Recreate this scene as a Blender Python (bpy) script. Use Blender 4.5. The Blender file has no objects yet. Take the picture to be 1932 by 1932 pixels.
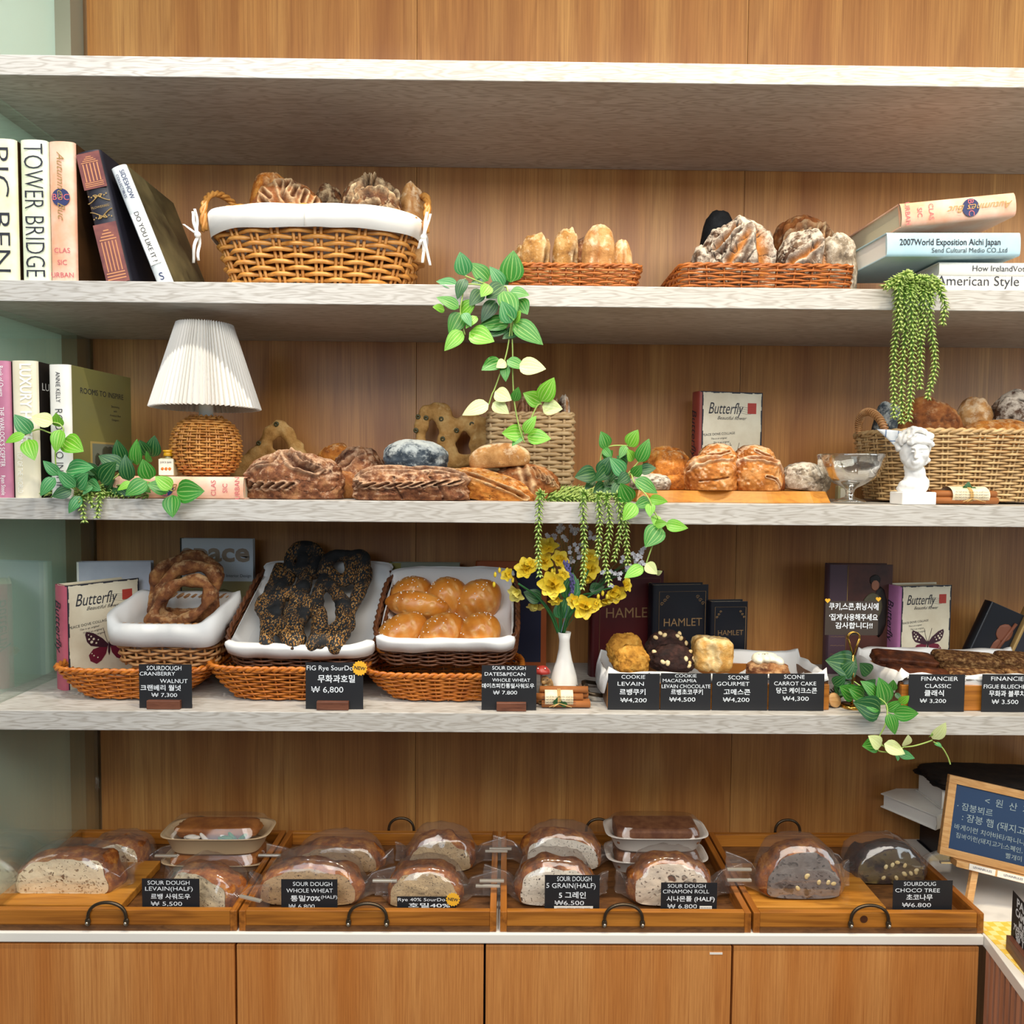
import bpy, bmesh, math, random
import numpy as np
from mathutils import Vector, Matrix
sc = bpy.context.scene
COL = sc.collection
PI = math.pi
def hx(s):
    r = []
    for i in (0, 2, 4):
        c = int(s[i:i+2], 16) / 255
        r.append(c / 12.92 if c <= .04045 else ((c + .055) / 1.055) ** 2.4)
    return (r[0], r[1], r[2], 1.0)

# ---------------------------------------------------------------- camera
# the shelf fronts stand in the plane y = 0, one metre there is 1000 pixels of the picture
FPX, CAM = 1407.0, Vector((0, -1.407, 0))
YAW, PIT, ROL = .0081, .0493, .0084
_f0 = Vector((math.sin(YAW), math.cos(YAW), 0)); _r0 = Vector((math.cos(YAW), -math.sin(YAW), 0)); _z = Vector((0, 0, 1))
FWD = math.cos(PIT) * _f0 - math.sin(PIT) * _z
_u0 = math.sin(PIT) * _f0 + math.cos(PIT) * _z
RGT = math.cos(ROL) * _r0 + math.sin(ROL) * _u0
UPV = math.cos(ROL) * _u0 - math.sin(ROL) * _r0
cd = bpy.data.cameras.new('camera'); cam = bpy.data.objects.new('camera', cd); COL.objects.link(cam)
cd.sensor_width = 36; cd.lens = 36 * FPX / 1932; cd.clip_start = .05
cam.matrix_world = Matrix(((RGT.x, UPV.x, -FWD.x, CAM.x), (RGT.y, UPV.y, -FWD.y, CAM.y), (RGT.z, UPV.z, -FWD.z, CAM.z), (0, 0, 0, 1)))
sc.camera = cam
# ---------------------------------------------------------------- world, lights, exposure
vs = sc.view_settings
vs.view_transform = 'Standard'; vs.look = 'None'; vs.gamma = 1; vs.use_curve_mapping = False
vs.exposure = 0.17
w = bpy.data.worlds.new('world'); sc.world = w; w.use_nodes = True
bg = w.node_tree.nodes['Background']
bg.inputs[0].default_value = (.95, .97, 1, 1); bg.inputs[1].default_value = .1
def area(name, loc, tgt, sx, sy, power, col):
    l = bpy.data.lights.new(name, 'AREA'); l.shape = 'RECTANGLE'; l.size = sx; l.size_y = sy; l.energy = power; l.color = col
    o = bpy.data.objects.new(name, l); COL.objects.link(o); o.location = loc
    o.rotation_euler = (Vector(tgt) - Vector(loc)).to_track_quat('-Z', 'Y').to_euler()
def spot(name, loc, tgt, power, col, ang=70, rad=.02, blend=.5):
    l = bpy.data.lights.new(name, 'SPOT'); l.energy = power; l.color = col; l.spot_size = math.radians(ang); l.spot_blend = blend; l.shadow_soft_size = rad
    o = bpy.data.objects.new(name, l); COL.objects.link(o); o.location = loc
    o.rotation_euler = (Vector(tgt) - Vector(loc)).to_track_quat('-Z', 'Y').to_euler()
area('window_daylight', (-.95, -2.1, .75), (-.3, .2, .05), 1.2, 1.2, 16, (.74, .88, 1))
area('shopfront_daylight', (.6, -1.95, 1.25), (.12, .3, .1), 2.9, .8, 50, (1, .93, .83))
area('left_wall_fill', (2.7, -1.5, .55), (-1.0, .2, .0), 1.2, 1.5, 21, (.86, .96, 1))  # added fill lamp from the right to brighten the left wall, not a window
area('left_daylight', (-1.55, .22, .55), (-1.03, .22, .45), .5, 1.5, 9, (.84, 1, .95))
for _i, (_x, _p, _c) in enumerate(((-.95, 46, (1, .97, .93)), (-.35, 50, (1, .93, .82)), (.3, 58, (1, .86, .62)), (.95, 58, (1, .86, .62)))):
    spot('ceiling_spot', (_x, -.62, 1.75), (_x + .05, -.02, -.6), _p, _c, 80, .02)

# ---------------------------------------------------------------- pixel helpers (a point of the picture at a real distance)
def at(px, py, Y):
    d = FWD + (px - 966) / FPX * RGT - (py - 966) / FPX * UPV
    return CAM + d * ((Y - CAM.y) / d.y)
def msz(px, Y): return px * (1.407 + Y) / FPX
Z1T, Z1B, Z2T, Z2B, Z3T, Z3B, Z4T, Z4B = .759, .7229, .3534, .3145, -.0504, -.0905, -.4553, -.4930
ZC, ZCB, YW, XL = -.8910, -.9105, .391, -.994
ZFL = -1.78
# ---------------------------------------------------------------- objects
def link(o, parent=None):
    COL.objects.link(o)
    if parent is not None: o.parent = parent
    return o
def tag(o, label=None, cat=None, group=None, kind=None):
    if label: o['label'] = label
    if cat: o['category'] = cat
    if group: o['group'] = group
    if kind: o['kind'] = kind
    return o
def thing(name, label, cat, loc=(0, 0, 0), group=None, rot=(0, 0, 0)):
    o = bpy.data.objects.new(name, None); o.empty_display_size = .02; COL.objects.link(o); o.location = loc; o.rotation_euler = rot
    return tag(o, label, cat, group)
def dup(o, parent=None):
    c = o.copy(); COL.objects.link(c)
    if parent is not None: c.parent = parent
    for k in list(o.children): dup(k, c)
    return c
class MB:
    def __init__(s): s.v = []; s.f = []; s.m = []; s.sm = []; s.uv = None
    def add(s, v, f, mi=0, smooth=True):
        o = len(s.v); s.v.extend([tuple(p) for p in v]); s.f.extend([tuple(i + o for i in q) for q in f])
        s.m.extend([mi] * len(f)); s.sm.extend([smooth] * len(f)); return s
    def box(s, x0, x1, y0, y1, z0, z1, mi=0):
        v = [(x, y, z) for x in (x0, x1) for y in (y0, y1) for z in (z0, z1)]
        return s.add(v, [(0, 1, 3, 2), (4, 6, 7, 5), (0, 4, 5, 1), (2, 3, 7, 6), (0, 2, 6, 4), (1, 5, 7, 3)], mi, False)
    def bbox(s, x0, x1, y0, y1, z0, z1, b=.002, mi=0):
        bm = bmesh.new(); bmesh.ops.create_cube(bm, size=1)
        for q in bm.verts: q.co = Vector(((x0 + x1) / 2 + q.co.x * (x1 - x0), (y0 + y1) / 2 + q.co.y * (y1 - y0), (z0 + z1) / 2 + q.co.z * (z1 - z0)))
        bmesh.ops.bevel(bm, geom=bm.edges[:], offset=b, segments=2, profile=.5, affect='EDGES')
        bm.verts.index_update(); s.add([q.co for q in bm.verts], [[q.index for q in f.verts] for f in bm.faces], mi, False); bm.free(); return s
    def tube(s, path, r, n=6, closed=False, mi=0, caps=True):
        P = [Vector(p) for p in path]; N = len(P); rr = r if hasattr(r, '__len__') else [r] * N
        T = []
        for i in range(N):
            a = P[(i - 1) % N] if (closed or i > 0) else P[i]; b = P[(i + 1) % N] if (closed or i < N - 1) else P[i]
            t = b - a; T.append(t.normalized() if t.length > 1e-9 else Vector((0, 0, 1)))
        u = T[0].orthogonal().normalized(); vs_ = []
        for i in range(N):
            u = u - T[i] * u.dot(T[i])
            u = u.normalized() if u.length > 1e-6 else T[i].orthogonal().normalized()
            w_ = T[i].cross(u)
            for k in range(n):
                a = 2 * PI * k / n; vs_.append(P[i] + (u * math.cos(a) + w_ * math.sin(a)) * rr[i])
        f = []
        for i in range(N if closed else N - 1):
            j = (i + 1) % N
            for k in range(n): f.append((i * n + k, i * n + (k + 1) % n, j * n + (k + 1) % n, j * n + k))
        if caps and not closed: f += [tuple(range(n))[::-1], tuple((N - 1) * n + k for k in range(n))]
        return s.add(vs_, f, mi)
    def lathe(s, prof, n=32, mi=0, c=(0, 0, 0), fn=None):
        vs_ = []; f = []
        for (r, z) in prof:
            for k in range(n):
                a = 2 * PI * k / n; q = r * (fn(a, z) if fn else 1)
                vs_.append((c[0] + q * math.cos(a), c[1] + q * math.sin(a), c[2] + z))
        for i in range(len(prof) - 1):
            for k in range(n): f.append((i * n + k, i * n + (k + 1) % n, (i + 1) * n + (k + 1) % n, (i + 1) * n + k))
        return s.add(vs_, f, mi)
    def grid(s, fn, nu, nv, mi=0, closed_u=False, smooth=True):
        v = [fn(i / (nu if closed_u else nu - 1), j / (nv - 1)) for j in range(nv) for i in range(nu)]
        f = []
        for j in range(nv - 1):
            for i in range(nu if closed_u else nu - 1):
                k = (i + 1) % nu; f.append((j * nu + i, j * nu + k, (j + 1) * nu + k, (j + 1) * nu + i))
        return s.add(v, f, mi, smooth)
    def ell(s, c, r, n=2, rot=None, mi=0):
        V, F = ico(n); q = V * np.array(r)
        if rot is not None: q = q @ np.array(Matrix(rot).to_3x3()).T
        return s.add((q + np.array(c)).tolist(), F, mi)
    def disc(s, c, r, n=12, mi=0, axis='y', sx=1, sz=1):
        v = [(c[0] + r * sx * math.cos(2 * PI * k / n), c[1], c[2] + r * sz * math.sin(2 * PI * k / n)) if axis == 'y' else (c[0] + r * sx * math.cos(2 * PI * k / n), c[1] + r * sz * math.sin(2 * PI * k / n), c[2]) for k in range(n)]
        return s.add(v, [tuple(range(n))], mi, False)
    def mesh(s, name, mats):
        me = bpy.data.meshes.new(name); me.from_pydata(s.v, [], s.f)
        for m in (mats if isinstance(mats, (list, tuple)) else [mats]): me.materials.append(m)
        me.polygons.foreach_set('material_index', s.m); me.polygons.foreach_set('use_smooth', s.sm); me.update(); return me
    def obj(s, name, mats, parent=None, loc=None, rot=None, bev=0, solid=0):
        o = bpy.data.objects.new(name, s.mesh(name, mats)); link(o, parent)
        if loc is not None: o.location = loc
        if rot is not None: o.rotation_euler = rot
        if solid:
            q = o.modifiers.new('s', 'SOLIDIFY'); q.thickness = solid; q.offset = 0
        if bev:
            q = o.modifiers.new('b', 'BEVEL'); q.width = bev; q.segments = 2; q.limit_method = 'ANGLE'
        return o
_ico = {}
def ico(n):
    if n not in _ico:
        bm = bmesh.new(); bmesh.ops.create_icosphere(bm, subdivisions=n, radius=1); bm.verts.index_update()
        _ico[n] = (np.array([v.co[:] for v in bm.verts]), [tuple(v.index for v in f.verts) for f in bm.faces]); bm.free()
    return _ico[n]
def vnoise(p, seed=0):
    i = np.floor(p).astype(np.int64); f = p - i; f = f * f * (3 - 2 * f); r = 0
    for dx in (0, 1):
        for dy in (0, 1):
            for dz in (0, 1):
                n = ((i[:, 0] + dx) * 73856093) ^ ((i[:, 1] + dy) * 19349663) ^ ((i[:, 2] + dz) * 83492791) ^ (seed * 2654435761 & 0xffffffff)
                n = (n ^ (n >> 13)) * 1274126177 & 0x7fffffff; n = (n ^ (n >> 16)) & 0xffff
                r = r + n / 65535. * (f[:, 0] if dx else 1 - f[:, 0]) * (f[:, 1] if dy else 1 - f[:, 1]) * (f[:, 2] if dz else 1 - f[:, 2])
    return r * 2 - 1
def fbm(p, seed=0, o=3):
    a, r = 1., 0
    for k in range(o): r = r + a * vnoise(p * 2 ** k + seed * 7.31, seed + k); a *= .5
    return r
# ---------------------------------------------------------------- materials
class NT:
    def __init__(s, name):
        s.m = bpy.data.materials.new(name); s.m.use_nodes = True; s.t = s.m.node_tree; s.t.nodes.clear()
        s.out = s.t.nodes.new('ShaderNodeOutputMaterial')
    def n(s, ty, o=0, **k):
        q = s.t.nodes.new('ShaderNode' + ty)
        for a, v in k.items():
            if a[0] == '_': setattr(q, a[1:], v)
        for a, v in k.items():
            if a[0] == '_': continue
            i = q.inputs[int(a[1:])] if a[0] == 'i' and a[1:].isdigit() else q.inputs[a.replace('__', ' ')]
            if isinstance(v, bpy.types.NodeSocket): s.t.links.new(v, i)
            else:
                if hasattr(i.default_value, '__len__') and hasattr(v, '__len__') and len(v) != len(i.default_value): v = tuple(v)[:len(i.default_value)]
                i.default_value = v
        return q.outputs[o]
    def math(s, op, a, b=0, c=None):
        k = dict(_operation=op, i0=a, i1=b)
        if c is not None: k['i2'] = c
        return s.n('Math', **k)
    def mix(s, f, a, b): return s.n('Mix', 2, _data_type='RGBA', i0=f, i6=a, i7=b)
    def ramp(s, f, *st):
        q = s.t.nodes.new('ShaderNodeValToRGB'); s.t.links.new(f, q.inputs[0]); e = q.color_ramp.elements
        while len(e) < len(st): e.new(.5)
        for k, (p, c) in enumerate(st): e[k].position = p; e[k].color = c if hasattr(c, '__len__') else (c, c, c, 1)
        return q.outputs[0]
    def obco(s, scale=(1, 1, 1), rnd=True):
        v = s.n('TexCoord', 3)
        if rnd:
            r = s.n('ObjectInfo', 5); r = s.math('MULTIPLY', r, 17.3)
            v = s.n('VectorMath', _operation='ADD', i0=v, i1=s.n('CombineXYZ', i0=r, i1=r, i2=r))
        return s.n('VectorMath', _operation='MULTIPLY', i0=v, i1=scale)
    def noise(s, v, sc_=5., d=3., r=.5): return s.n('TexNoise', Vector=v, Scale=sc_, Detail=d, Roughness=r)
    def bump(s, h, st=.2, dist=.002): return s.n('Bump', Strength=st, Distance=dist, Height=h)
    def fin(s, col, rough=.5, bump=None, **k):
        kk = dict(Base__Color=col, Roughness=rough, **k)
        if bump is not None: kk['Normal'] = bump
        s.t.links.new(s.n('BsdfPrincipled', **kk), s.out.inputs[0]); return s.m
def plain(name, c, rough=.5, metal=0, **k):
    t = NT(name); return t.fin(hx(c) if isinstance(c, str) else c, rough, Metallic=metal, **k)
def wood(name, c1, c2, c3, scale=(1, 10, 10), ring=26, fine=9, rough=.45, bump=.15, rnd=True, cont=.55):
    t = NT(name); v = t.obco(scale, rnd)
    n = t.noise(v, 1.6, 2, .45); a = t.math('SINE', t.math('MULTIPLY', n, ring)); a = t.math('MULTIPLY_ADD', a, .5, .5); a = t.math('POWER', a, 2.2)
    fv = t.n('VectorMath', _operation='MULTIPLY', i0=v, i1=(fine if scale[0] > 3 else 1.5, fine if scale[1] > 3 else 1.5, fine if scale[2] > 3 else 1.5))
    f = t.noise(fv, 2.2, 4, .6); b = t.noise(v, .7, 1)
    col = t.mix(t.ramp(b, (.3, 0), (.7, 1)), hx(c1), hx(c2))
    k = t.math('MULTIPLY_ADD', a, cont, t.math('MULTIPLY', t.ramp(f, (.35, 0), (.7, 1)), 1 - cont))
    col = t.mix(t.math('MULTIPLY', k, .85), col, hx(c3))
    return t.fin(col, rough, t.bump(k, bump, .0006))
M_oak = wood('pale_oak', 'cac7c2', 'c0bcb6', '9b9389', (4.6, 32, 44), 50, 5, .5, .12, False, .7)
M_wall = None
def _wall():
    t = NT('walnut_laminate'); v = t.obco((1, 1, 1), True)
    st = t.noise(t.n('VectorMath', _operation='MULTIPLY', i0=v, i1=(13, 0, .12)), 1, 0)
    st2 = t.n('TexVoronoi', 1, Vector=t.n('VectorMath', _operation='MULTIPLY', i0=v, i1=(15, 0, 0)), Scale=1, _voronoi_dimensions='3D')
    fi = t.noise(t.n('VectorMath', _operation='MULTIPLY', i0=v, i1=(300, 14, 5)), 1, 5, .7)
    ca = t.noise(t.n('VectorMath', _operation='MULTIPLY', i0=v, i1=(11, 3, 1.2)), 1, 2, .4)
    ca = t.math('POWER', t.math('MULTIPLY_ADD', t.math('SINE', t.math('MULTIPLY', ca, 46)), .5, .5), 2)
    col = t.ramp(st, (.3, hx('a86f3a')), (.5, hx('be8547')), (.7, hx('cf9a58')))
    col = t.mix(t.math('MULTIPLY', t.n('SeparateColor', 0, i0=st2), .35), col, hx('915a2c'))
    k = t.math('MULTIPLY_ADD', ca, .22, t.math('MULTIPLY', t.ramp(fi, (.38, 0), (.68, 1)), .55))
    col = t.mix(k, col, hx('875228'))
    return t.fin(col, .42, t.bump(fi, .08, .0004))
M_wall = _wall()
def _cab():
    t = NT('cabinet_laminate'); v = t.obco((1, 1, 1), True)
    fi = t.noise(t.n('VectorMath', _operation='MULTIPLY', i0=v, i1=(320, 10, 6)), 1, 4, .7)
    ca = t.noise(t.n('VectorMath', _operation='MULTIPLY', i0=v, i1=(14, 1, .5)), 1, 2, .4)
    col = t.ramp(ca, (.3, hx('c47a38')), (.7, hx('da9a58')))
    col = t.mix(t.math('MULTIPLY', t.ramp(fi, (.4, 0), (.72, 1)), .7), col, hx('9c5826'))
    return t.fin(col, .45, t.bump(fi, .06, .0004))
M_cab = _cab()
M_tray = wood('tray_pine_x', 'a9661f', 'bd7a2c', '74400f', (2, 26, 26), 22, 5, .42)
M_trayy = wood('tray_pine_y', 'a05f1e', 'b67028', '6c3a0e', (26, 2, 26), 22, 5, .42)
M_trayd = wood('tray_edge_dark', '6b4320', '7d5229', '4a2b12', (9, 30, 30), 26, 5, .5)
M_board = wood('golden_board', 'bd7c2b', 'cc8d38', '93591a', (3, 30, 30), 20, 5, .4)
M_walnut = wood('walnut_block', '6e4230', '7d4d38', '4a291d', (6, 60, 60), 20, 5, .45)
M_light = wood('beech', 'd6a468', 'deb27a', 'b98247', (8, 60, 60), 18, 5, .5)
M_white = plain('white_stone', 'efeae2', .3)
def _frost():
    t = NT('frosted_green_panel'); t.t.links.new(t.n('MixShader', i0=.4, i1=t.n('BsdfDiffuse', Color=hx('e2ebe0')), i2=t.n('BsdfTranslucent', Color=hx('dcebe2'))), t.out.inputs[0]); return t.m
M_wpaint = _frost()
M_wtrim = plain('grey_beige_trim', '93927f', .6)
M_dark = plain('dark_gap', '2a1c14', .7)
def film(name, tint=(1, 1, 1, 1), refl=.12, rough=.08, haze=0):
    t = NT(name); a = t.n('BsdfTransparent', Color=tint); b = t.n('BsdfGlossy', Color=(1, 1, 1, 1), Roughness=rough)
    fr = t.n('LayerWeight', 1, Blend=.35); k = t.math('MULTIPLY_ADD', fr, refl * 2.2, refl * .35)
    r = t.n('MixShader', i0=k, i1=a, i2=b)
    if haze: r = t.n('MixShader', i0=haze, i1=r, i2=t.n('BsdfDiffuse', Color=(.9, .9, .9, 1)))
    t.t.links.new(r, t.out.inputs[0]); return t.m
M_glass = film('green_glass', (.95, .985, .965, 1), .22, .0)
M_bag = film('cellophane', (.99, .99, .99, 1), .16, .1, .035)
M_clear = film('clear_plastic', (.97, .97, .97, 1), .12, .05)

# ---------------------------------------------------------------- the setting
def struct(name, mb, m, parent=None, bev=0, loc=None):
    o = mb.obj(name, m, parent, loc, None, bev)
    if parent is None: o['kind'] = 'structure'
    return o
struct('floor', MB().box(-1.4, 1.6, -2.6, .6, ZFL - .05, ZFL), plain('floor_tile', '75695c', .5))
wb = bpy.data.objects.new('wall_back', None); COL.objects.link(wb); tag(wb, 'walnut wood panelled wall behind the shelves', None, None, 'structure')
for a, b in ((-.985, -.2175), (-.2165, .5585), (.5595, 1.2945), (1.2955, 1.95)):
    o = MB().box(a - (a + b) / 2, b - (a + b) / 2, 0, .02, -1.45, 1.45).obj('panel', M_wall, wb, ((a + b) / 2, YW, 0), None, .0004)
MB().box(-1.1, 1.95, YW + .019, YW + .03, ZFL, 1.45).obj('backing', plain('seam_gap', 'c79f74', .6), wb)
struct('wall_left', MB().box(-1.036, -1.03, -.06, YW + .03, ZFL, 1.45), M_wpaint)
struct('trim_1', MB().box(-1.03, -.9945, YW - .05, YW + .002, ZC, 1.45), M_wtrim)
gl = bpy.data.objects.new('end_glass', None); COL.objects.link(gl); tag(gl, 'tall clear glass sheet closing the left end of the shelves', 'glass panel')
for a, b in ((Z2T, Z1B), (Z3T, Z2B), (Z4T, Z3B), (ZC, Z4B)):
    MB().box(-.9935, -.9885, -.05, YW - .002, a + .0005, b - .0005).obj('pane', M_glass, gl)
def shelf(z0, z1, lab):
    o = MB().box(-1.2, 1.9, 0, YW - .001, z0 - z1, 0).obj('shelf_board', M_oak, None, (0, 0, z1), None, .0012); tag(o, lab, 'shelf')
shelf(Z1B, Z1T, 'pale oak shelf board at the top, empty on top')
shelf(Z2B, Z2T, 'pale oak shelf board carrying the large lined wicker basket')
shelf(Z3B, Z3T, 'pale oak shelf board carrying the pleated lamp and white bust')
shelf(Z4B, Z4T, 'pale oak shelf board carrying rows of black price cards')
XR = at(1856, 1785, 0).x
o = MB().box(-1.03, XR, 0, YW, ZCB - ZC, 0).obj('countertop', M_white, None, (0, 0, ZC), None, .002); tag(o, 'long white countertop under the wooden bread trays', 'countertop')
xs = [at(u, 1860, 0).x for u in (-28, 443.5, 914, 1382, 1849)]
for i in range(4):
    a, b = xs[i], xs[i + 1]
    t = thing('cabinet', ('leftmost orange brown cabinet under the tray beside the left wall', 'second orange brown cabinet from the left, under the whole wheat halves', 'third orange brown cabinet from the left, with tiny white mark at top', 'rightmost orange brown cabinet, next to the slatted counter front')[i], 'cabinet', ((a + b) / 2, 0, 0), 'base cabinets under the white countertop')
    hw = (b - a) / 2
    MB().box(-hw + .0005, hw - .0005, .025, YW - .002, ZFL + .08, ZCB - .0006).obj('cabinet_body', M_dark, t)
    MB().box(-hw + .0022, hw - .0022, .004, .024, ZFL + .09, ZCB - .006).obj('door', M_cab, t, None, None, .001)
    MB().box(-hw + .0005, hw - .0005, .06, .08, ZFL, ZFL + .08).obj('plinth', M_dark, t)
    if i == 2: MB().box(hw - .045, hw - .02, .0033, .0039, ZCB - .022, ZCB - .018).obj('sticker', M_white, t)
# ---------------------------------------------------------------- lettering
def text_geo(body, size=.02, bold=0., shear=0., align='CENTER', sx=1.):
    cu = bpy.data.curves.new('t', 'FONT'); cu.body = body; cu.size = size; cu.align_x = align; cu.align_y = 'CENTER'; cu.offset = bold * size; cu.shear = shear; cu.resolution_u = 3
    ob = bpy.data.objects.new('t', cu); COL.objects.link(ob)
    dg = bpy.context.evaluated_depsgraph_get(); me = bpy.data.meshes.new_from_object(ob.evaluated_get(dg))
    v = [(p.co.x * sx, p.co.y) for p in me.vertices]; f = [tuple(q.vertices) for q in me.polygons]
    bpy.data.objects.remove(ob); bpy.data.curves.remove(cu); bpy.data.meshes.remove(me); return v, f
def letters(lines, m, parent, mtx=None, name='lettering', hand=0, seed=1):
    """lines: (text, size, x, y[, dict]) in the plane x right, y up, laid on local xz facing -y"""
    mb = MB(); r = random.Random(seed)
    for L in lines:
        k = dict(L[4]) if len(L) > 4 else {}; fw = k.pop('w', 0); rot = k.pop('rot', 0) if k else 0
        v, f = text_geo(L[0], L[1], **k)
        if fw:
            q = [x for x, y in v]; e = fw / max(1e-6, max(q) - min(q)); mid = (max(q) + min(q)) / 2; v = [((x - mid) * e, y) for x, y in v]
        if rot: v = [(x * math.cos(rot) - y * math.sin(rot), x * math.sin(rot) + y * math.cos(rot)) for x, y in v]
        if hand: v = [(x + hand * math.sin(y * 900 + x * 130 + seed), y + hand * math.sin(x * 240 + seed * 3)) for x, y in v]
        mb.add([(x + L[2], 0, y + L[3]) for x, y in v], f, 0, False)
    o = tag(mb.obj(name, m, parent), kind='stuff')
    if mtx is not None: o.matrix_local = mtx
    return o
M_chalk = plain('white_marker', 'eef3f8', .6); M_chalkg = plain('grey_chalk', '9fb0b4', .8)
M_card = plain('black_card', '17181d', .65)
M_ink = plain('dark_ink', '20222e', .6); M_gold = plain('gold_foil', 'a98a55', .45, .4); M_navy = plain('navy_ink', '27305f', .6)
M_pinkink = plain('red_ink', 'c9636a', .6); M_whitei = plain('white_ink', 'eef0ee', .6); M_yel = plain('yellow_sticker', 'f2b632', .5)
# ---------------------------------------------------------------- breads
def crust(name, dark, mid, light, flour=.35, fcol='dccbb2', scol='c99a62', sc_=28., rough=.75, bump=.5, spec=.25):
    t = NT(name); v = t.obco((1, 1, 1), True)
    n1 = t.noise(v, sc_, 6, .62); n2 = t.noise(v, sc_ * 1.7, 7, .7); n3 = t.noise(v, 320, 3, .6)
    col = t.ramp(n1, (.3, hx(dark)), (.5, hx(mid)), (.68, hx(light)))
    nz = t.n('SeparateXYZ', 2, i0=t.n('NewGeometry', 1)); nz = t.math('MULTIPLY_ADD', nz, .16, n2)
    fm = t.ramp(nz, (.68 - flour * .32, 0), (.82 - flour * .32, 1))
    col = t.mix(t.math('MULTIPLY', fm, min(1, flour * 1.6)), col, hx(fcol))
    rdg = t.n('Attribute', 2, _attribute_name='ridge'); col = t.mix(t.math('MULTIPLY', rdg, t.ramp(n2, (.4, .15), (.6, .7))), col, hx(fcol))
    at_ = t.n('Attribute', 2, _attribute_name='score')
    col = t.mix(t.math('MULTIPLY', at_, t.ramp(n3, (.2, .75), (.7, 1))), col, hx(scol))
    ck = t.n('Attribute', 2, _attribute_name='crack'); col = t.mix(ck, col, hx(dark))
    h_ = t.math('MULTIPLY_ADD', n2, 1.4, t.math('MULTIPLY', n3, .45))
    return t.fin(col, rough, t.bump(h_, bump, .004), Specular__IOR__Level=spec)
CR = dict(
    brown=crust('crust_brown', '4c2712', '8b5126', 'b67f48', .24, 'dcc096', '43220f'),
    rye=crust('crust_rye', '44261a', '7d4c30', 'a87850', .4, 'd2b090', '3a1e13', 60),
    orange=crust('crust_orange', '6e3612', 'b86f28', 'd69a4c', .28, 'e4c797', '5e3418', 46),
    tan=crust('crust_tan', '8a5a2e', 'b98750', 'd2ab78', .4, 'e6d2b2', '9a5d25'),
    floury=crust('crust_floury', '20140e', '4a3224', '7a614c', .52, 'd2c7b8', 'b8742c', 26),
    white=crust('crust_white', '54483c', '968774', 'beb3a2', .55, 'd6cdc0', '4a3e33', 44),
    slate=crust('crust_slate', '1c232b', '39434d', '6b7479', .55, 'b9bfbd', '1c1c1c'),
    black=crust('crust_black', '0c0d10', '17181b', '24272a', .12, '4c5050', '8a6a20', 40),
    dark=crust('crust_dark', '26150d', '5c3820', '906238', .42, 'cbb48e', '1c0f08', 40),
    bake=crust('crust_bake', '4e260e', '93501f', 'c5843a', .1, 'd8b078', '4a2812', 44),
    boule=crust('crust_boule', '8a4a1c', 'b4702f', 'cb955c', .34, 'ead6b8', '8a4f1f'),
    ring=crust('crust_ring', '3f2016', '7d4c2c', 'ad7a48', .35, 'd2ab7c', '4a281b', 36),
    baton=crust('crust_baton', '6a4420', 'a5763c', 'c49c64', .4, 'dcc6a0', '3c2413', 40),
    roll=crust('crust_roll', '96501a', 'c87a28', 'dc9844', .0, 'd7a05a', 'e2b878', 9, .32, .06, .5),
    cookie=crust('cookie_gold', '8c5a1c', 'c48a34', 'dca850', .0, 'e0bd86', '5a3312', 60),
    choc=crust('cookie_choc', '1e1312', '35211d', '4a2e28', .0, '5a4038', '1a0f0e', 60),
    scone=crust('scone_crust', 'a86f2c', 'd6a358', 'e8c88c', .3, 'efdcae', 'eed9a4', 40),
    fin=crust('financier_brown', '2f160d', '542a16', '7a4423', .0, '8f5a30', '2f160d', 40, .5),
    olive=crust('crust_focaccia', '8f6430', 'b98c50', 'cfa96e', .3, 'dcc08c', '2a2016', 32))
def Fp(x, z): return (x, -math.sqrt(max(.02, 1 - x * x - z * z)), z)
def Tp(x, y): return (x, y, math.sqrt(max(.02, 1 - x * x - y * y)))
def slash(x, z, l, a, w=.05, d=.05, f=Fp): return ([f(x - l * math.cos(a), z - l * math.sin(a)), f(x, z), f(x + l * math.cos(a), z + l * math.sin(a))], w, d, d * .7)
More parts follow.
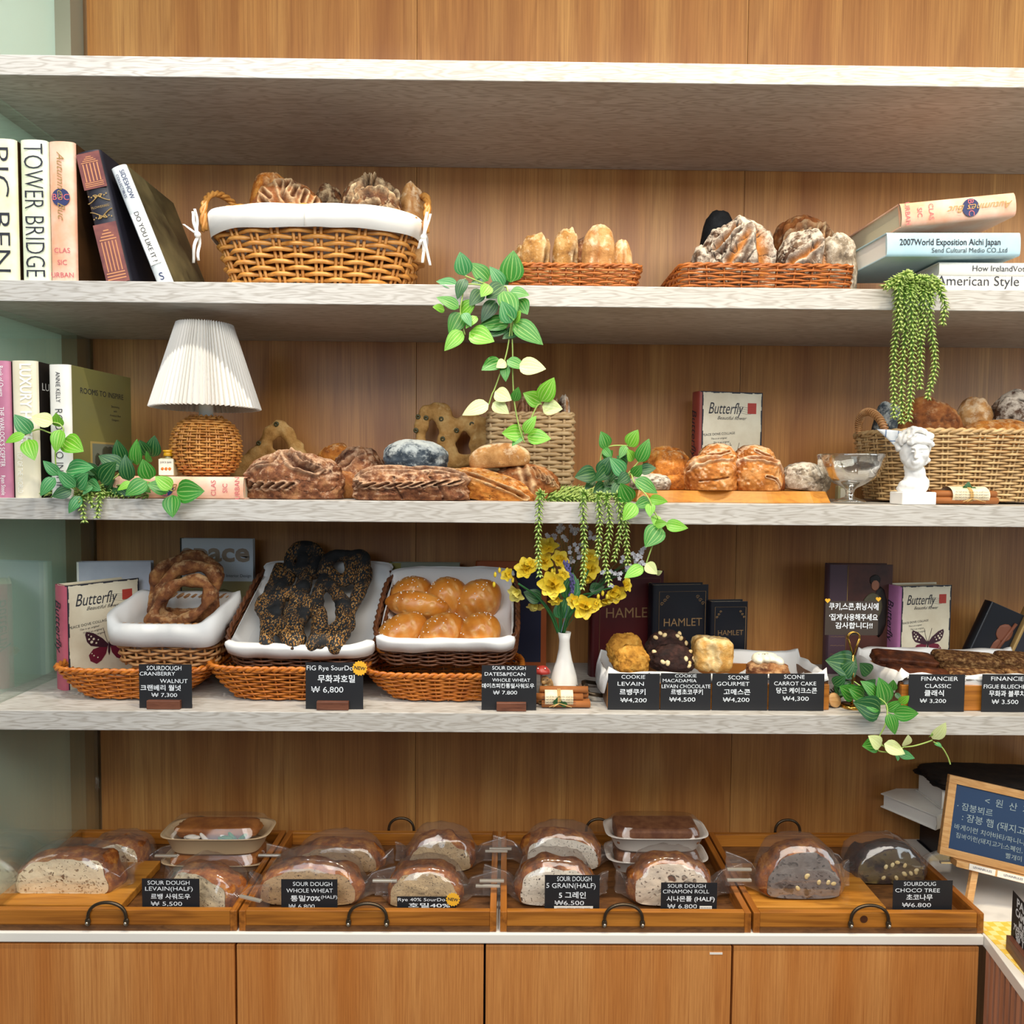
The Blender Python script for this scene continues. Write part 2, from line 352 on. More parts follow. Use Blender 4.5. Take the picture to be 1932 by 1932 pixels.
def loaf_geo(size, seed=0, lump=.065, scores=(), flat=.45, pw=2.25, sub=4, taper=0., bend=0., crack=0., fq=1.6, rough=.03):
    d, F = ico(sub); r = (np.abs(d) ** pw).sum(1) ** (-1 / pw); v = d * r[:, None]; base = v.copy()
    s = 1 + lump * fbm(base * fq, seed, 3) + rough * vnoise(base * 9, seed + 5); g = np.zeros(len(v)); rg = np.zeros(len(v))
    for (pts, w_, dep, rid) in scores:
        P = np.array(pts); P = P / np.linalg.norm(P, axis=1)[:, None]; P = P * ((np.abs(P) ** pw).sum(1) ** (-1 / pw))[:, None]; dm = np.full(len(v), 9.)
        for a, b in zip(P[:-1], P[1:]):
            ab = b - a; q = np.clip(((base - a) @ ab) / max(1e-9, ab @ ab), 0, 1); dm = np.minimum(dm, np.linalg.norm(base - a - q[:, None] * ab, axis=1))
        dm = dm * (1 + .25 * vnoise(base * 6, seed + 9)); gg = np.exp(-(dm / w_) ** 2); rr = np.exp(-((dm - 1.9 * w_) / (w_ * .8)) ** 2); s = s - dep * 1.25 * gg + rid * rr; g = np.maximum(g, gg); rg = np.maximum(rg, rr * (rid > 0))
    ck = np.zeros(len(v))
    if crack:
        q = np.abs(fbm(base * 2.6 + 3, seed + 21, 3)); ck = np.clip(1 - q / (.05 * crack + .01), 0, 1) * (base[:, 2] > -.3); s = s - .05 * ck
    v = v * s[:, None]
    v[:, 1:] *= (1 - taper * np.abs(base[:, :1]) ** 2); v[:, 1] += bend * base[:, 0] ** 2
    v[:, 2] = np.maximum(v[:, 2], -flat + .02 * base[:, 2]); v[:, 2] = (v[:, 2] + flat) / (1 + flat)
    v[:, 0] *= size[0] / 2; v[:, 1] *= size[1] / 2; v[:, 2] *= size[2]; v[:, 2] -= v[:, 2].min()
    return v, F, g, ck, rg
def attr(me, name, a):
    q = me.attributes.new(name, 'FLOAT', 'POINT'); q.data.foreach_set('value', np.asarray(a, dtype=np.float32))
def loaf(name, size, mat, loc=None, rot=None, parent=None, **k):
    v, F, g, ck, rg = loaf_geo(size, **k); me = bpy.data.meshes.new(name); me.from_pydata(v.tolist(), [], F); me.materials.append(CR[mat] if isinstance(mat, str) else mat)
    me.polygons.foreach_set('use_smooth', [True] * len(F)); attr(me, 'score', g); attr(me, 'crack', ck); attr(me, 'ridge', rg)
    o = bpy.data.objects.new(name, me); link(o, parent)
    if loc is not None: o.location = loc
    if rot is not None: o.rotation_euler = rot
    return o
def bread(label, size, mat, loc, rot=(0, 0, 0), group=None, name='bread_loaf', cat='bread', **k):
    return tag(loaf(name, size, mat, loc, rot, None, **k), label, cat, group)
def bpx(label, x0, x1, ytop, Y, zb, mat, dep=None, ybot=None, rot=(0, 0, 0), **k):
    """a loaf that spans the pixels x0..x1 and reaches up to ytop at the distance Y, standing on height zb (or ybot)"""
    a, b = at(x0, ytop, Y), at(x1, ytop, Y); z = at((x0 + x1) / 2, ybot, Y).z if ybot else zb
    w_ = b.x - a.x
    return bread(label, (w_, dep or w_ * .75, max(.01, (a.z + b.z) / 2 - z)), mat, ((a.x + b.x) / 2, Y, z), rot, **k)
def remesh(chunks, vox, name, mat, parent=None, seed=0, amp=.0015, fq=60, smooth=True, sc_attr=False):
    """chunks: list of (centre, radii, rot or None); fused into one skin"""
    mb = MB()
    for c in chunks: mb.ell(c[0], c[1], 2, c[2] if len(c) > 2 else None)
    ob = mb.obj('tmp', []) if False else bpy.data.objects.new('tmp', mb.mesh('tmp', []))
    COL.objects.link(ob); q = ob.modifiers.new('r', 'REMESH'); q.mode = 'VOXEL'; q.voxel_size = vox
    q2 = ob.modifiers.new('s', 'SMOOTH'); q2.iterations = 3; q2.factor = .5
    me = bpy.data.meshes.new_from_object(ob.evaluated_get(bpy.context.evaluated_depsgraph_get())); bpy.data.objects.remove(ob)
    n = len(me.vertices); co = np.empty(n * 3); me.vertices.foreach_get('co', co); co = co.reshape(-1, 3)
    no = np.empty(n * 3); me.vertices.foreach_get('normal', no); no = no.reshape(-1, 3)
    co = co + no * (amp * fbm(co * fq, seed, 3))[:, None]; me.vertices.foreach_set('co', co.ravel()); me.materials.clear(); me.materials.append(mat)
    me.polygons.foreach_set('use_smooth', [smooth] * len(me.polygons)); me.name = name; me.update()
    o = bpy.data.objects.new(name, me); link(o, parent); return o
def chain(pts, step=.4):
    """pts (x,y,z,r) -> spheres strung along the line"""
    out = []
    for a, b in zip(pts[:-1], pts[1:]):
        A, B = Vector(a[:3]), Vector(b[:3]); n = max(1, int((B - A).length / (min(a[3], b[3]) * step)))
        for i in range(n + 1):
            t = i / n; out.append((tuple(A.lerp(B, t)), [a[3] + (b[3] - a[3]) * t] * 3))
    return out
# ---------------------------------------------------------------- wicker
def outline(a, b, n, K):
    t = np.linspace(0, 2 * PI, 720, endpoint=False); c, s = np.cos(t), np.sin(t)
    x = a * np.sign(c) * np.abs(c) ** (2 / n); y = b * np.sign(s) * np.abs(s) ** (2 / n)
    L = np.concatenate([[0], np.cumsum(np.hypot(np.diff(np.append(x, x[0])), np.diff(np.append(y, y[0]))))])
    q = np.linspace(0, L[-1], K, endpoint=False); xx = np.interp(q, L, np.append(x, x[0])); yy = np.interp(q, L, np.append(y, y[0]))
    tx = np.roll(xx, -1) - np.roll(xx, 1); ty = np.roll(yy, -1) - np.roll(yy, 1); l = np.hypot(tx, ty) + 1e-9
    return xx, yy, ty / l, -tx / l
def ring_tube(mb, x, y, z, nx, ny, rad, off, n=5, flat=1., mi=0):
    K = len(x); v = np.empty((K, n, 3))
    for k in range(n):
        a = 2 * PI * k / n; o = off + rad * math.cos(a); v[:, k, 0] = x + nx * o; v[:, k, 1] = y + ny * o; v[:, k, 2] = z + rad * flat * math.sin(a)
    f = [(i * n + k, i * n + (k + 1) % n, ((i + 1) % K) * n + (k + 1) % n, ((i + 1) % K) * n + k) for i in range(K) for k in range(n)]
    mb.add(v.reshape(-1, 3).tolist(), f, mi)
def wicker(parent, prof, n, stakes, rows, rad, mats, single=False, amp=None, rim=2, rimr=None, flat=1., floor=True, pair=False, seed=0, wname='weaver'):
    """prof: (z, half x, half y) bottom to top. Weavers run over and under upright stakes."""
    zs = [p[0] for p in prof]; A = lambda z: (np.interp(z, zs, [p[1] for p in prof]), np.interp(z, zs, [p[2] for p in prof]))
    z0, z1 = zs[0], zs[-1]; amp = rad * .95 if amp is None else amp; K = stakes * 4; r = random.Random(seed); wm = MB()
    mw, ms, mr = mats if isinstance(mats, (list, tuple)) else (mats,) * 3
    for i in range(rows):
        z = z0 + (z1 - z0) * (i + .5) / rows; a, b = A(z); x, y, nx, ny = outline(a, b, n, K)
        ph = np.cos(PI * np.arange(K) / 4 + PI * (i % 2)); off = amp * np.sign(ph) * np.abs(ph) ** .7
        zz = z + rad * .25 * vnoise(np.stack([np.arange(K) * .13, np.full(K, i * 3.7), np.zeros(K)], 1), seed)
        m = MB() if single else wm; ring_tube(m, x, y, zz, nx, ny, rad, off, 5, flat)
        if single: m.obj(wname, mw, parent)
    if not single: tag(wm.obj('weave', mw, parent), kind='stuff')
    sm = MB()
    for j in range(stakes):
        for dx in ((-.35, .35) if pair else (0,)):
            P = []
            for i in range(7):
                z = z0 + (z1 - z0) * i / 6; a, b = A(z); x, y, nx, ny = outline(a, b, n, K); k = (j * 4) % K; k2 = (k + 1) % K
                P.append((x[k] + (x[k2] - x[k]) * dx * 1.6, y[k] + (y[k2] - y[k]) * dx * 1.6, z))
            sm.tube(P, rad * .8, 5)
    tag(sm.obj('stakes', ms, parent), kind='stuff')
    if rim:
        a, b = A(z1); KK = stakes * 6; x, y, nx, ny = outline(a, b, n, KK); rr = rimr or rad * 1.5; rm = MB()
        for s in range(rim):
            t = 2 * PI * s / rim + np.arange(KK) * 2 * PI * max(1, round(stakes * .9)) / KK
            ring_tube(rm, x, y, z1 + rr * .5 + rr * .55 * np.sin(t), nx, ny, rr * .8, rr * .55 * np.cos(t), 5)
        rm.obj('rim', mr, parent)
    if floor:
        a, b = A(z0); x, y, _, _ = outline(a, b, n, 48); m = MB(); m.add([(p, q, z0 + rad) for p, q in zip(x, y)], [tuple(range(48))], 0, False); m.obj('basket_floor', ms, parent)
def caneM(name, c1, c2, rough=.4):
    t = NT(name); v = t.obco((1, 1, 1), True); n = t.noise(v, 45, 3); return t.fin(t.ramp(n, (.3, hx(c1)), (.7, hx(c2))), rough)
W_honey = caneM('honey_wicker', 'b5742c', 'd89d52'); W_orange = caneM('orange_wicker', 'a55716', 'c9792a'); W_red = caneM('red_wicker', '8f4a17', 'bd6c28')
W_dark = caneM('dark_wicker', '54301c', '7a4a2c'); W_pale = caneM('pale_wicker', 'b08a58', 'd8b886'); W_grass = caneM('seagrass', 'b8966a', 'd8ba8c'); W_lamp = caneM('lamp_rattan', 'ad6a2a', 'd49a50'); W_mid = caneM('tan_wicker', 'a87343', 'cc9a66')
def clothM(name, c, rough=.85, bump=.1):
    t = NT(name); v = t.obco(); n = t.noise(v, 18, 3); return t.fin(t.mix(n, hx(c), tuple(q * .93 for q in hx(c))), rough, t.bump(t.noise(v, 900, 2), bump, .0005), Sheen__Weight=.1)
M_linen = clothM('white_cotton', 'f3f0ea'); M_paper = clothM('white_paper', 'f1f0ee', .7, .04)
def liner(label, parent_loc, rot, prof, n, K=96, crump=.004, seed=0, name='paper_liner', mat=None, front=None, cat='liner', ymin=None, side=None, cap=True):
    """closed sheet over a rim; prof rows (z, half x, half y); front adds drop to the front of the last rows"""
    V_ = []; F_ = []
    for i, p in enumerate(prof):
        x, y, nx, ny = outline(p[1], p[2], n, K); q = np.stack([x, y, np.full(K, p[0])], 1)
        a = crump * (p[3] if len(p) > 3 else 1); d = a * fbm(q * 22 + i * .8, seed, 2); e = a * fbm(q * 16 + 9, seed + 3, 2)
        q[:, 0] += nx * d; q[:, 1] += ny * d; q[:, 2] += e
        if front and i in front: q[:, 2] += front[i](x / p[1], y / p[2])
        if ymin is not None: q[:, 1] = np.maximum(q[:, 1], ymin)
        if side and i > 1:
            k = np.clip((np.abs(x / p[1]) - .86) / .08, 0, 1) * np.clip((.9 - np.abs(y / p[2])) / .12, 0, 1); q[:, 0] = q[:, 0] * (1 - k) + np.sign(x) * side[0] * k * (1 - .004 * i); q[:, 2] = q[:, 2] * (1 - k) + (side[1] + .0008 * i) * k
        V_ += q.tolist()
    for i in range(len(prof) - 1):
        for k in range(K): F_.append((i * K + k, i * K + (k + 1) % K, (i + 1) * K + (k + 1) % K, (i + 1) * K + k))
    if cap: F_.append(tuple(range(K))[::-1])
    o = MB().add(V_, F_).obj(name, mat or M_paper, None, parent_loc, rot, 0, .0008); return tag(o, label, cat)
# ---------------------------------------------------------------- leaves
def leafM(name, c1, c2, vein):
    t = NT(name); uv = t.n('UVMap', 0); s = t.n('SeparateXYZ', 0, i0=uv); y = t.n('SeparateXYZ', 1, i0=uv)
    a = t.math('ABSOLUTE', t.math('SUBTRACT', s, .5))
    L = None
    for c, w_ in ((0, .022), (.2, .014), (.36, .012)):
        q = t.math('LESS_THAN', t.math('ABSOLUTE', t.math('SUBTRACT', a, c)), w_); L = q if L is None else t.math('MAXIMUM', L, q)
    n = t.noise(t.obco(), 30, 3); col = t.mix(n, hx(c1), hx(c2)); col = t.mix(t.math('MULTIPLY', L, .55), col, hx(vein))
    return t.fin(col, .42, None, Subsurface__Weight=0.0)
LM = [leafM('leaf_deep', '0e4018', '1a5a26', '7fa05c'), leafM('leaf_mid', '266f22', '3f8f2a', 'aecb78'), leafM('leaf_bright', '4f9a1a', '7cbc30', 'cfe28a'), leafM('leaf_pale', 'b8cc7a', 'dce0a4', 'e8ecc4'), leafM('leaf_teal', '25703a', '469450', 'aed098')]
def leaf_mesh(m, wide=.62, fold=.18, curl=.25, nm='leaf'):
    nu, nv = 7, 9; v = []; uv = []; f = []
    for j in range(nv):
        t = j / (nv - 1); hw = wide * .5 * (math.sin(PI * min(1, t ** .72)) ** .85 if 0 < t < 1 else .0) * (1 - .12 * t)
        for i in range(nu):
            u = i / (nu - 1) * 2 - 1; v.append((u * hw, t, fold * abs(u) * hw - curl * t * t * .5 + .1 * (1 - u * u) * math.sin(PI * t) * .3)); uv.append((i / (nu - 1), t))
    for j in range(nv - 1):
        for i in range(nu - 1): f.append((j * nu + i, j * nu + i + 1, (j + 1) * nu + i + 1, (j + 1) * nu + i))
    me = bpy.data.meshes.new(nm); me.from_pydata(v, [], f); me.materials.append(m); l = me.uv_layers.new(name='UVMap')
    for p in me.polygons:
        p.use_smooth = True
        for li in p.loop_indices: l.data[li].uv = uv[me.loops[li].vertex_index]
    return me
LEAF = [[leaf_mesh(m, w_, .2, c) for w_, c in ((.74, .2), (.62, .35), (.84, .12))] for m in LM]
M_stem = plain('vine_stem', '9db85c', .5)
def leaf(parent, bx, by, tx, ty, Y, ci=1, roll=0., Y2=None, r=random.Random(5)):
    """a leaf from pixel (bx,by) to its tip (tx,ty), both at real distances"""
    A = at(bx, by, Y); B = at(tx, ty, Y if Y2 is None else Y2); y = B - A; L = y.length * 1.07; y.normalize()
    nrm = Vector((r.uniform(-.35, .35), -1, r.uniform(.0, .5))); x = y.cross(nrm).normalized(); z = x.cross(y)
    q = Matrix.Rotation(roll, 3, y); x = q @ x; z = q @ z
    o = bpy.data.objects.new('leaf', r.choice(LEAF[ci])); link(o, parent)
    m = Matrix((x, y, z)).transposed().to_4x4() @ Matrix.Scale(L, 4); m.translation = A
    o.matrix_basis = Matrix.Translation(-parent.location) @ m; return o
def smooth_path(P, n=6):
    P = [Vector(p) for p in P]; out = []
    for i in range(len(P) - 1):
        p0, p1, p2, p3 = P[max(0, i - 1)], P[i], P[i + 1], P[min(len(P) - 1, i + 2)]
        for k in range(n):
            t = k / n; out.append(.5 * ((2 * p1) + (p2 - p0) * t + (2 * p0 - 5 * p1 + 4 * p2 - p3) * t * t + (3 * p1 - p0 - 3 * p2 + p3) * t ** 3))
    out.append(P[-1]); return out
def stem(parent, pts, r=.0014, m=None, name='stem'):
    P = smooth_path([at(*p) for p in pts]); L = parent.location
    return MB().tube([p - L for p in P], r, 5).obj(name, m or M_stem, parent)
M_suc = NT('succulent_green')
def _suc():
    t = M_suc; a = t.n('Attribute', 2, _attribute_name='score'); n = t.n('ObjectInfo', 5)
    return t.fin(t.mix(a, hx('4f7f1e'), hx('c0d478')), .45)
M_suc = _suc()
def strand(parent, pts, seed=0, ll=.013, r0=.0026, gap=.0072):
    P = smooth_path([at(*p) - parent.location for p in pts], 8); mb = MB(); r = random.Random(seed); mb.tube(P, .0011, 4); g = [0.] * len(mb.v)
    L = [0]
    for a, b in zip(P[:-1], P[1:]): L.append(L[-1] + (b - a).length)
    n = int(L[-1] / gap); k = 0
    for i in range(n):
        s = L[-1] * i / n
        while k < len(L) - 2 and L[k + 1] < s: k += 1
        t = (s - L[k]) / max(1e-9, L[k + 1] - L[k]); p = P[k].lerp(P[k + 1], t); d = (P[k + 1] - P[k]).normalized()
        u = d.orthogonal().normalized()
        for j in range(4):
            ang = j * PI / 2 + (i % 2) * PI / 4 + r.uniform(-.2, .2); o = Matrix.Rotation(ang, 3, d) @ u
            q = (d * .75 + o * .75 + Vector((0, 0, -.1))).normalized(); l = ll * r.uniform(.95, 1.25) * (1.15 - .35 * i / n); sd = d.cross(o).normalized()
            b = p + q * l; m_ = p + q * l * .5
            b0 = len(mb.v)
            mb.add([p, m_ + sd * r0, m_ + o * r0 * .9, m_ - sd * r0, m_ - o * r0 * .6, b], [(0, 1, 2), (0, 2, 3), (0, 3, 4), (0, 4, 1), (5, 2, 1), (5, 3, 2), (5, 4, 3), (5, 1, 4)], 0, True)
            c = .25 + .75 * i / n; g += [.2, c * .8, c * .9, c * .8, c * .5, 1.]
    o = mb.obj('strand', M_suc, parent); attr(o.data, 'score', g); return o
# ---------------------------------------------------------------- books
M_page = plain('book_pages', 'cfc2a6', .8); M_pagew = plain('white_pages', 'e9e6df', .8)
def paperM(name, c1, c2, s=12., rough=.45):
    t = NT(name); return t.fin(t.mix(t.ramp(t.noise(t.obco(), s, 4, .6), (.35, 0), (.65, 1)), hx(c1), hx(c2)), rough)
B_cream = paperM('cream_cover', 'f0ead0', 'd9d8a8'); B_creamb = paperM('cream_blue_cover', 'e8ecd8', 'cfd6b0'); B_brown = paperM('brown_cover', '4a3018', '251708')
B_pink = paperM('peach_pink_cover', 'f3cdb8', 'e8a988', 14); B_navy = paperM('dark_navy_cover', '1a1a24', '23222e'); B_arch = paperM('plum_print', '6a3a3a', '8a5046', 30)
B_grey = paperM('silver_cover', 'dfe3e4', 'bfc6c8'); B_khaki = paperM('olive_print', '6a6040', '2c2718', 9); B_blue = paperM('pale_blue_cover', 'b9d6e0', 'a6c8d6'); B_white = paperM('white_cover', 'f2f0ea', 'e6e3da')
B_mauve = paperM('mauve_cover', 'c9829c', 'b56f8b'); B_ivory = paperM('ivory_cover', 'efe6cf', 'e2d9bd'); B_black = paperM('black_cover', '1c1a1a', '2b2522'); B_olive = paperM('olive_cover', '76744a', '7f7a42', 6)
B_rose = paperM('rose_cover', 'b85a6c', 'a84c60'); B_brick = paperM('brick_cover', '9c4438', '8c3a30'); B_lilac = paperM('lilac_cover', 'b878a8', 'a86a98'); B_post = paperM('postcard_cover', 'e0d8c0', 'd2c6ac', 16)
B_red = paperM('oxblood_cover', '4a1418', '3a0f14', 8, .35); B_ink = paperM('midnight_cover', '10141f', '0c0f18', 8, .35); B_gre = paperM('grey_cover', 'b9bdc8', 'a9aebb'); B_sage = paperM('sage_cover', '8f907c', '868874')
def book(label, W, H, T, spine, cover, mtx, pages=None, group=None, round_=.12, name='book'):
    """local: x from the spine 0 to W, y thickness 0..T with the front cover at y=0, z up 0..H"""
    t = thing(name, label, 'book', group=group); t.matrix_world = mtx; b = .0025
    m = MB(); m.box(.004, W, 0, b, 0, H); m.box(.004, W, T - b, T, 0, H); m.obj('cover', cover, t, None, None, .0006)
    def sp(u, v):
        a = PI * u; return (.005 - (.005 + T * round_) * math.sin(a) ** .6, T / 2 - T / 2 * math.cos(a), H * v)
    m = MB(); m.grid(sp, 11, 2); m.add([(.005, 0, 0), (.005, T, 0), (-T * round_ * .6, T / 2, 0), (.005, 0, H), (.005, T, H), (-T * round_ * .6, T / 2, H)], [(0, 1, 2), (3, 5, 4)], 0, False); m.obj('spine', spine, t)
    MB().box(.004, W - .006, b, T - b, .004, H - .004).obj('pages', pages or M_page, t)
    t['T'] = T; t['H'] = H; t['k'] = .0007 + T * round_; return t
def on_spine(t, lines, m, zc=None, down=True):
    """lettering on the spine; lines in a frame x along the reading direction"""
    H = t['H']; T = t['T']; zc = H / 2 if zc is None else zc
    if down: q = Matrix(((0, 1, 0, -t['k']), (0, 0, -1, T / 2), (-1, 0, 0, zc), (0, 0, 0, 1)))
    else: q = Matrix(((0, 1, 0, -t['k']), (-1, 0, 0, T / 2), (0, 0, 1, zc), (0, 0, 0, 1)))
    return letters(lines, m, t, q)
def on_cover(t, lines, m, x, z): return letters(lines, m, t, Matrix.Translation((x, -.0004, z)))
def MX(loc, rz=0, ry=0, rx=0): return Matrix.Translation(loc) @ Matrix.Rotation(ry, 4, 'Y') @ Matrix.Rotation(rx, 4, 'X') @ Matrix.Rotation(rz, 4, 'Z')
def spinebook(label, x0, x1, ytop, Y, zb, W, spine, cover, lean=0, **k):
    a = at(x0, ytop, Y); b = at(x1, ytop, Y); return book(label, W, (a.z + b.z) / 2 - zb, b.x - a.x, spine, cover, MX((b.x, Y, zb), PI / 2, lean), **k)
P3 = PI / 2
t = spinebook('cream book with big dark spine capitals, first in the top left row', -22, 30, 264, .012, Z2T, .19, B_cream, B_brown)
on_spine(t, [('BIG BEN', .05, 0, -.004, dict(w=.226, bold=-.012))], M_ink)
t = spinebook('pale cream and blue book with tall narrow dark spine capitals, second in the row', 38, 90, 266, .012, Z2T, .19, B_creamb, B_brown)
on_spine(t, [('TOWER BRIDGE', .052, 0, 0, dict(w=.242, bold=-.014))], M_ink)
def classic(t, far=False):
    on_spine(t, [('CLAS', .013, 0, .018), ('SIC', .013, 0, -.004), ('URBAN', .013, 0, -.027)], M_pinkink, .038, False)
    H = t['H']; m = MB(); m.disc((0, 0, 0), .0165, 24); m.obj('emblem', M_navy, t).matrix_local = Matrix(((0, 1, 0, -t['k'] - .0002), (-1, 0, 0, t['T'] / 2), (0, 0, 1, H * .6), (0, 0, 0, 1)))
    on_spine(t, [('BUC', .016, 0, 0)], M_pinkink, H * .6, False).location.x -= .0006
    on_spine(t, [('Autumnes Buc', .019, 0, -.0, dict(shear=.45, w=.125))], M_gold, H * .68).location.x -= .001
t = spinebook('peach pink book standing upright beside the leaning dark book', 92, 141, 269, .012, Z2T, .19, B_pink, B_brown); classic(t)
t = spinebook('leaning dark book with plum architecture prints on its spine', 200, 246, 276, .015, Z2T, .2, B_navy, B_navy, -.222)
def arch(t, z0, z1, T):
    m = MB(); r = random.Random(3); m.box(-.0012, 0, .001, T - .001, z0, z1); m.obj('print', B_arch, t).location.x = -t['k'] + .0002
    m = MB(); w_ = T * .32
    for k in range(5): m.box(0, .0004, T / 2 - w_ + k * w_ * .46, T / 2 - w_ + k * w_ * .46 + .002, z0 + (z1 - z0) * .2, z0 + (z1 - z0) * .7)
    for k in range(4): m.box(0, .0004, T / 2 - w_ * (1.1 - .25 * k), T / 2 + w_ * (1.1 - .25 * k), z0 + (z1 - z0) * (.72 + .05 * k), z0 + (z1 - z0) * (.74 + .05 * k))
    for k in range(3): m.box(0, .0004, T / 2 - w_ * 1.2, T / 2 + w_ * 1.2, z0 + (z1 - z0) * (.06 + .05 * k), z0 + (z1 - z0) * (.08 + .05 * k))
    m.obj('print_lines', plain('print_orange', 'c98a5e', .6), t).location.x = -t['k'] - .0014
def ornament(mb, cx, cz, s, flip=1):
    for sg in (-1, 1):
        P = [(cx + sg * s * math.cos(a) * (.2 + a * .25), 0, cz + flip * s * .32 * math.sin(a * 1.6)) for a in np.linspace(0, 3, 18)]; mb.tube(P, s * .05, 4)
        for k in range(4): mb.disc((cx + sg * s * (.15 + .2 * k), -.0003, cz + flip * s * (.18 + .1 * (k % 2))), s * .07, 6)
arch(t, t['H'] * .72, t['H'] - .004, t['T']); arch(t, .004, t['H'] * .46, t['T'])
m = MB(); ornament(m, 0, .014, .022); ornament(m, 0, -.016, .022, -1); m.obj('ornament', M_gold, t).matrix_local = Matrix(((0, 1, 0, -t['k'] - .0006), (-1, 0, 0, t['T'] / 2), (0, 0, 1, t['H'] * .59), (0, 0, 0, 1)))
on_spine(t, [('FLOWERBED', .006, 0, 0)], M_gold, t['H'] * .585, False)
t = spinebook('leaning silver grey book with olive photo cover, right end of the row', 295, 325, 293, .02, Z2T, .2, B_grey, B_khaki, -.375)
MB().box(0, .0006, .005, t['T'] - .004, .045, .145).obj('label_panel', B_white, t).location.x = -t['k'] - .0004
on_spine(t, [('DO YOU LIKE IT ?', .0125, .0, 0)], M_ink, .098).location.x -= .0009
on_spine(t, [('SIDESHOW', .0125, 0, .004, dict(sx=.9)), ('COLLECTIBLES', .007, 0, -.007)], M_navy, .2)
on_spine(t, [('S', .02, 0, 0)], M_navy, .02, False)

# right stack on the second shelf: four books lying flat
def flat(label, x0, x1, yt, yb, Y, D, spine, cover, zb, top='right', tilt=0, rzx=0, **k):
    a, b = at(x0, yb, Y), at(x1, yb, Y); L = b.x - a.x; T = (yb - yt) * (1.407 + Y) / FPX
    # lying: height of the book runs along x; top of the book at the left or right
    if top == 'right': m = MX((a.x, Y, zb + T), 0, 0) @ Matrix.Rotation(rzx, 4, 'Z') @ Matrix.Rotation(tilt, 4, 'Y') @ Matrix(((0, 0, 1, 0), (1, 0, 0, 0), (0, 1, 0, -T), (0, 0, 0, 1)))
    else: m = MX((b.x, Y, zb), 0, 0) @ Matrix.Rotation(rzx, 4, 'Z') @ Matrix.Rotation(tilt, 4, 'Y') @ Matrix(((0, 0, -1, 0), (1, 0, 0, 0), (0, -1, 0, T), (0, 0, 0, 1)))
    return book(label, D, L, T, spine, cover, m, **k), T
t, T = flat('white book lying lowest in the right stack, lettered American Style', 1768, 2010, 512, 546, .03, .2, B_white, B_white, Z2T, pages=M_pagew, round_=.0); zq = Z2T + T
letters([('American Style', .026, -.045, .006), ('New York Interior Design Open', .007, .0, -.0135)], M_ink, t, Matrix(((0, 0, 1, -t['k']), (0, 1, 0, t['T'] / 2), (1, 0, 0, t['H'] / 2), (0, 0, 0, 1))) if False else Matrix(((0, 1, 0, -t['k']), (0, 0, 1, t['T'] / 2), (1, 0, 0, t['H'] / 2), (0, 0, 0, 1))))
t, T = flat('white book second from the bottom of the right stack', 1772, 2010, 485, 510, .03, .2, B_white, B_white, zq, pages=M_pagew, round_=.0, rzx=-.0); zq += T + .0003
SPR = lambda t: Matrix(((0, 1, 0, -t['k']), (0, 0, 1, t['T'] / 2), (1, 0, 0, t['H'] / 2), (0, 0, 0, 1)))
letters([('How IrelandVoted', .0155, -.0, 0)], M_ink, t, SPR(t))
t, T = flat('light blue book under the peach book in the right stack', 1672, 1935, 452, 496, .0, .2, B_blue, B_blue, zq, pages=M_pagew, round_=.0, tilt=-.03, rzx=.06); zq += T + .012
letters([('2007World Exposition Aichi Japan', .0165, -.008, .003, dict(bold=.012, sx=.86)), ('Send Cultural Medio CO.,Ltd', .0125, .03, -.012)], M_ink, t, SPR(t))
t, T = flat('peach pink book tilted on top of the right stack of books', 1694, 1914, 412, 456, .01, .2, B_pink, B_page if False else B_pink, zq, tilt=-.115, rzx=.03); 
classic(t)
# ---------------------------------------------------------------- large lined wicker basket
cx, cw = at(605, 470, .15).x, 0
t = thing('wicker_basket', 'large honey wicker basket with white cotton lining and twisted handles', 'basket', (cx, .165, Z2T + .001))
bb = (at(780, 530, .05).x - at(450, 530, .05).x) / 2; bt = (at(808, 420, .05).x - at(398, 420, .05).x) / 2; Hb = at(600, 400, .05).z - Z2T
wicker(t, [(.004, bb, .095), (Hb, bt, .128)], 3.2, 26, 13, .0043, W_honey, True, .0062, 2, .006, 1.05, pair=True, seed=2)
for s in (-1, 1):
    h_ = MB()
    for k in (0, 1, 2):
        P = []
        for i in range(41):
            a = PI * i / 40; tw = 14 * a / PI * 2 + k * 2.1; r_ = .0042
            P.append((s * (bt - .014 + .012 * math.sin(a) + .026 * math.cos(a)) + r_ * math.cos(tw), -.06 * math.cos(a) + r_ * math.sin(tw) * .6, Hb - .02 + .09 * math.sin(a) ** .8 + r_ * math.sin(tw)))
        h_.tube(P, .0042, 5)
    h_.obj('handle', W_honey, t)
fo = lambda k: (lambda x, y: -k * np.clip(.5 - .5 * y, 0, 1) * 0 + .004 * np.sin(x * 9) * k)
ln = liner('white cotton lining folded over the rim of the large basket', (cx, .165, Z2T), (0, 0, 0), [(Hb - .06, bt - .03, .1), (Hb - .01, bt - .012, .116), (Hb + .008, bt - .002, .127), (Hb + .007, bt + .007, .137), (Hb - .008, bt + .008, .138), (Hb - .036, bt + .003, .134)], 3.2, 120, .0028, 4, 'basket_lining', M_linen)
sm_ = MB(); sm_.tube([(0, -.1385, Hb + .004), (0, -.139, Hb - .034)], .0006, 4); sm_.obj('seam', plain('cloth_seam', 'cfcac2', .9), ln)
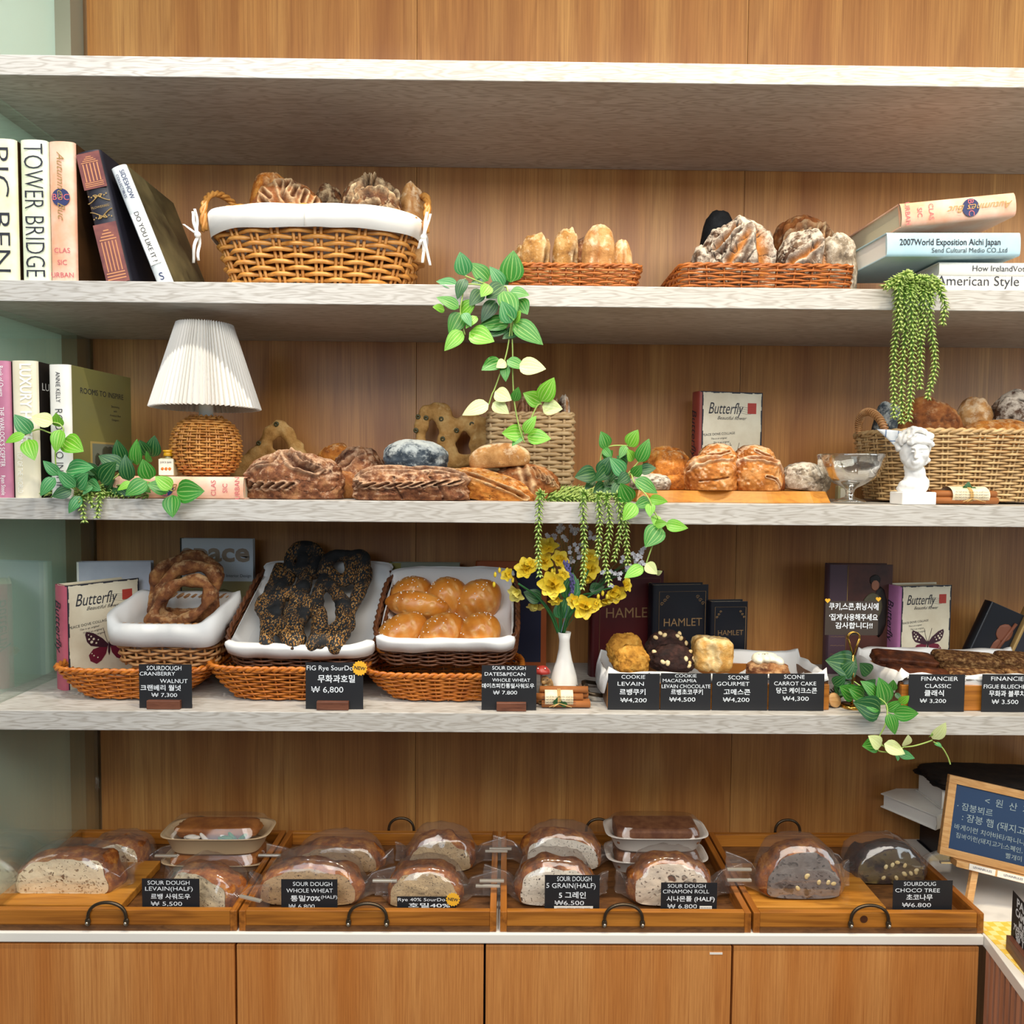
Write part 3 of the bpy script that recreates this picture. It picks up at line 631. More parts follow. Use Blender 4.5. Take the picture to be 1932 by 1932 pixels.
for s in (-1, 1):
    m = MB(); r = random.Random(7 + s)
    X0 = s * (bt + .012); Zk = Hb - .038 + .0
    for (dx, dz, L) in ((s * .012, -.052, 0), (-s * .002, -.05, 0), (-s * .012 if s > 0 else -.03, .022 if s < 0 else -.02, 1), (s * .006, .05, 1), (s * .012, .047, 1)):
        def rb(u, v, dx=dx, dz=dz):
            wv = .0035 * (u - .5) * 2 * (1 - .3 * v); return (X0 + dx * v + wv, -.09 + .006 * math.sin(v * 5 + dx * 300), Zk + dz * v)
        m.grid(rb, 3, 8)
    m.ell((X0, -.092, Zk), (.006, .005, .006), 2); m.obj('ribbon', M_linen, ln, None, None, 0, .001)
zi = Z2T + Hb * .55
SL = [slash(-.3 + .18 * k, .45, .16, .9, .05, .05) for k in range(4)]
bpx('tall orange crusted loaf at the left back of the lined basket', 470, 560, 327, .2, zi, 'orange', .09, seed=3, scores=[slash(0, .5, .3, 1.2, .06, .08, Fp)], sub=4)
bpx('round leaf scored loaf at the left front of the lined basket', 462, 618, 346, .13, zi, 'brown', .1, seed=4, sub=7, scores=[([Fp(-.1, .9), Fp(.05, .6), Fp(.3, .25)], .05, .08, .05)] + [slash(-.45 + .05 * k, .35 + .14 * k, .13, -.5, .035, .06) for k in range(3)] + [slash(.1 + .2 * k, .78 - .12 * k, .12, 1.3, .035, .07) for k in range(4)])
bpx('dark scored loaf peeking between the two big loaves in the lined basket', 585, 655, 354, .2, zi, 'dark', .08, seed=5, scores=[slash(-.2, .5, .4, .5, .07, .06), slash(.2, .4, .4, .4, .07, .06)])
bpx('dark crackled loaf with leaf cuts at the right of the lined basket', 638, 762, 340, .13, zi, 'dark', .1, seed=6, sub=7, crack=1.2, scores=[([Fp(-.6, .3), Fp(0, .72), Fp(.7, .55)], .06, .12, .1), slash(.1, .35, .2, .1, .05, .1), slash(.3, .2, .2, .3, .05, .1)] + [slash(-.1 + .15 * k, .85, .1, 1.0, .04, .08) for k in range(3)])
bpx('pale brown cracked loaf beside the right handle of the lined basket', 748, 806, 348, .17, zi, 'tan', .07, seed=8, scores=[([Fp(0, .9), Fp(.15, .5), Fp(-.2, .1)], .05, .1, .02)])
# ---------------------------------------------------------------- two shallow red wicker baskets
def shallow(label, x0, x1, xb0, xb1, yt, hy, seed):
    Yf = .05; a, b = at(x0, yt, Yf).x, at(x1, yt, Yf).x; H = at(x0, yt, Yf).z - Z2T
    t = thing('shallow_basket', label, 'basket', ((a + b) / 2, Yf + hy, Z2T + .001)); hw = (b - a) / 2; hb = (at(xb1, yt, Yf).x - at(xb0, yt, Yf).x) / 2
    wicker(t, [(.002, hb, hy - .012), (H, hw, hy)], 12, 30, 9, .0022, W_red, False, .0032, 2, .0034, 1.05, seed=seed); return H
H1 = shallow('small red brown wicker basket holding upright pale batons', 950, 1213, 968, 1206, 501, .085, 3)
H2 = shallow('wide red brown wicker basket holding floury cracked loaves', 1284, 1617, 1284, 1614, 501, .1, 4)
def baton(label, x0, x1, yt, Y, mat, seed, sc=(), tilt=0):
    return bpx(label, x0, x1, yt, Y, Z2T + .006, mat, .05, seed=seed, scores=sc, lump=.07, flat=.8, pw=2.7, rot=(0, tilt, 0), sub=4, rough=.025)
baton('short baton half hidden at the left end of the small basket', 968, 1000, 466, .15, 'baton', 11)
baton('broad upright baton at the left of the small basket', 981, 1038, 446, .11, 'baton', 12, [([Fp(.55, .9), Fp(.65, .3), Fp(.5, -.2)], .12, .12, .12)])
baton('upright baton with a dark seam, second in the small basket', 1042, 1092, 438, .11, 'baton', 13, [([Fp(.5, .85), Fp(.55, .2), Fp(.5, -.4)], .1, .14, .12)])
baton('dark baton showing behind the second and third batons', 1082, 1112, 452, .17, 'rye', 14)
baton('tallest pointed baton with a pale ridge in the small basket', 1099, 1160, 428, .1, 'tan', 15, [([Fp(-.1, .9), Fp(-.05, .3), Fp(-.2, -.3)], .1, -.06, -.04), ([Fp(-.3, .75), Fp(-.25, .2), Fp(-.4, -.1)], .07, .1, .03)])
baton('baton with a black slit at the right end of the small basket', 1152, 1193, 456, .12, 'tan', 16, [([Fp(.1, .9), Fp(.05, .3), Fp(.0, -.3)], .09, .16, .04)])
zi = Z2T + .012
bpx('black loaf standing at the back left of the wide basket', 1320, 1392, 407, .22, zi, 'black', .07, seed=21, pw=2.6)
bpx('small knobbly floury loaf at the left edge of the wide basket', 1303, 1350, 462, .13, zi, 'floury', .07, seed=22, crack=1.5)
bpx('white floury loaf split wide open at the left of the wide basket', 1322, 1462, 422, .13, zi, 'floury', .11, seed=23, sub=7, crack=1.6, scores=[([Fp(.35, .85), Fp(.45, .4), Fp(.55, -.1)], .17, .14, .1), slash(-.4, .6, .35, .6, .06, .1), slash(-.15, .35, .35, .8, .07, .1)])
bpx('large brown loaf with wheat ear cuts at the back of the wide basket', 1452, 1575, 406, .19, zi, 'brown', .11, seed=24, sub=7, scores=[([Fp(-.6, .5), Fp(0, .68), Fp(.7, .5)], .06, .1, .06)] + [slash(-.35 + .2 * k, .55, .1, 1.1, .04, .06) for k in range(5)] + [slash(-.5 + .2 * k, .3, .16, .7, .05, .05) for k in range(5)])
bpx('white floury loaf with a torn orange split at the right of the wide basket', 1466, 1560, 440, .12, zi, 'floury', .1, seed=25, sub=7, crack=1., scores=[([Fp(.75, .6), Fp(.6, .1), Fp(.5, -.3)], .2, .12, .1), slash(-.2, .35, .5, .35, .07, .12)])
bpx('round crackled floury loaf at the right end of the wide basket', 1548, 1612, 447, .12, zi, 'white', .09, seed=26, sub=5, crack=2., lump=.14)
# ---------------------------------------------------------------- hanging plants from the second shelf
zz = lambda ox, oy, s: (lambda x, y: (ox + x / s, oy + y / s))
def vine(label, name, org, f, leaves, stems, Y0=-.03, seed=1, cat='plant'):
    t = thing(name, label, cat, at(*org)); r = random.Random(seed)
    for L in leaves:
        bx, by = f(L[0], L[1]); tx, ty = f(L[2], L[3]); Y = (L[5] if len(L) > 5 else Y0) + r.uniform(-.012, .012)
        leaf(t, bx, by, tx, ty, Y, L[4], 0, Y - .012, r)
    for s in stems: stem(t, [(*f(x, y), Y0 + d) for x, y, d in s])
    return t
f3 = zz(800, 360, 3.864); f7 = zz(860, 680, 3.864); c7 = lambda x, y: ((860 - 800) * 3.864 + x, (680 - 360) * 3.864 + y)
LA = [(300, 620, 265, 455, 4, .02), (245, 690, 105, 650, 4, .01), (300, 640, 240, 768, 0, -.02), (470, 655, 345, 530, 1, .03), (580, 700, 490, 558, 4, .0), (630, 668, 652, 448, 1, .01), (255, 855, 110, 768, 1), (150, 870, 70, 845, 2), (272, 895, 372, 798, 2), (425, 725, 340, 825, 0), (480, 690, 420, 765, 2), (580, 690, 462, 775, 0), (522, 800, 425, 935, 0), (580, 730, 655, 922, 1, -.045), (625, 740, 757, 752, 1, -.04), (690, 790, 750, 892, 1), (635, 965, 572, 812, 4, -.05), (650, 960, 700, 878, 2), (622, 960, 403, 975, 1), (600, 995, 470, 1050, 0), (700, 1012, 580, 1066, 0), (650, 960, 856, 1092, 1), (270, 890, 192, 1036, 1), (288, 890, 340, 972, 4), (385, 915, 308, 985, 2), (280, 1022, 158, 1146, 2), (330, 1032, 500, 1090, 2), (568, 1240, 428, 1298, 1), (603, 1235, 737, 1282, 1), (592, 1265, 592, 1374, 1), (690, 1275, 874, 1290, 3), (596, 1245, 533, 1284, 3), (560, 560, 600, 690, 0, .03), (380, 640, 400, 715, 0, .02)]
LA += [(*c7(a, b), *c7(c, d), e) for a, b, c, d, e in ((240, 318, 60, 378, 3), (270, 308, 378, 378, 3), (285, 228, 397, 285, 3), (425, 298, 455, 203, 1), (622, 312, 501, 242, 2), (620, 300, 712, 138, 2), (630, 332, 767, 352, 3), (500, 532, 572, 412, 2), (490, 530, 347, 530, 2), (520, 552, 680, 566, 2), (490, 545, 412, 608, 1))]
C7 = lambda L: [(*c7(x, y), d) for x, y, d in L]
vine('leafy green vine trailing over the edge from beside the small basket', 'trailing_vine', (935, 545, .02), f3, LA, [[(600, 700, .03), (640, 830, 0), (640, 960, 0), (646, 1180, 0), (645, 1300, 0)] + C7([(425, 290, 0), (460, 480, 0), (500, 600, 0)]), [(635, 960, 0), (600, 1190, 0), (520, 1430, 0)] + C7([(265, 245, 0), (240, 325, 0)]), C7([(500, 545, 0), (585, 345, 0), (628, 318, 0)]), [(300, 640, .03), (280, 770, 0), (265, 890, 0), (298, 1050, 0)], [(490, 700, .03), (350, 680, .02), (240, 690, .02)], [(600, 700, .03), (480, 690, .03), (300, 620, .03)]], -.03, 3)
f4 = zz(1250, 350, 2.833)
t = thing('string_succulent', 'hanging string succulent spilling over the edge under the book stack', 'plant', at(1725, 548, .01))
for k, s in enumerate([[(1290, 480), (1255, 560), (1252, 750), (1235, 950), (1238, 1245)], [(1300, 480), (1290, 580), (1296, 780), (1280, 1000), (1278, 1275)], [(1310, 480), (1325, 580), (1332, 800), (1332, 1000), (1312, 1262)], [(1400, 490), (1378, 580), (1382, 760), (1376, 1000), (1374, 1090)], [(1420, 500), (1425, 580), (1432, 740), (1455, 920), (1445, 1030), (1412, 1142)], [(1440, 510), (1480, 560), (1508, 640), (1494, 746)], [(1350, 480), (1345, 560), (1350, 720), (1338, 860)], [(1400, 490), (1395, 570), (1400, 700), (1372, 830)], [(1320, 470), (1270, 530), (1262, 640), (1270, 780)], [(1300, 480), (1230, 510), (1170, 545)], [(1310, 500), (1240, 530), (1190, 548)], [(1320, 500), (1300, 470), (1260, 520)], [(1420, 490), (1470, 520), (1500, 560)], [(1350, 510), (1400, 500), (1440, 540), (1440, 640)]]):
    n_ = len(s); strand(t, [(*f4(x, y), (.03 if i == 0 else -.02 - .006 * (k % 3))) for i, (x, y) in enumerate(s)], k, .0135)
# ================================================================ third shelf
t = spinebook('mauve pink book with white spine lettering at the left end', -12, 18, 681, .012, Z3T, .17, B_mauve, B_black)
on_spine(t, [('Book of Quests', .0125, -.09, 0, dict(w=.057)), ('THE WARLOCK\u2019S SCEPTER', .0125, .014, 0, dict(w=.112)), ('Ryan Steele', .011, .105, 0, dict(w=.037))], M_whitei)
t = spinebook('ivory book with large white capitals on its spine behind the leaf sprig', 22, 70, 681, .012, Z3T, .18, B_ivory, B_black)
on_spine(t, [('LUXURY HOTELS', .03, -.04, .004, dict(bold=.02, w=.165)), ('TOP OF THE WORLD', .0135, .08, -.009, dict(w=.078))], plain('pale_ink', 'fbf8ee', .5)); on_cover(t, [('LUXURY', .02, 0, 0)], M_whitei, .05, .21)
def facebook(label, px, py, Y, zb, W, H, T, spine, cover, rz, rx=0, **k):
    p = at(px, py, Y); return book(label, W, H, T, spine, cover, MX((p.x, Y, zb), rz, 0, rx), **k)
zq = at(135, 688, .012).z - Z3T
t = facebook('white spined book turned to show its olive cover beside the vine', 134, 800, .012, Z3T, .19, zq, .042, B_white, B_olive, P3 - .1, pages=M_pagew)
on_spine(t, [('ANNIE KELLY', .0125, -.083, 0, dict(w=.057)), ('ROOMS TO INSPIRE', .022, .038, 0, dict(w=.16, bold=-.01))], M_ink)
letters([('ROOMS TO INSPIRE', .0155, 0, 0), ('Decorating', .006, .04, -.022), ('with', .006, .04, -.031), ('America\u2019s Best', .006, .04, -.04), ('Designers', .006, .04, -.049)], M_ink, t, Matrix.Translation((.095, -.0004, zq - .045)))
m = MB(); m.box(.055, .15, -.0004, 0, .045, .11); m.obj('picture_frame', plain('print_sand', 'a89458', .5), t); m = MB(); m.box(.06, .145, -.0007, -.0003, .05, .106); m.obj('picture', plain('print_grey', '6f7566', .5), t)
m = MB(); m.ell((.115, -.001, .082), (.022, .0003, .02)); m.ell((.075, -.001, .075), (.009, .0003, .013)); m.ell((.1, -.001, .09), (.012, .0003, .012)); m.box(.06, .145, -.001, -.0006, .05, .06); m.obj('picture_trees', plain('print_dark_olive', '3c3f30', .5), t)
t, TP = flat('peach pink book lying flat under the small bottle and the rattan lamp', 216, 461, 901, 943, .02, .19, B_pink, B_pink, Z3T, 'left'); classic(t); ZP = Z3T + TP
# lamp
lx = at(389, 800, .1).x
t = thing('table_lamp', 'table lamp with white pleated shade on a round woven rattan base', 'lamp', (lx, .1, ZP + .001)); rb = (at(451, 840, .1).x - at(329, 840, .1).x) / 2; hb = at(389, 786, .1).z - ZP
pr = [(hb * (.5 - .5 * math.cos(PI * (.09 + .82 * i / 12))) - hb * .015, rb * max(.3, math.sin(PI * (.12 + .79 * i / 12)) ** .62) * 1.0, 0) for i in range(13)]
wicker(t, [(max(.001, p[0]), p[1], p[1]) for p in pr], 2, 22, 22, .0025, W_lamp, False, .0034, 1, .003, .9, pair=True, seed=5)
MB().lathe([(p[1] * .93, p[0]) for p in pr], 32).obj('core', W_dark, t)
MB().lathe([(.001, hb - .004), (.0135, hb - .003), (.0135, hb + .035), (.011, hb + .036), (.011, hb + .05)], 20).obj('socket', plain('white_plastic', 'eef0ec', .4), t)
z0 = at(389, 772, .1).z - ZP; z1 = at(389, 614, .1).z - ZP; r0 = (at(491, 770, .1).x - at(294, 770, .1).x) / 2 * .97; r1 = (at(440, 618, .1).x - at(343, 618, .1).x) / 2
def shade(u, v):
    k = u * 72; tri = abs((k % 1) * 2 - 1) - .5; r_ = r0 + (r1 - r0) * v + tri * (.009 - .0035 * v); a = 2 * PI * u + .02 * math.sin(k); return (r_ * math.cos(a), r_ * math.sin(a), z0 + (z1 - z0) * v + .002 * tri)
tS = NT('pleated_shade'); _a = tS.n('BsdfDiffuse', Color=hx('f4f2ee')); _b = tS.n('BsdfTranslucent', Color=hx('f4f0e6')); tS.t.links.new(tS.n('MixShader', i0=.3, i1=_a, i2=_b), tS.out.inputs[0])
sh = MB().grid(shade, 288, 6, 0, True, False).obj('lamp_shade', tS.m, t, None, None, 0, .0006)
sp_ = MB(); sp_.tube([(-r1, 0, z1 - .012), (r1, 0, z1 - .012)], .0012, 5); sp_.tube([(0, -r1, z1 - .012), (0, r1, z1 - .012)], .0012, 5); sp_.tube([(0, 0, hb + .04), (0, 0, z1 - .012)], .0025, 6); sp_.obj('shade_support', plain('white_metal', 'dcdcd8', .4), t)
# small bottle
p = at(318, 880, .06); t = thing('small_bottle', 'tiny square glass bottle with yellow cap on the flat pink book', 'bottle', (p.x, .06, ZP + .0005))
m = MB(); m.bbox(-.0145, .0145, -.01, .01, 0, .035, .003); m.lathe([(.006, .034), (.0055, .042)], 16); m.obj('bottle_body', plain('amber_glass', 'b9b28a', .1), t)
MB().lathe([(.0001, .0385), (.0095, .039), (.0085, .044), (.0078, .0465), (.0098, .047), (.0098, .0505), (.0001, .051)], 20).obj('cap', plain('yellow_cap', 'e0a91e', .4), t)
MB().box(-.0143, .0143, -.0108, -.0101, .002, .033).obj('label', plain('cream_label', 'efe9d6', .6), t)
m = MB()
for k in range(3): m.ell((-.007 + .007 * k, -.0109, .014), (.0035, .0005, .0035), 1)
m.obj('fruit_print', plain('orange_print', 'd9782a', .6), t); letters([('JUICE BAR', .0048, 0, .0265)], M_ink, t, Matrix.Translation((0, -.0111, 0)))
# loaves
B3 = Z3T + .0006
def ch(x, z, n, dx, dz, l, a, w_=.035, d=.06): return [slash(x + dx * k, z + dz * k, l, a, w_, d) for k in range(n)]
def foug(label, name, chains, Y, mat, r, seed, olives=(), tilt=.12, zb=Z3T):
    """flat holed bread leaning on the wall, drawn as strands through pixels"""
    pts = [[at(x, y, Y) for x, y in c] for c in chains]; mn = min(p.z for c in pts for p in c); o0 = Vector((pts[0][0].x, Y, zb)); sc2 = msz(1, Y)
    ch_ = []
    for c, q in zip(chains, pts):
        P = smooth_path(q, 4); ch_ += chain([(p.x - o0.x, (p.z - zb) * tilt, p.z - zb, r * sc2 * (.9 + .2 * math.sin(i * 1.7 + seed))) for i, p in enumerate(P)], .45)
    o = remesh([(c[0], [c[1][0], c[1][1] * .62, c[1][2]]) for c in ch_], .0042, name, CR[mat], None, seed, .002, 40); o.location = o0; tag(o, label, 'bread')
    if olives:
        for i, (x, y) in enumerate(olives):
            p = at(x, y, Y) - o0; m = MB(); yy = p.z * tilt - r * sc2 * .6
            m.lathe([(.0016, -.001), (.002, .0018), (.0055, .0018), (.006, -.002)], 12); q = m.obj('olive_ring', plain('olive', '4d4a2e', .4) if i == 0 else bpy.data.materials['olive'], o, (p.x, yy, p.z), (PI / 2 + .2, 0, 0))
    return o
foug('olive studded flatbread with one arch leaning on the wall behind the lamp', 'fougasse', [[(445, 893), (465, 868), (492, 850), (500, 830), (516, 806), (535, 812), (552, 838), (566, 860)], [(500, 850), (525, 868), (545, 880)], [(460, 885), (500, 885), (540, 890)], [(492, 860), (490, 890)]], .3, 'olive', 15, 3, [(488, 836), (520, 800), (543, 870)], .1)
foug('olive studded flatbread with two arches leaning on the wall', 'fougasse', [[(795, 865), (792, 815), (800, 782), (815, 776), (832, 790), (838, 830), (832, 865)], [(846, 868), (850, 828), (862, 806), (874, 794), (892, 806), (898, 840), (905, 868)], [(838, 800), (856, 806)], [(815, 776), (830, 770), (845, 790)], [(880, 790), (905, 796), (918, 820), (922, 865)], [(800, 868), (920, 870)]], .3, 'olive', 14.5, 5, [(784, 812), (803, 788), (835, 828), (861, 812), (832, 790), (890, 800), (788, 786)], .1)
bpx('small golden baguette end with dark spots on top of the back loaves', 604, 668, 838, .22, 0, 'orange', .05, 872, (0, -.42, 0), seed=31, lump=.05)
bpx('pale floury loaf with one long leaf cut behind the two dark loaves', 640, 742, 842, .17, B3, 'rye', .11, None, (0, -.25, 0), seed=32, scores=[([Fp(-.8, .2), Fp(-.2, .72), Fp(.7, .7)], .13, -.05, -.02), slash(-.2, .5, .6, .35, .05, .08)], sub=7)
bpx('brown loaf squeezed in behind between the two dark loaves', 600, 700, 880, .15, B3, 'brown', .1, seed=33)
bpx('dark loaf with leaf scoring and a rough torn right end, beside the pink book', 463, 653, 858, .085, B3, 'rye', .13, seed=34, sub=7, lump=.09, crack=.4, scores=[([Fp(-.75, .35), Fp(-.3, .62), Fp(-.1, .95)], .05, .1, .1), ([Fp(-.05, .9), Fp(.15, .6), Fp(.5, .45)], .07, .12, .1)] + ch(-.72, -.05, 5, .19, .0, .11, .8) + ch(.2, .75, 4, .13, -.08, .1, -.9))
bpx('long dark loaf with slanted cuts under the blue grey loaf', 672, 884, 880, .075, B3, 'rye', .14, seed=35, sub=7, pw=3, lump=.07, crack=.4, scores=[([Tp(-.75, -.45), Tp(-.2, -.5), Tp(.5, -.45), Tp(.8, -.3)], .11, .16, .08)] + ch(-.75, .1, 9, .18, .02, .11, .75) + [([Fp(-.25, .5), Fp(-.2, .1), Fp(-.1, -.4)], .025, .06, 0), ([Fp(.35, .5), Fp(.5, .1), Fp(.55, -.4)], .03, .07, 0)])
bpx('round blue grey floury loaf lying on top of the dark loaves', 724, 845, 831, .1, 0, 'slate', .1, 884, (0, .05, 0), seed=36, sub=5, lump=.06)
bpx('flat orange loaf lying aslant toward the shelf edge, right of the dark loaves', 822, 1006, 886, .1, B3, 'orange', .085, None, (0, .2, -.35), seed=37, sub=7, lump=.09, crack=.5, scores=[([Fp(-.8, .5), Fp(-.2, .55), Fp(.5, .35), Fp(.85, .1)], .06, .1, .1)])
bpx('tan loaf with comb scoring right of the orange slanting loaf', 925, 1058, 877, .13, B3, 'brown', .1, seed=38, sub=7, scores=[([Fp(-.1, .9), Fp(0, .4), Fp(.05, -.3)], .07, .08, .03)] + [([Fp(.2 + .13 * k, .8 - .12 * k), Fp(.3 + .14 * k, .45 - .1 * k)], .03, .07, .05) for k in range(5)])
bpx('smooth tan torpedo roll lying on the slanting loaf in front of the seagrass basket', 884, 1003, 835, .12, 0, 'tan', .06, 882, (0, -.08, 0), seed=39, lump=.04, pw=2.1)
# seagrass basket with dark sticks
a, b = at(922, 800, .2).x, at(1081, 800, .2).x; H = at(1000, 784, .2).z - Z3T
t = thing('seagrass_basket', 'square pale seagrass basket standing behind the loaves', 'basket', ((a + b) / 2, .25, Z3T + .001)); hw = (b - a) / 2
wicker(t, [(.003, hw * .98, .05), (H, hw, .05)], 12, 17, 20, .0046, W_grass, False, .004, 2, .0046, 1.1, seed=8)
for i, (x0, x1, yt, mt) in enumerate([(930, 968, 740, 'rye'), (972, 1000, 752, 'rye'), (1000, 1040, 732, 'rye'), (1038, 1062, 752, 'rye'), (1052, 1078, 747, 'floury')]):
    bpx(('dark stick loaf at the left end of the seagrass basket', 'thin dark stick loaf, second from the left in the seagrass basket', 'tallest dark stick loaf, in the middle of the seagrass basket', 'dark stick loaf right of the tallest one in the seagrass basket', 'floury stick loaf at the right end of the seagrass basket')[i], x0, x1, yt, .245 + .012 * (i % 2), Z3T + .02, mt, .04, seed=50 + i, flat=.9, pw=2.6, lump=.06, scores=[([Fp(.3, .9), Fp(.3, .5), Fp(.4, .1)], .15, .06, .05)])
# middle plants
LC = [(1100, 640, 1063, 525, 1, .05), (1262, 628, 1322, 513, 2, .05), (1330, 742, 1407, 586, 1, .03), (1242, 622, 1198, 702, 1, .04), (1075, 638, 1132, 708, 1, .05), (1292, 732, 1258, 655, 2, .03), (1048, 840, 1122, 708, 0, .04), (1228, 832, 1136, 718, 4, .02), (1290, 842, 1352, 768, 1, .02), (1343, 800, 1452, 784, 0, .03), (1132, 768, 1024, 872, 0, .04), (1022, 818, 878, 848, 0, .06), (1012, 868, 948, 932, 0, .06), (1262, 828, 1184, 892, 0, .03), (1308, 868, 1463, 955, 1, .0), (1272, 1032, 1206, 906, 1, -.01), (1202, 898, 1148, 992, 0, .02), (1412, 1018, 1310, 1062, 1, -.015), (1410, 1008, 1534, 1028, 2, -.015), (1310, 1045, 1228, 1158, 2), (1420, 1040, 1414, 1132, 2), (1450, 1195, 1536, 1186, 2), (1465, 1128, 1450, 1200, 2), (1528, 1195, 1682, 1218, 2), (1492, 1208, 1388, 1350, 1), (1388, 1478, 1462, 1554, 3), (1366, 1504, 1240, 1570, 2), (1450, 1552, 1500, 1540, 3), (1100, 860, 1150, 960, 0, .04), (1180, 760, 1240, 690, 0, .05), (1090, 900, 1010, 960, 0, .05), (1250, 760, 1180, 700, 0, .05), (1130, 930, 1080, 1000, 0, .03), (1230, 930, 1290, 960, 0, .02), (1080, 720, 1140, 660, 1, .05), (1200, 840, 1120, 900, 0, .05), (1160, 860, 1230, 930, 0, .035)]
vine('leafy vine bushing up in the middle of the third shelf, one shoot hanging down', 'trailing_vine', (1160, 940, .03), f7, LC, [[(1180, 960, .05), (1270, 830, .05), (1300, 890, .03), (1395, 990, .005), (1440, 1090, 0), (1492, 1205, 0), (1440, 1330, 0), (1388, 1480, 0)], [(1050, 850, .07), (1062, 680, .08), (1130, 625, .08), (1262, 622, .08)], [(1180, 980, .06), (1240, 850, .06), (1330, 742, .06)]], -.03, 8)
t = thing('string_succulent', 'string succulent creeping over the third shelf edge with six hanging strands', 'plant', at(1080, 950, .02))
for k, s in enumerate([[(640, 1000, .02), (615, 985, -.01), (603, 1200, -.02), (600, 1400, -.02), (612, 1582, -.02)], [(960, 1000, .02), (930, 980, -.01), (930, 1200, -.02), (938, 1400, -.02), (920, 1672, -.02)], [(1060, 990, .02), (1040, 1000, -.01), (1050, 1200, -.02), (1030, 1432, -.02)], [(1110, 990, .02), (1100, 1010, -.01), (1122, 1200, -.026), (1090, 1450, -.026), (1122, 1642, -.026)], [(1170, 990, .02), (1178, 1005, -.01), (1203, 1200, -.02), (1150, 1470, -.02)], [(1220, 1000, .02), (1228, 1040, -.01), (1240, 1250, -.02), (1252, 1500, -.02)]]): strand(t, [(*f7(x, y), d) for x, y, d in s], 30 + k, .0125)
t = thing('string_succulent', 'low mat of string succulent lying between the tan loaf and the middle vine', 'plant', at(1060, 945, .06))
for k in range(15):
    r = random.Random(k); x = 700 + r.uniform(-60, 60); y = 905 + 9 * k; d = .16 - .0085 * k; strand(t, [(*f7(x, 925 + y * .08 if False else 1040 - (d * 600)), d), (*f7(x + 180, 1035 - d * 640), d), (*f7(x + 330 + r.uniform(-40, 60), 1040 - d * 600), d - .01)], 60 + k, .013)
# bread board and boules
a, b = at(1200, 945, .05).x, at(1576, 945, .05).x; Hb = .0225
m = MB(); N = 40
prof_ = [(-.5 * (b - a) + (b - a) * i / N, -.1 - .012 * math.sin(i * .31) - (0.0 if i < N - 4 else -.006 * (i - N + 4)), .0) for i in range(N + 1)]
top = [(x * 1.0, y) for x, y, _ in prof_] + [(x, .1 + .008 * math.sin(i)) for i, (x, y, _) in enumerate(prof_[::-1])]; n = len(top)
v = [(x * 1.0 + (.0), y, 0) for x, y in top] + [(x * (1 - .03), y + (.012 if y < 0 else -.005), Hb) for x, y in top]
m.add(v, [tuple(range(n))[::-1], tuple(range(n, 2 * n))] + [(i, (i + 1) % n, n + (i + 1) % n, n + i) for i in range(n)], 0, False)
o = m.obj('bread_board', M_board, None, ((a + b) / 2, .145, Z3T + .0005)); tag(o, 'live edged wooden board under the cracked boules', 'board'); ZB = Z3T + Hb + .001
t = facebook('butterfly book with brick spine standing behind the cracked boule', 1321, 800, .3, Z3T, .155, at(1380, 738, .3).z - Z3T, .042, B_brick, B_post, .2)
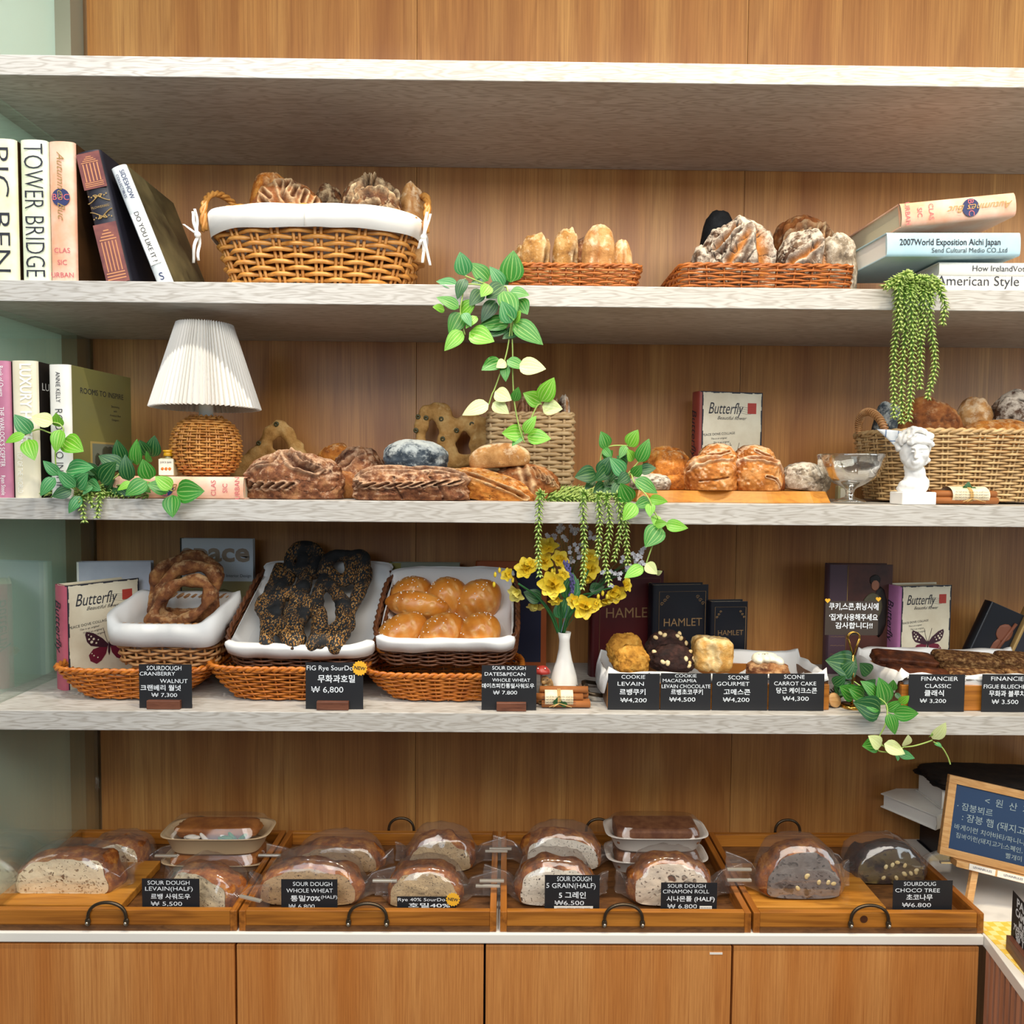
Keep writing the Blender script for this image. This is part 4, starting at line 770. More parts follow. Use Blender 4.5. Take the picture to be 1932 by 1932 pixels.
def butterfly(t, W, H, script='Butterfly', sm=1.):
    k = W / .15; e = -.0005
    m = MB(); r = random.Random(4)
    for i in range(30):
        q = r.uniform(.0015, .004)
        m.box(W * i / 30, W * (i + 1) / 30, e, 0, H - q, H); m.box(W - q if True else 0, W, e, 0, H * i / 30, H * (i + 1) / 30); m.box(.004, .004 + q, e, 0, H * i / 30, H * (i + 1) / 30)
    m.obj('dark_border', M_ink, t); tag(bpy.data.objects[-1] if False else t.children[-1], None)
    letters([('Butterfly', .036 * k, W * .41, H * .84, dict(shear=.3, w=W * .56)), ('Beautiful flower', .011 * k, W * .5, H * .755, dict(shear=.4))], M_ink, t, Matrix.Translation((0, -.0006, 0)))
    m = MB(); m.box(W * .76, W * .9, e, 0, H * .8, H * .9); m.obj('stamp', plain('stamp_red', 'b0392c', .6) if 'stamp_red' not in bpy.data.materials else bpy.data.materials['stamp_red'], t)
    letters([('PEACE DOVE COLLAGE', .0075 * k, W * .3, H * .605, dict(rot=.08))] + [('This is an original', .0055 * k, W * (.3 + .04 * j), H * (.565 - .035 * j), dict(rot=.08, shear=.3)) for j in range(3)], M_ink, t, Matrix.Translation((0, -.0006, 0)))
    m = MB()
    for j in range(4): m.tube([(W * (.6 + .055 * i), -.0004, H * (.86 - .02 * j) + .0015 * math.sin(i * 1.6)) for i in range(6)], .0003, 3)
    m.obj('postmark', M_ink, t)
    cx, cz, s = W * .56, H * .36, W * .34
    up = [(0, .05), (.25, .35), (.6, .62), (.88, .72), (.93, .6), (.86, .3), (.72, .12), (.4, .02), (.1, -.05)]; lo = [(.05, -.02), (.35, .02), (.62, -.03), (.8, -.25), (.74, -.5), (.5, -.66), (.3, -.55), (.12, -.3)]
    mu, ml, md = MB(), MB(), MB()
    for sg in (-1, 1):
        mu.add([(cx + sg * s * x, -.0007, cz + s * z) for x, z in up], [tuple(range(len(up)))], 0, False); ml.add([(cx + sg * s * x, -.0006, cz + s * z) for x, z in lo], [tuple(range(len(lo)))], 0, False)
        for x, z, q in ((.7, .5, .035), (.78, .4, .04), (.6, .38, .05), (.68, .27, .06), (.5, .2, .04), (.42, .32, .03), (.8, .58, .025), (.6, -.3, .03), (.45, -.4, .03), (.68, -.2, .025)): md.disc((cx + sg * s * x, -.0009, cz + s * z), s * q, 8)
        mu.tube([(cx + sg * s * .03, -.0006, cz + s * .1), (cx + sg * s * .14, -.0006, cz + s * .45), (cx + sg * s * .22, -.0006, cz + s * .78)], .0005, 3)
    mu.ell((cx, -.001, cz - s * .1), (s * .05, .0006, s * .3), 1); B = bpy.data.materials
    mu.obj('upper_wing', B.get('wing_dark') or plain('wing_dark', '3a1526', .6), t); ml.obj('lower_wing', B.get('wing_crimson') or plain('wing_crimson', '6e1630', .6), t); tag(md.obj('wing_dots', B.get('wing_dot') or plain('wing_dot', 'e2d8c0', .6), t), kind='stuff')
    letters([('Papillon', .016 * k, W * .4, H * .12, dict(shear=.4)), ('les fleurs', .01 * k, W * .25, H * .05, dict(shear=.4))], B.get('sepia') or plain('sepia', '7a5a4a', .7), t, Matrix.Translation((0, -.0006, 0)))
    on_spine(t, [('Butterfly', .03 * k, 0, 0, dict(shear=.3))], M_ink, H * .62)
butterfly(t, .155, t['H'])
bpx('lumpy orange brown loaf at the left of the board behind the vine', 1213, 1305, 845, .16, ZB, 'orange', .09, seed=61, sub=5, lump=.12, crack=.5)
bpx('small orange loaf under the lumpy loaf at the left of the board', 1236, 1302, 890, .14, ZB, 'orange', .07, seed=62)
bpx('short white floury wrinkled loaf at the left of the board', 1188, 1266, 893, .1, ZB, 'white', .07, seed=63, sub=5, crack=1.4)
bpx('dark brown loaf peeping out behind the cracked boule on the right', 1420, 1480, 868, .15, ZB, 'brown', .09, seed=66)
o = bpx('large burst boule torn open down the middle with lifted crust lids on the board', 1290, 1388, 858, .115, ZB, 'boule', .13, seed=64, sub=7, pw=2.5, lump=.04, scores=[([Fp(-.9, .25), Fp(-.4, .62), Fp(.3, .72), Fp(.9, .5)], .06, .1, .1), ([Fp(-.6, -.1), Fp(-.1, -.05), Fp(.4, .05)], .035, .09, .0)])
o0 = o.location.copy()
def lobe(name, x0, x1, yt, Y, yb, mat, dep, rot=(0, 0, 0), **k):
    q = bpx('x', x0, x1, yt, Y, ZB, mat, dep, yb, rot, **k); del q['label']; del q['category']; q.name = name; q.parent = o; q.location = q.location - o0; return q
lobe('torn_half', 1376, 1468, 858, .11, None, 'boule', .13, seed=69, sub=7, pw=2.5, lump=.04, scores=[([Fp(-.9, .5), Fp(-.3, .72), Fp(.4, .6), Fp(.9, .3)], .06, .1, .1), ([Fp(.1, .1), Fp(.5, .0), Fp(.7, -.3)], .03, .07, .04)])
lobe('torn_crumb', 1352, 1410, 866, .13, None, 'brown', .09, seed=70, lump=.2, sub=5, crack=1.)
lobe('crust_lid', 1318, 1390, 838, .12, 876, 'boule', .1, (.1, -.14, 0), seed=65, sub=7, lump=.05, flat=.2, scores=[slash(-.1, .5, .5, .1, .05, .08)])
lobe('crust_lid', 1386, 1458, 840, .12, 876, 'boule', .1, (.1, .16, 0), seed=67, sub=7, lump=.05, flat=.2, scores=[slash(.1, .5, .4, -.3, .05, .08)])
bpx('grey white wrinkled loaf resting on the right end of the board', 1474, 1562, 873, .13, ZB, 'white', .08, None, (0, .1, 0), seed=68, sub=5, crack=2., lump=.06)
# glass bowl
p = at(1611, 900, .06); t = thing('glass_bowl', 'clear footed glass dessert bowl with fluted sides', 'bowl', (p.x, .075, Z3T + .001)); s_ = msz(1, .075)
hh = at(1611, 858, .075).z - Z3T; R_ = 61 * s_
pf = [(.0005, .004), (.012, .005), (.03, .0015), (.0295, .004), (.02, .008), (.009, .012), (.0075, .018), (.009, .026), (.013, .03), (R_ * .52, hh * .42), (R_ * .78, hh * .55), (R_ * .93, hh * .75), (R_, hh * .97), (R_, hh), (R_ - .002, hh), (R_ * .9, hh * .76), (R_ * .74, hh * .57), (R_ * .48, hh * .45), (.004, hh * .37), (.0005, hh * .37)]
M_bowl = film('clear_glass', (.96, .97, .95, 1), .45, .02)
MB().lathe(pf, 64, fn=lambda a, z: 1 + (.018 * abs(math.sin(a * 8)) if hh * .4 < z < hh * .96 else 0)).obj('bowl', M_bowl, t)
p = at(1589, 934, .2); t = thing('small_bottle', 'tiny labelled bottle hidden behind the foot of the glass bowl', 'bottle', (p.x, .2, Z3T + .0005)); MB().bbox(-.013, .013, -.009, .009, 0, .034, .003).obj('bottle_body', bpy.data.materials['amber_glass'], t); MB().box(-.008, .012, -.0098, -.0091, .006, .028).obj('label', bpy.data.materials['cream_label'], t)
# plaster bust (generic)
p = at(1726, 880, .022); t = thing('plaster_bust', 'white plaster bust of a curly haired youth on a square foot', 'bust', (p.x, .026, Z3T + .0005)); u = msz(1, .026)
M_pl = plain('white_plaster', 'f3f2ef', .55, 0, Subsurface__Weight=.0)
MB().bbox(-32 * u, 32 * u, -.024, .024, 0, 24 * u, .002).obj('foot', M_pl, t)
def E(x, z, y, rx, rz, ry, ro=0): return ((x * u, y * u, z * u), (rx * u, ry * u, rz * u), Matrix.Rotation(ro, 3, 'Y'))
hd = [E(-2, 30, 0, 30, 12, 20), E(8, 42, 3, 25, 20, 18, .35), E(-8, 36, -4, 22, 14, 17), E(5, 58, 3, 19, 22, 18), E(0, 70, 2, 17, 16, 16), E(0, 99, 0, 26, 33, 28), E(-4, 82, -9, 18, 19, 19), E(-9, 71, -18, 8, 6, 8), E(-12, 95, -30, 4, 9, 6, .1), E(-13, 88, -32, 5.5, 3.5, 5), E(-11, 80, -26, 8, 2.4, 5), E(-11, 76, -25, 6, 2.6, 5), E(-4, 106, -25, 18, 3.4, 6), E(6, 94, -20, 10, 10, 10), E(24, 94, 2, 5, 9, 6), E(6, 112, 6, 28, 24, 28)]
remesh(hd, .0021, 'bust_body', M_pl, t, 3, .0003, 90)
m = MB()
for ex in (-17, 0): m.ell((ex * u, -26.5 * u, 99 * u), (4 * u, 2.2 * u, 2 * u), 2)
m.obj('eyes', M_pl, t)
r = random.Random(9); cu = []
for i in range(120):
    a = r.uniform(-.5, PI + .9); e = r.uniform(-.35, 1.5); R2 = 30
    x, y, z = math.cos(a) * math.cos(e) * R2, math.sin(a) * math.cos(e) * R2, math.sin(e) * 30
    if y < -8 and z < 8: continue
    cu.append(E(3 + x, 112 + z, 3 + y, r.uniform(4.5, 8), r.uniform(3.5, 6), r.uniform(4.5, 7), r.uniform(0, 3)))
for i in range(18): cu.append(E(-22 + i * 2.5, 121 - abs(i - 6) * .6 + r.uniform(-3, 5), -24 + r.uniform(-2, 2), 5, 5.5, 5, r.uniform(0, 3)))
for i in range(16): cu.append(E(23 + r.uniform(-3, 5), 76 + i * 2.6, 8 + r.uniform(-8, 8), 6, 5.5, 7))
remesh(cu, .002, 'curls', M_pl, t, 5, .0006, 260)
# cinnamon bundles
M_cin = plain('cinnamon', 'a0602c', .7); M_cind = plain('dark_cinnamon', '6e3a18', .8); M_news = paperM('printed_paper', 'e9dcc0', 'd9c9a4', 60, .7); M_twine = plain('twine', 'c9a468', .9)
def cinnamon(label, x0, x1, yb, Y, zb, L0, L1, seed):
    p = at((x0 + x1) / 2, yb, Y); t = thing('cinnamon_bundle', label, 'bundle', (p.x, Y, zb + .0005)); L = msz(x1 - x0, Y); r = random.Random(seed)
    for i, (yy, zz_) in enumerate([(-.011, .0075), (.003, .0072), (.016, .0075), (-.006, .02), (.009, .0205), (.001, .0325)][:5 if seed == 1 else 6]):
        m = MB(); x_ = r.uniform(-.008, .008)
        def roll(u_, v_): a = u_ * 4.2 * PI; q = .0072 - .0045 * u_ * .9; return (-L / 2 + x_ + L * v_, yy + q * math.cos(a), zz_ + q * math.sin(a))
        m.grid(roll, 30, 2); m.obj('cinnamon_stick', M_cin, t, None, None, 0, .001)
    m = MB(); x0_, x1_ = -L * L0, L * L1
    m.grid(lambda a, v: (x0_ + (x1_ - x0_) * v, .003 + .0235 * math.cos(2 * PI * a), .0175 + .018 * math.sin(2 * PI * a)), 28, 2, 0, True); m.obj('paper_band', M_news, t)
    rows = [('the leaf of the day and the small hours ', .0042, 0, .024 - .0052 * k) for k in range(4)]; q = letters(rows, M_ink, t, Matrix.Translation(((x0_ + x1_) / 2, -.0222, .001)))
    m = MB()
    for k in (-1, 0, 1): m.tube([((x0_ + x1_) / 2 + .0022 * k, .003 + .0245 * math.cos(a), .0175 + .0188 * math.sin(a)) for a in np.linspace(0, 2 * PI, 28)], .0011, 5)
    for dx in (-.02, .024, -.012): m.tube([((x0_ + x1_) / 2, -.022, .012), ((x0_ + x1_) / 2 + dx, -.026, .006)], .0009, 4)
    m.obj('twine', M_twine, t)
    for k in range(4):
        o = bpy.data.objects.new('leaf', LEAF[0][k % 3]); link(o, t); cxx = (x0_ + x1_) / 2 + (-.012, .008, -.004, .016)[k]; zl = .03 if seed == 1 else .011
        o.matrix_basis = Matrix.Translation((cxx, -.021 if seed != 1 else -.01, zl)) @ Matrix.Rotation((1.1, -1.2, .3, -1.7)[k], 4, 'Y') @ Matrix.Rotation(PI / 2, 4, 'X') @ Matrix.Scale(.016, 4)
    return t
cinnamon('cinnamon bundle in printed paper beside the white bust', 1755, 1878, 945, .05, Z3T, .25, .32, 1)
# right basket
a = at(1660, 900, .06).x; H = at(1700, 815, .06).z - Z3T; bt = .19; cx = at(1640, 800, .17).x + bt
t = thing('wicker_basket', 'big pale willow basket cut off by the right edge of the picture', 'basket', (cx, .185, Z3T + .001))
wicker(t, [(.004, bt - .022, .1), (H, bt, .125)], 3, 30, 24, .0027, W_pale, False, .0038, 2, .005, 1., pair=True, seed=12)
m = MB(); m.tube([(-bt + .004 - .012 * math.sin(a), -.02 + .055 * math.cos(a), H + .002 + .045 * math.sin(a)) for a in np.linspace(0, PI, 24)], .006, 8); m.obj('handle', W_mid, t)
hm = MB()
for k in range(26):
    a = PI * (k + .5) / 26; c = Vector((-bt + .004 - .012 * math.sin(a), -.02 + .055 * math.cos(a), H + .002 + .045 * math.sin(a))); hm.tube([c + Vector((.0072 * math.cos(q), 0, 0)) + Vector((0, math.cos(a), math.sin(a))) * .0072 * math.sin(q) for q in np.linspace(0, 2 * PI, 12)], .0016, 4)
tag(hm.obj('handle_wrapping', W_mid, t), kind='stuff')
zi = Z3T + H * .62
bpx('dark blue grey loaf beside the handle of the willow basket', 1650, 1706, 758, .2, zi, 'slate', .08, seed=71)
bpx('big brown mottled boule under the hanging strands in the willow basket', 1690, 1812, 754, .17, zi, 'brown', .12, seed=72, sub=5, crack=.8, lump=.08)
bpx('plain tan round loaf at the back of the willow basket', 1806, 1874, 752, .22, zi, 'tan', .09, seed=73)
bpx('dark crackled floury loaf at the far right of the willow basket', 1862, 1975, 742, .2, zi, 'floury', .12, seed=74, sub=5, crack=2.2, lump=.13)
bpx('flat reddish brown loaf along the front rim of the willow basket', 1806, 1960, 792, .13, zi, 'orange', .09, seed=75, sub=5)
# checked cloth over the rim
m = MB(); A, B, C_ = at(1648, 810, .066), at(1730, 818, .06), at(1703, 868, .062)
m.grid(lambda u_, v: tuple((A.lerp(B, u_)).lerp(C_, v * .98) + Vector((0, -.008 * math.sin(u_ * 5 + v * 2) - .012, 0))), 14, 12)
tc = NT('checked_cloth'); v_ = tc.obco((1, 1, 1), False); l1 = tc.math('LESS_THAN', tc.math('FRACT', tc.math('MULTIPLY', tc.n('SeparateXYZ', 0, i0=v_), 42)), .1); l2 = tc.math('LESS_THAN', tc.math('FRACT', tc.math('MULTIPLY', tc.n('SeparateXYZ', 2, i0=v_), 42)), .1)
o = m.obj('checked_cloth', tc.fin(tc.mix(tc.math('MAXIMUM', l1, l2), hx('e8edf2'), hx('7f93b4')), .8), None, None, None, 0, .001); tag(o, 'white cloth corner with thin blue checks over the willow basket rim', 'cloth')
# left plants
f5 = zz(0, 590, 3.864)
LB = [(226, 880, 108, 750, 4), (386, 802, 236, 758, 3), (432, 832, 408, 738, 2), (182, 890, 38, 934, 2), (200, 925, 243, 1062, 2), (440, 850, 398, 1004, 2), (465, 922, 594, 1003, 2), (432, 1182, 316, 1088, 4), (552, 1270, 418, 1164, 4), (484, 1152, 656, 1122, 4), (555, 1272, 630, 1178, 4), (402, 1200, 288, 1322, 4), (522, 1290, 383, 1338, 0), (590, 1338, 498, 1450, 4), (672, 1260, 603, 1316, 4), (738, 1240, 832, 1096, 0, .0), (900, 1082, 848, 938, 0, .05), (1000, 1112, 978, 938, 1, .04), (892, 1130, 727, 1044, 0, .03), (942, 1226, 905, 1052, 0, .0), (1092, 1216, 1042, 1078, 1, -.01), (1100, 1092, 1062, 1020, 1, .03), (1112, 1052, 1122, 908, 0, .07), (1080, 1040, 1018, 936, 0, .07), (962, 1238, 858, 1284, 2, -.01), (1072, 1228, 918, 1322, 1), (1242, 1292, 1082, 1248, 1), (1252, 1282, 1138, 1198, 2), (1288, 1305, 1472, 1300, 1), (1256, 1328, 1254, 1482, 1), (722, 1172, 582, 1098, 0, .03), (960, 1240, 802, 1310, 0, .02), (700, 1240, 640, 1130, 0, .04), (760, 1290, 830, 1200, 0, .03), (640, 1230, 720, 1290, 4, .01), (880, 1160, 960, 1080, 0, .05), (800, 1190, 740, 1260, 0, .02), (1000, 1230, 1080, 1300, 1, .0), (860, 1260, 930, 1330, 0, .0)]
vine('bushy leafy vine in front of the upright books at the left', 'trailing_vine', (215, 925, .02), f5, LB, [[(560, 1300, .03), (430, 1190, .01), (405, 1000, 0), (462, 870, 0), (440, 815, 0), (388, 800, 0)], [(462, 870, 0), (380, 880, 0), (280, 850, 0), (180, 890, 0)], [(600, 1310, .03), (800, 1230, .03), (900, 1140, .05)], [(1255, 1300, 0), (1060, 1230, .01), (850, 1260, .03)], [(560, 1300, .02), (484, 1152, .01)]], -.025, 12)
t = thing('string_succulent', 'short string succulent under the left vine, two strands hanging over the edge', 'plant', at(180, 935, .01))
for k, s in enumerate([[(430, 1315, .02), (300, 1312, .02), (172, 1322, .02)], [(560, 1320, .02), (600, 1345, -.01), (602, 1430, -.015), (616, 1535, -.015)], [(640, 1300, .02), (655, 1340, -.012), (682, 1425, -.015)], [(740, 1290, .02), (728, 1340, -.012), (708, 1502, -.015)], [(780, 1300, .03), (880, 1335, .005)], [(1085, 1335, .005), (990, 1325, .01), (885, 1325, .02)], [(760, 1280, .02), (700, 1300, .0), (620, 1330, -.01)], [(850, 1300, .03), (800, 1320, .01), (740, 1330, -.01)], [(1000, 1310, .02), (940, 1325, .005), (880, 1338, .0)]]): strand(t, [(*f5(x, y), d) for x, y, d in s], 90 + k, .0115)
# ================================================================ fourth shelf
B4 = Z4T + .0006
def zf(ox, oy, s): return lambda x, y: (ox + x / s, oy + y / s)
def card(label, f, box, lines, Y, zb=None, tilt=0., holder=None, badge=None, sticker=None, grp='black price cards', rz=0., mat=None, cut=None):
    (x0, y0), (x1, y1) = f(box[0], box[1]), f(box[2], box[3]); cx, cy = (x0 + x1) / 2, (y0 + y1) / 2; p = at(cx, cy, Y); u = msz(1, Y)
    w_, h_ = (x1 - x0) * u / 2, (y1 - y0) * u / 2
    zz_ = p.z - h_ if zb is None else zb
    t = thing('price_card', label, 'price card', (p.x, Y, zz_), grp, (tilt, 0, rz)); cz = p.z - zz_
    MB().box(-w_, w_, 0, .0008, 0 if zb is None else 0, cz + h_).obj('card_sheet', mat or M_card, t)
    L = []
    for (tx, a, b, c, hh_) in lines:
        (xa, yc), (xb, _) = f(a, c), f(b, c); hp = hh_ / (f(1, 0)[0] - f(0, 0)[0]) ** -1 if False else hh_ * (f(1, 0)[0] - f(0, 0)[0])
        ko = any(ord(q) > 0x3000 for q in tx)
        L.append((tx, hp * u * (.95 if ko else 1.12), ((xa + xb) / 2 - cx) * u, (cy - yc) * u, dict(w=(xb - xa) * u, bold=.014 if ko else .0)))
    letters(L, M_chalk, t, Matrix.Translation((0, -.0004, cz)), 'lettering', .0002, int(x0))
    if holder:
        (a, b), (c, d) = f(holder[0], holder[1]), f(holder[2], holder[3]); hw = (c - a) * u / 2; ox = ((a + c) / 2 - cx) * u
        m = MB(); m.bbox(ox - hw, ox + hw, -.009, -.0002, 0, (d - b) * u * .8, .001); m.bbox(ox - hw, ox + hw, .001, .009, 0, (d - b) * u * .8, .001); m.box(ox - hw + .001, ox + hw - .001, -.002, .003, .0004, .004); m.obj('card_holder', M_walnut, t)
    if badge:
        bx, by = f(badge[0], badge[1]); R_ = badge[2] * (f(1, 0)[0] - f(0, 0)[0]) * u; ox, oz = (bx - cx) * u, (cy - by) * u + cz
        m = MB(); N = 32; m.add([(ox + R_ * (1 if i % 2 else .84) * math.cos(2 * PI * i / N), y, oz + R_ * (1 if i % 2 else .84) * math.sin(2 * PI * i / N)) for y in (-.0016, -.0008) for i in range(N)], [tuple(range(N)), tuple(range(N, 2 * N))[::-1]] + [(i, (i + 1) % N, N + (i + 1) % N, N + i) for i in range(N)], 0, False)
        b_ = m.obj('new_badge', M_yel, t); letters([('NEW', R_ * .62, 0, 0, dict(bold=.02, rot=-.12))], M_ink, b_, Matrix.Translation((ox, -.0019, oz)))
    if sticker:
        (a, b), (c, d) = f(sticker[0], sticker[1]), f(sticker[2], sticker[3]); m = MB(); m.box((a - cx) * u, (c - cx) * u, -.0009, -.0002, cz + (cy - d) * u, cz + (cy - b) * u); s_ = m.obj('sticker', M_white, t)
        letters([('contains wheat, walnut, seeds', (d - b) * u * .5, 0, 0, dict(w=(c - a) * u * .85))], M_ink, s_, Matrix.Translation((((a + c) / 2 - cx) * u, -.0011, cz + (cy - (b + d) / 2) * u)))
    return t
f41 = zf(90, 990, 4.83); f42 = zf(400, 1000, 5.366); f43 = zf(690, 1020, 4.6); f45 = zf(1060, 1060, 3.715); f46 = zf(1520, 1040, 4.6)
card('black price card lettered Sourdough Cranberry Walnut in a wood block', f41, (832, 1268, 1315, 1690), [('SOURDOUGH', 905, 1222, 1305, 52), ('CRANBERRY', 840, 1165, 1357, 45), ('WALNUT', 1025, 1278, 1425, 48), ('크랜베리 월넛', 845, 1215, 1490, 62), ('₩ 7,300', 945, 1180, 1555, 45)], .018, B4, 0, (916, 1590, 1220, 1690))
card('black price card lettered Fig Rye with a yellow badge in a wood block', f42, (945, 1335, 1533, 1828), [('FIG Rye SourDo', 957, 1430, 1395, 62), ('무화과호밀', 1070, 1450, 1510, 92), ('₩ 6,800', 1003, 1330, 1620, 76)], .018, B4, 0, (1066, 1715, 1390, 1828), (1500, 1392, 80))
card('black price card lettered Dates and Pecan in a wood block', f43, (1003, 1078, 1485, 1482), [('SOUR DOUGH', 1095, 1390, 1103, 40), ('DATES&PECAN', 1028, 1385, 1157, 40), ('WHOLE WHEAT', 1095, 1430, 1210, 38), ('데이츠피칸통밀사워도우', 1005, 1465, 1262, 48), ('₩ 7.800', 1105, 1315, 1322, 42)], .018, B4, 0, (1135, 1388, 1395, 1482))
CY = .024
card('black price card lettered Cookie Levain at the left end of the cookie tray', f45, (320, 780, 688, 1034), [('COOKIE', 415, 583, 805, 34), ('LEVAIN', 388, 575, 855, 36), ('르뱅쿠키', 403, 587, 915, 50), ('₩4,200', 410, 597, 973, 38)], CY, B4)
card('black price card lettered Cookie Macadamia Levain Chocolate', f45, (690, 778, 1047, 1036), [('COOKIE', 790, 943, 797, 30), ('MACADAMIA', 703, 943, 832, 30), ('LEVAIN CHOCOLATE', 697, 1043, 873, 34), ('르뱅초코쿠키', 763, 990, 915, 46), ('₩4,500', 752, 938, 968, 38)], CY, B4)
card('black price card lettered Scone Gourmet', f45, (1050, 780, 1445, 1036), [('SCONE', 1163, 1310, 810, 36), ('GOURMET', 1082, 1315, 855, 36), ('고메스콘', 1133, 1322, 915, 48), ('₩4,200', 1128, 1317, 970, 38)], CY, B4)
card('black price card lettered Scone Carrot Cake at the right end of the cookie tray', f45, (1448, 780, 1842, 1036), [('SCONE', 1553, 1700, 805, 36), ('CARROT CAKE', 1483, 1783, 853, 36), ('당근 케이크스콘', 1500, 1790, 905, 48), ('₩4,300', 1548, 1733, 962, 38)], CY, B4)
card('black price card lettered Financier Classic leaning on the right tray', f46, (888, 1065, 1385, 1378), [('FINANCIER', 995, 1322, 1105, 48), ('CLASSIC', 1030, 1262, 1170, 44), ('클래식', 1028, 1200, 1235, 62), ('₩ 3,200', 990, 1222, 1303, 44)], CY, B4)
card('black price card lettered Financier Figue cut by the right edge', f46, (1524, 1065, 2010, 1385), [('FINANCIER', 1600, 1930, 1105, 48), ('FIGUE BLUECHEESE', 1537, 1985, 1175, 46), ('무화과 블루치즈', 1588, 1960, 1240, 62), ('₩ 3.500', 1615, 1850, 1312, 48)], CY, B4)
# ---- basket sets
def outer(label, x0, x1, xb0, xb1, yf, hy, cy, seed):
    Yf = cy - hy; a, b = at(x0, yf, cy).x, at(x1, yf, cy).x; H = at(x0, yf, Yf).z - Z4T; hb = (at(xb1, yf, Yf + .012).x - at(xb0, yf, Yf + .012).x) / 2
    t = thing('tray_basket', label, 'basket', ((a + b) / 2, cy, Z4T + .001)); wicker(t, [(.002, hb, hy - .014), (H * .5, hb * .42 + (b - a) * .29, hy - .007), (H, (b - a) / 2, hy)], 4, 30, 12, .0025, W_orange, False, .0032, 2, .0052, .9, seed=seed)
    return t
outer('orange wicker tray basket at the left under the small square basket', 136, 418, 208, 392, 1270, .1, .155, 21)
outer('orange wicker tray basket in the middle under the fig rye basket', 412, 706, 470, 680, 1266, .1, .155, 22)
outer('orange wicker tray basket at the right under the butter roll basket', 698, 985, 748, 950, 1278, .1, .155, 23)
def inner(label, lab2, x0, x1, yf, Yf, L, ang, H, mat, n, seed, stakes=28, rows=11, rad=.0026, taper=.9, lip=.026):
    """basket tilted toward the viewer: its front rim edge spans x0..x1 at height yf"""
    a, b = at(x0, yf, Yf), at(x1, yf, Yf); hw = (b.x - a.x) / 2; R_ = Matrix.Rotation(ang, 3, 'X'); zf_ = (a.z + b.z) / 2
    # local frame: origin at the basket centre bottom, front rim at y=-L/2, z=H
    o = Vector(((a.x + b.x) / 2, Yf, zf_)) - R_ @ Vector((0, -L / 2, H))
    t = thing('wicker_basket', label, 'basket', o, None, (ang, 0, 0)); wicker(t, [(.002, hw * taper, L / 2 * taper), (H, hw, L / 2)], n, stakes, rows, rad, mat, False, rad * 1.3, 2, rad * 1.7, 1., seed=seed)
    return t, o, R_, hw
tI, o1, R1, hw1 = inner('small square wicker basket with white paper, holding ring breads', '', 204, 398, 1184, .085, .17, .2, .088, W_mid, 6, 31, 24, 11, .0034, taper=.95)
liner('white paper folded over the small square basket of ring breads', o1, (.2, 0, 0), [(.016, hw1 - .022, .064), (.073, hw1 - .013, .071), (.096, hw1 - .004, .083), (.098, hw1 + .009, .095), (.08, hw1 + .011, .097), (.054, hw1 + .011, .096)], 6, 110, .0022, 3, front={5: lambda x, y: np.where(y < -.4, -.004, .012) * 1., 4: lambda x, y: .0 * x, 2: lambda x, y: .012 * np.maximum(0, x * np.sign(x) - .8) * 5, 3: lambda x, y: .012 * np.maximum(0, np.abs(x) - .8) * 5})
tI, o2, R2, hw2 = inner('dark wicker basket tilted up at the back, holding black fig rye breads', '', 414, 712, 1226, .07, .3, .46, .062, W_dark, 6, 32, taper=.97)
LP = lambda hw, L, k=1.: [(a + .007, b, c) for a, b, c in ((.012, hw * .84, L * .42), (.05, hw * .93, L * .46), (.066, hw * .985, L * .49), (.067, hw * 1.04, L * .52), (.06, hw * 1.055, L * .53), (.046, hw * 1.05, L * .528))]
fr = {5: lambda x, y: np.where(y < -.7, -.006, .022) + .0 * x, 4: lambda x, y: np.where(y < -.7, 0, .006) + 0 * x}
liner('white paper lining the dark basket of black fig rye breads', o2, (.46, 0, 0), LP(hw2, .3), 6, 120, .003, 5, front=fr, side=(hw2 * .93, .057))
tI, o3, R3, hw3 = inner('dark wicker basket tilted up at the back, holding six butter rolls', '', 700, 978, 1214, .07, .25, .46, .062, W_dark, 6, 33, taper=.97)
liner('white paper lining the dark basket of butter rolls', o3, (.46, 0, 0), LP(hw3, .25), 6, 120, .003, 7, front=fr, side=(hw3 * .93, .057))
# ring breads
def ring(label, pix, Y, r, seed, tilt, mat='ring', zref=None, name='ring_bread'):
    sc2 = msz(1, Y); P = [at(x, y, Y) for x, y in pix]; o0 = Vector((sum(p.x for p in P) / len(P), Y, min(p.z for p in P)))
    Q = smooth_path([p - o0 for p in P] + [P[0] - o0], 4); ch_ = chain([(q.x, q.z * tilt, q.z, r * sc2 * (.88 + .22 * math.sin(i * .9 + seed))) for i, q in enumerate(Q)], .45)
    o = remesh(ch_, .0036, name, CR[mat], None, seed, .0022, 55); o.location = o0; return tag(o, label, 'bread', None)
RG = 0
ring('dark ring bread at the back of the small square basket', [(292, 1150), (285, 1105), (300, 1072), (335, 1056), (372, 1058), (396, 1080), (398, 1120), (385, 1160)], .2, 15, 2, .3)
ring('broken topped ring bread in the middle of the small square basket', [(296, 1165), (298, 1115), (318, 1082), (352, 1072), (388, 1082), (398, 1110), (390, 1150), (350, 1172)], .16, 15, 5, .35)
ring('pale front ring bread leaning in the small square basket', [(284, 1170), (296, 1140), (316, 1110), (345, 1100), (376, 1102), (390, 1120), (382, 1146), (350, 1168), (318, 1172)], .125, 12.5, 8, .3)
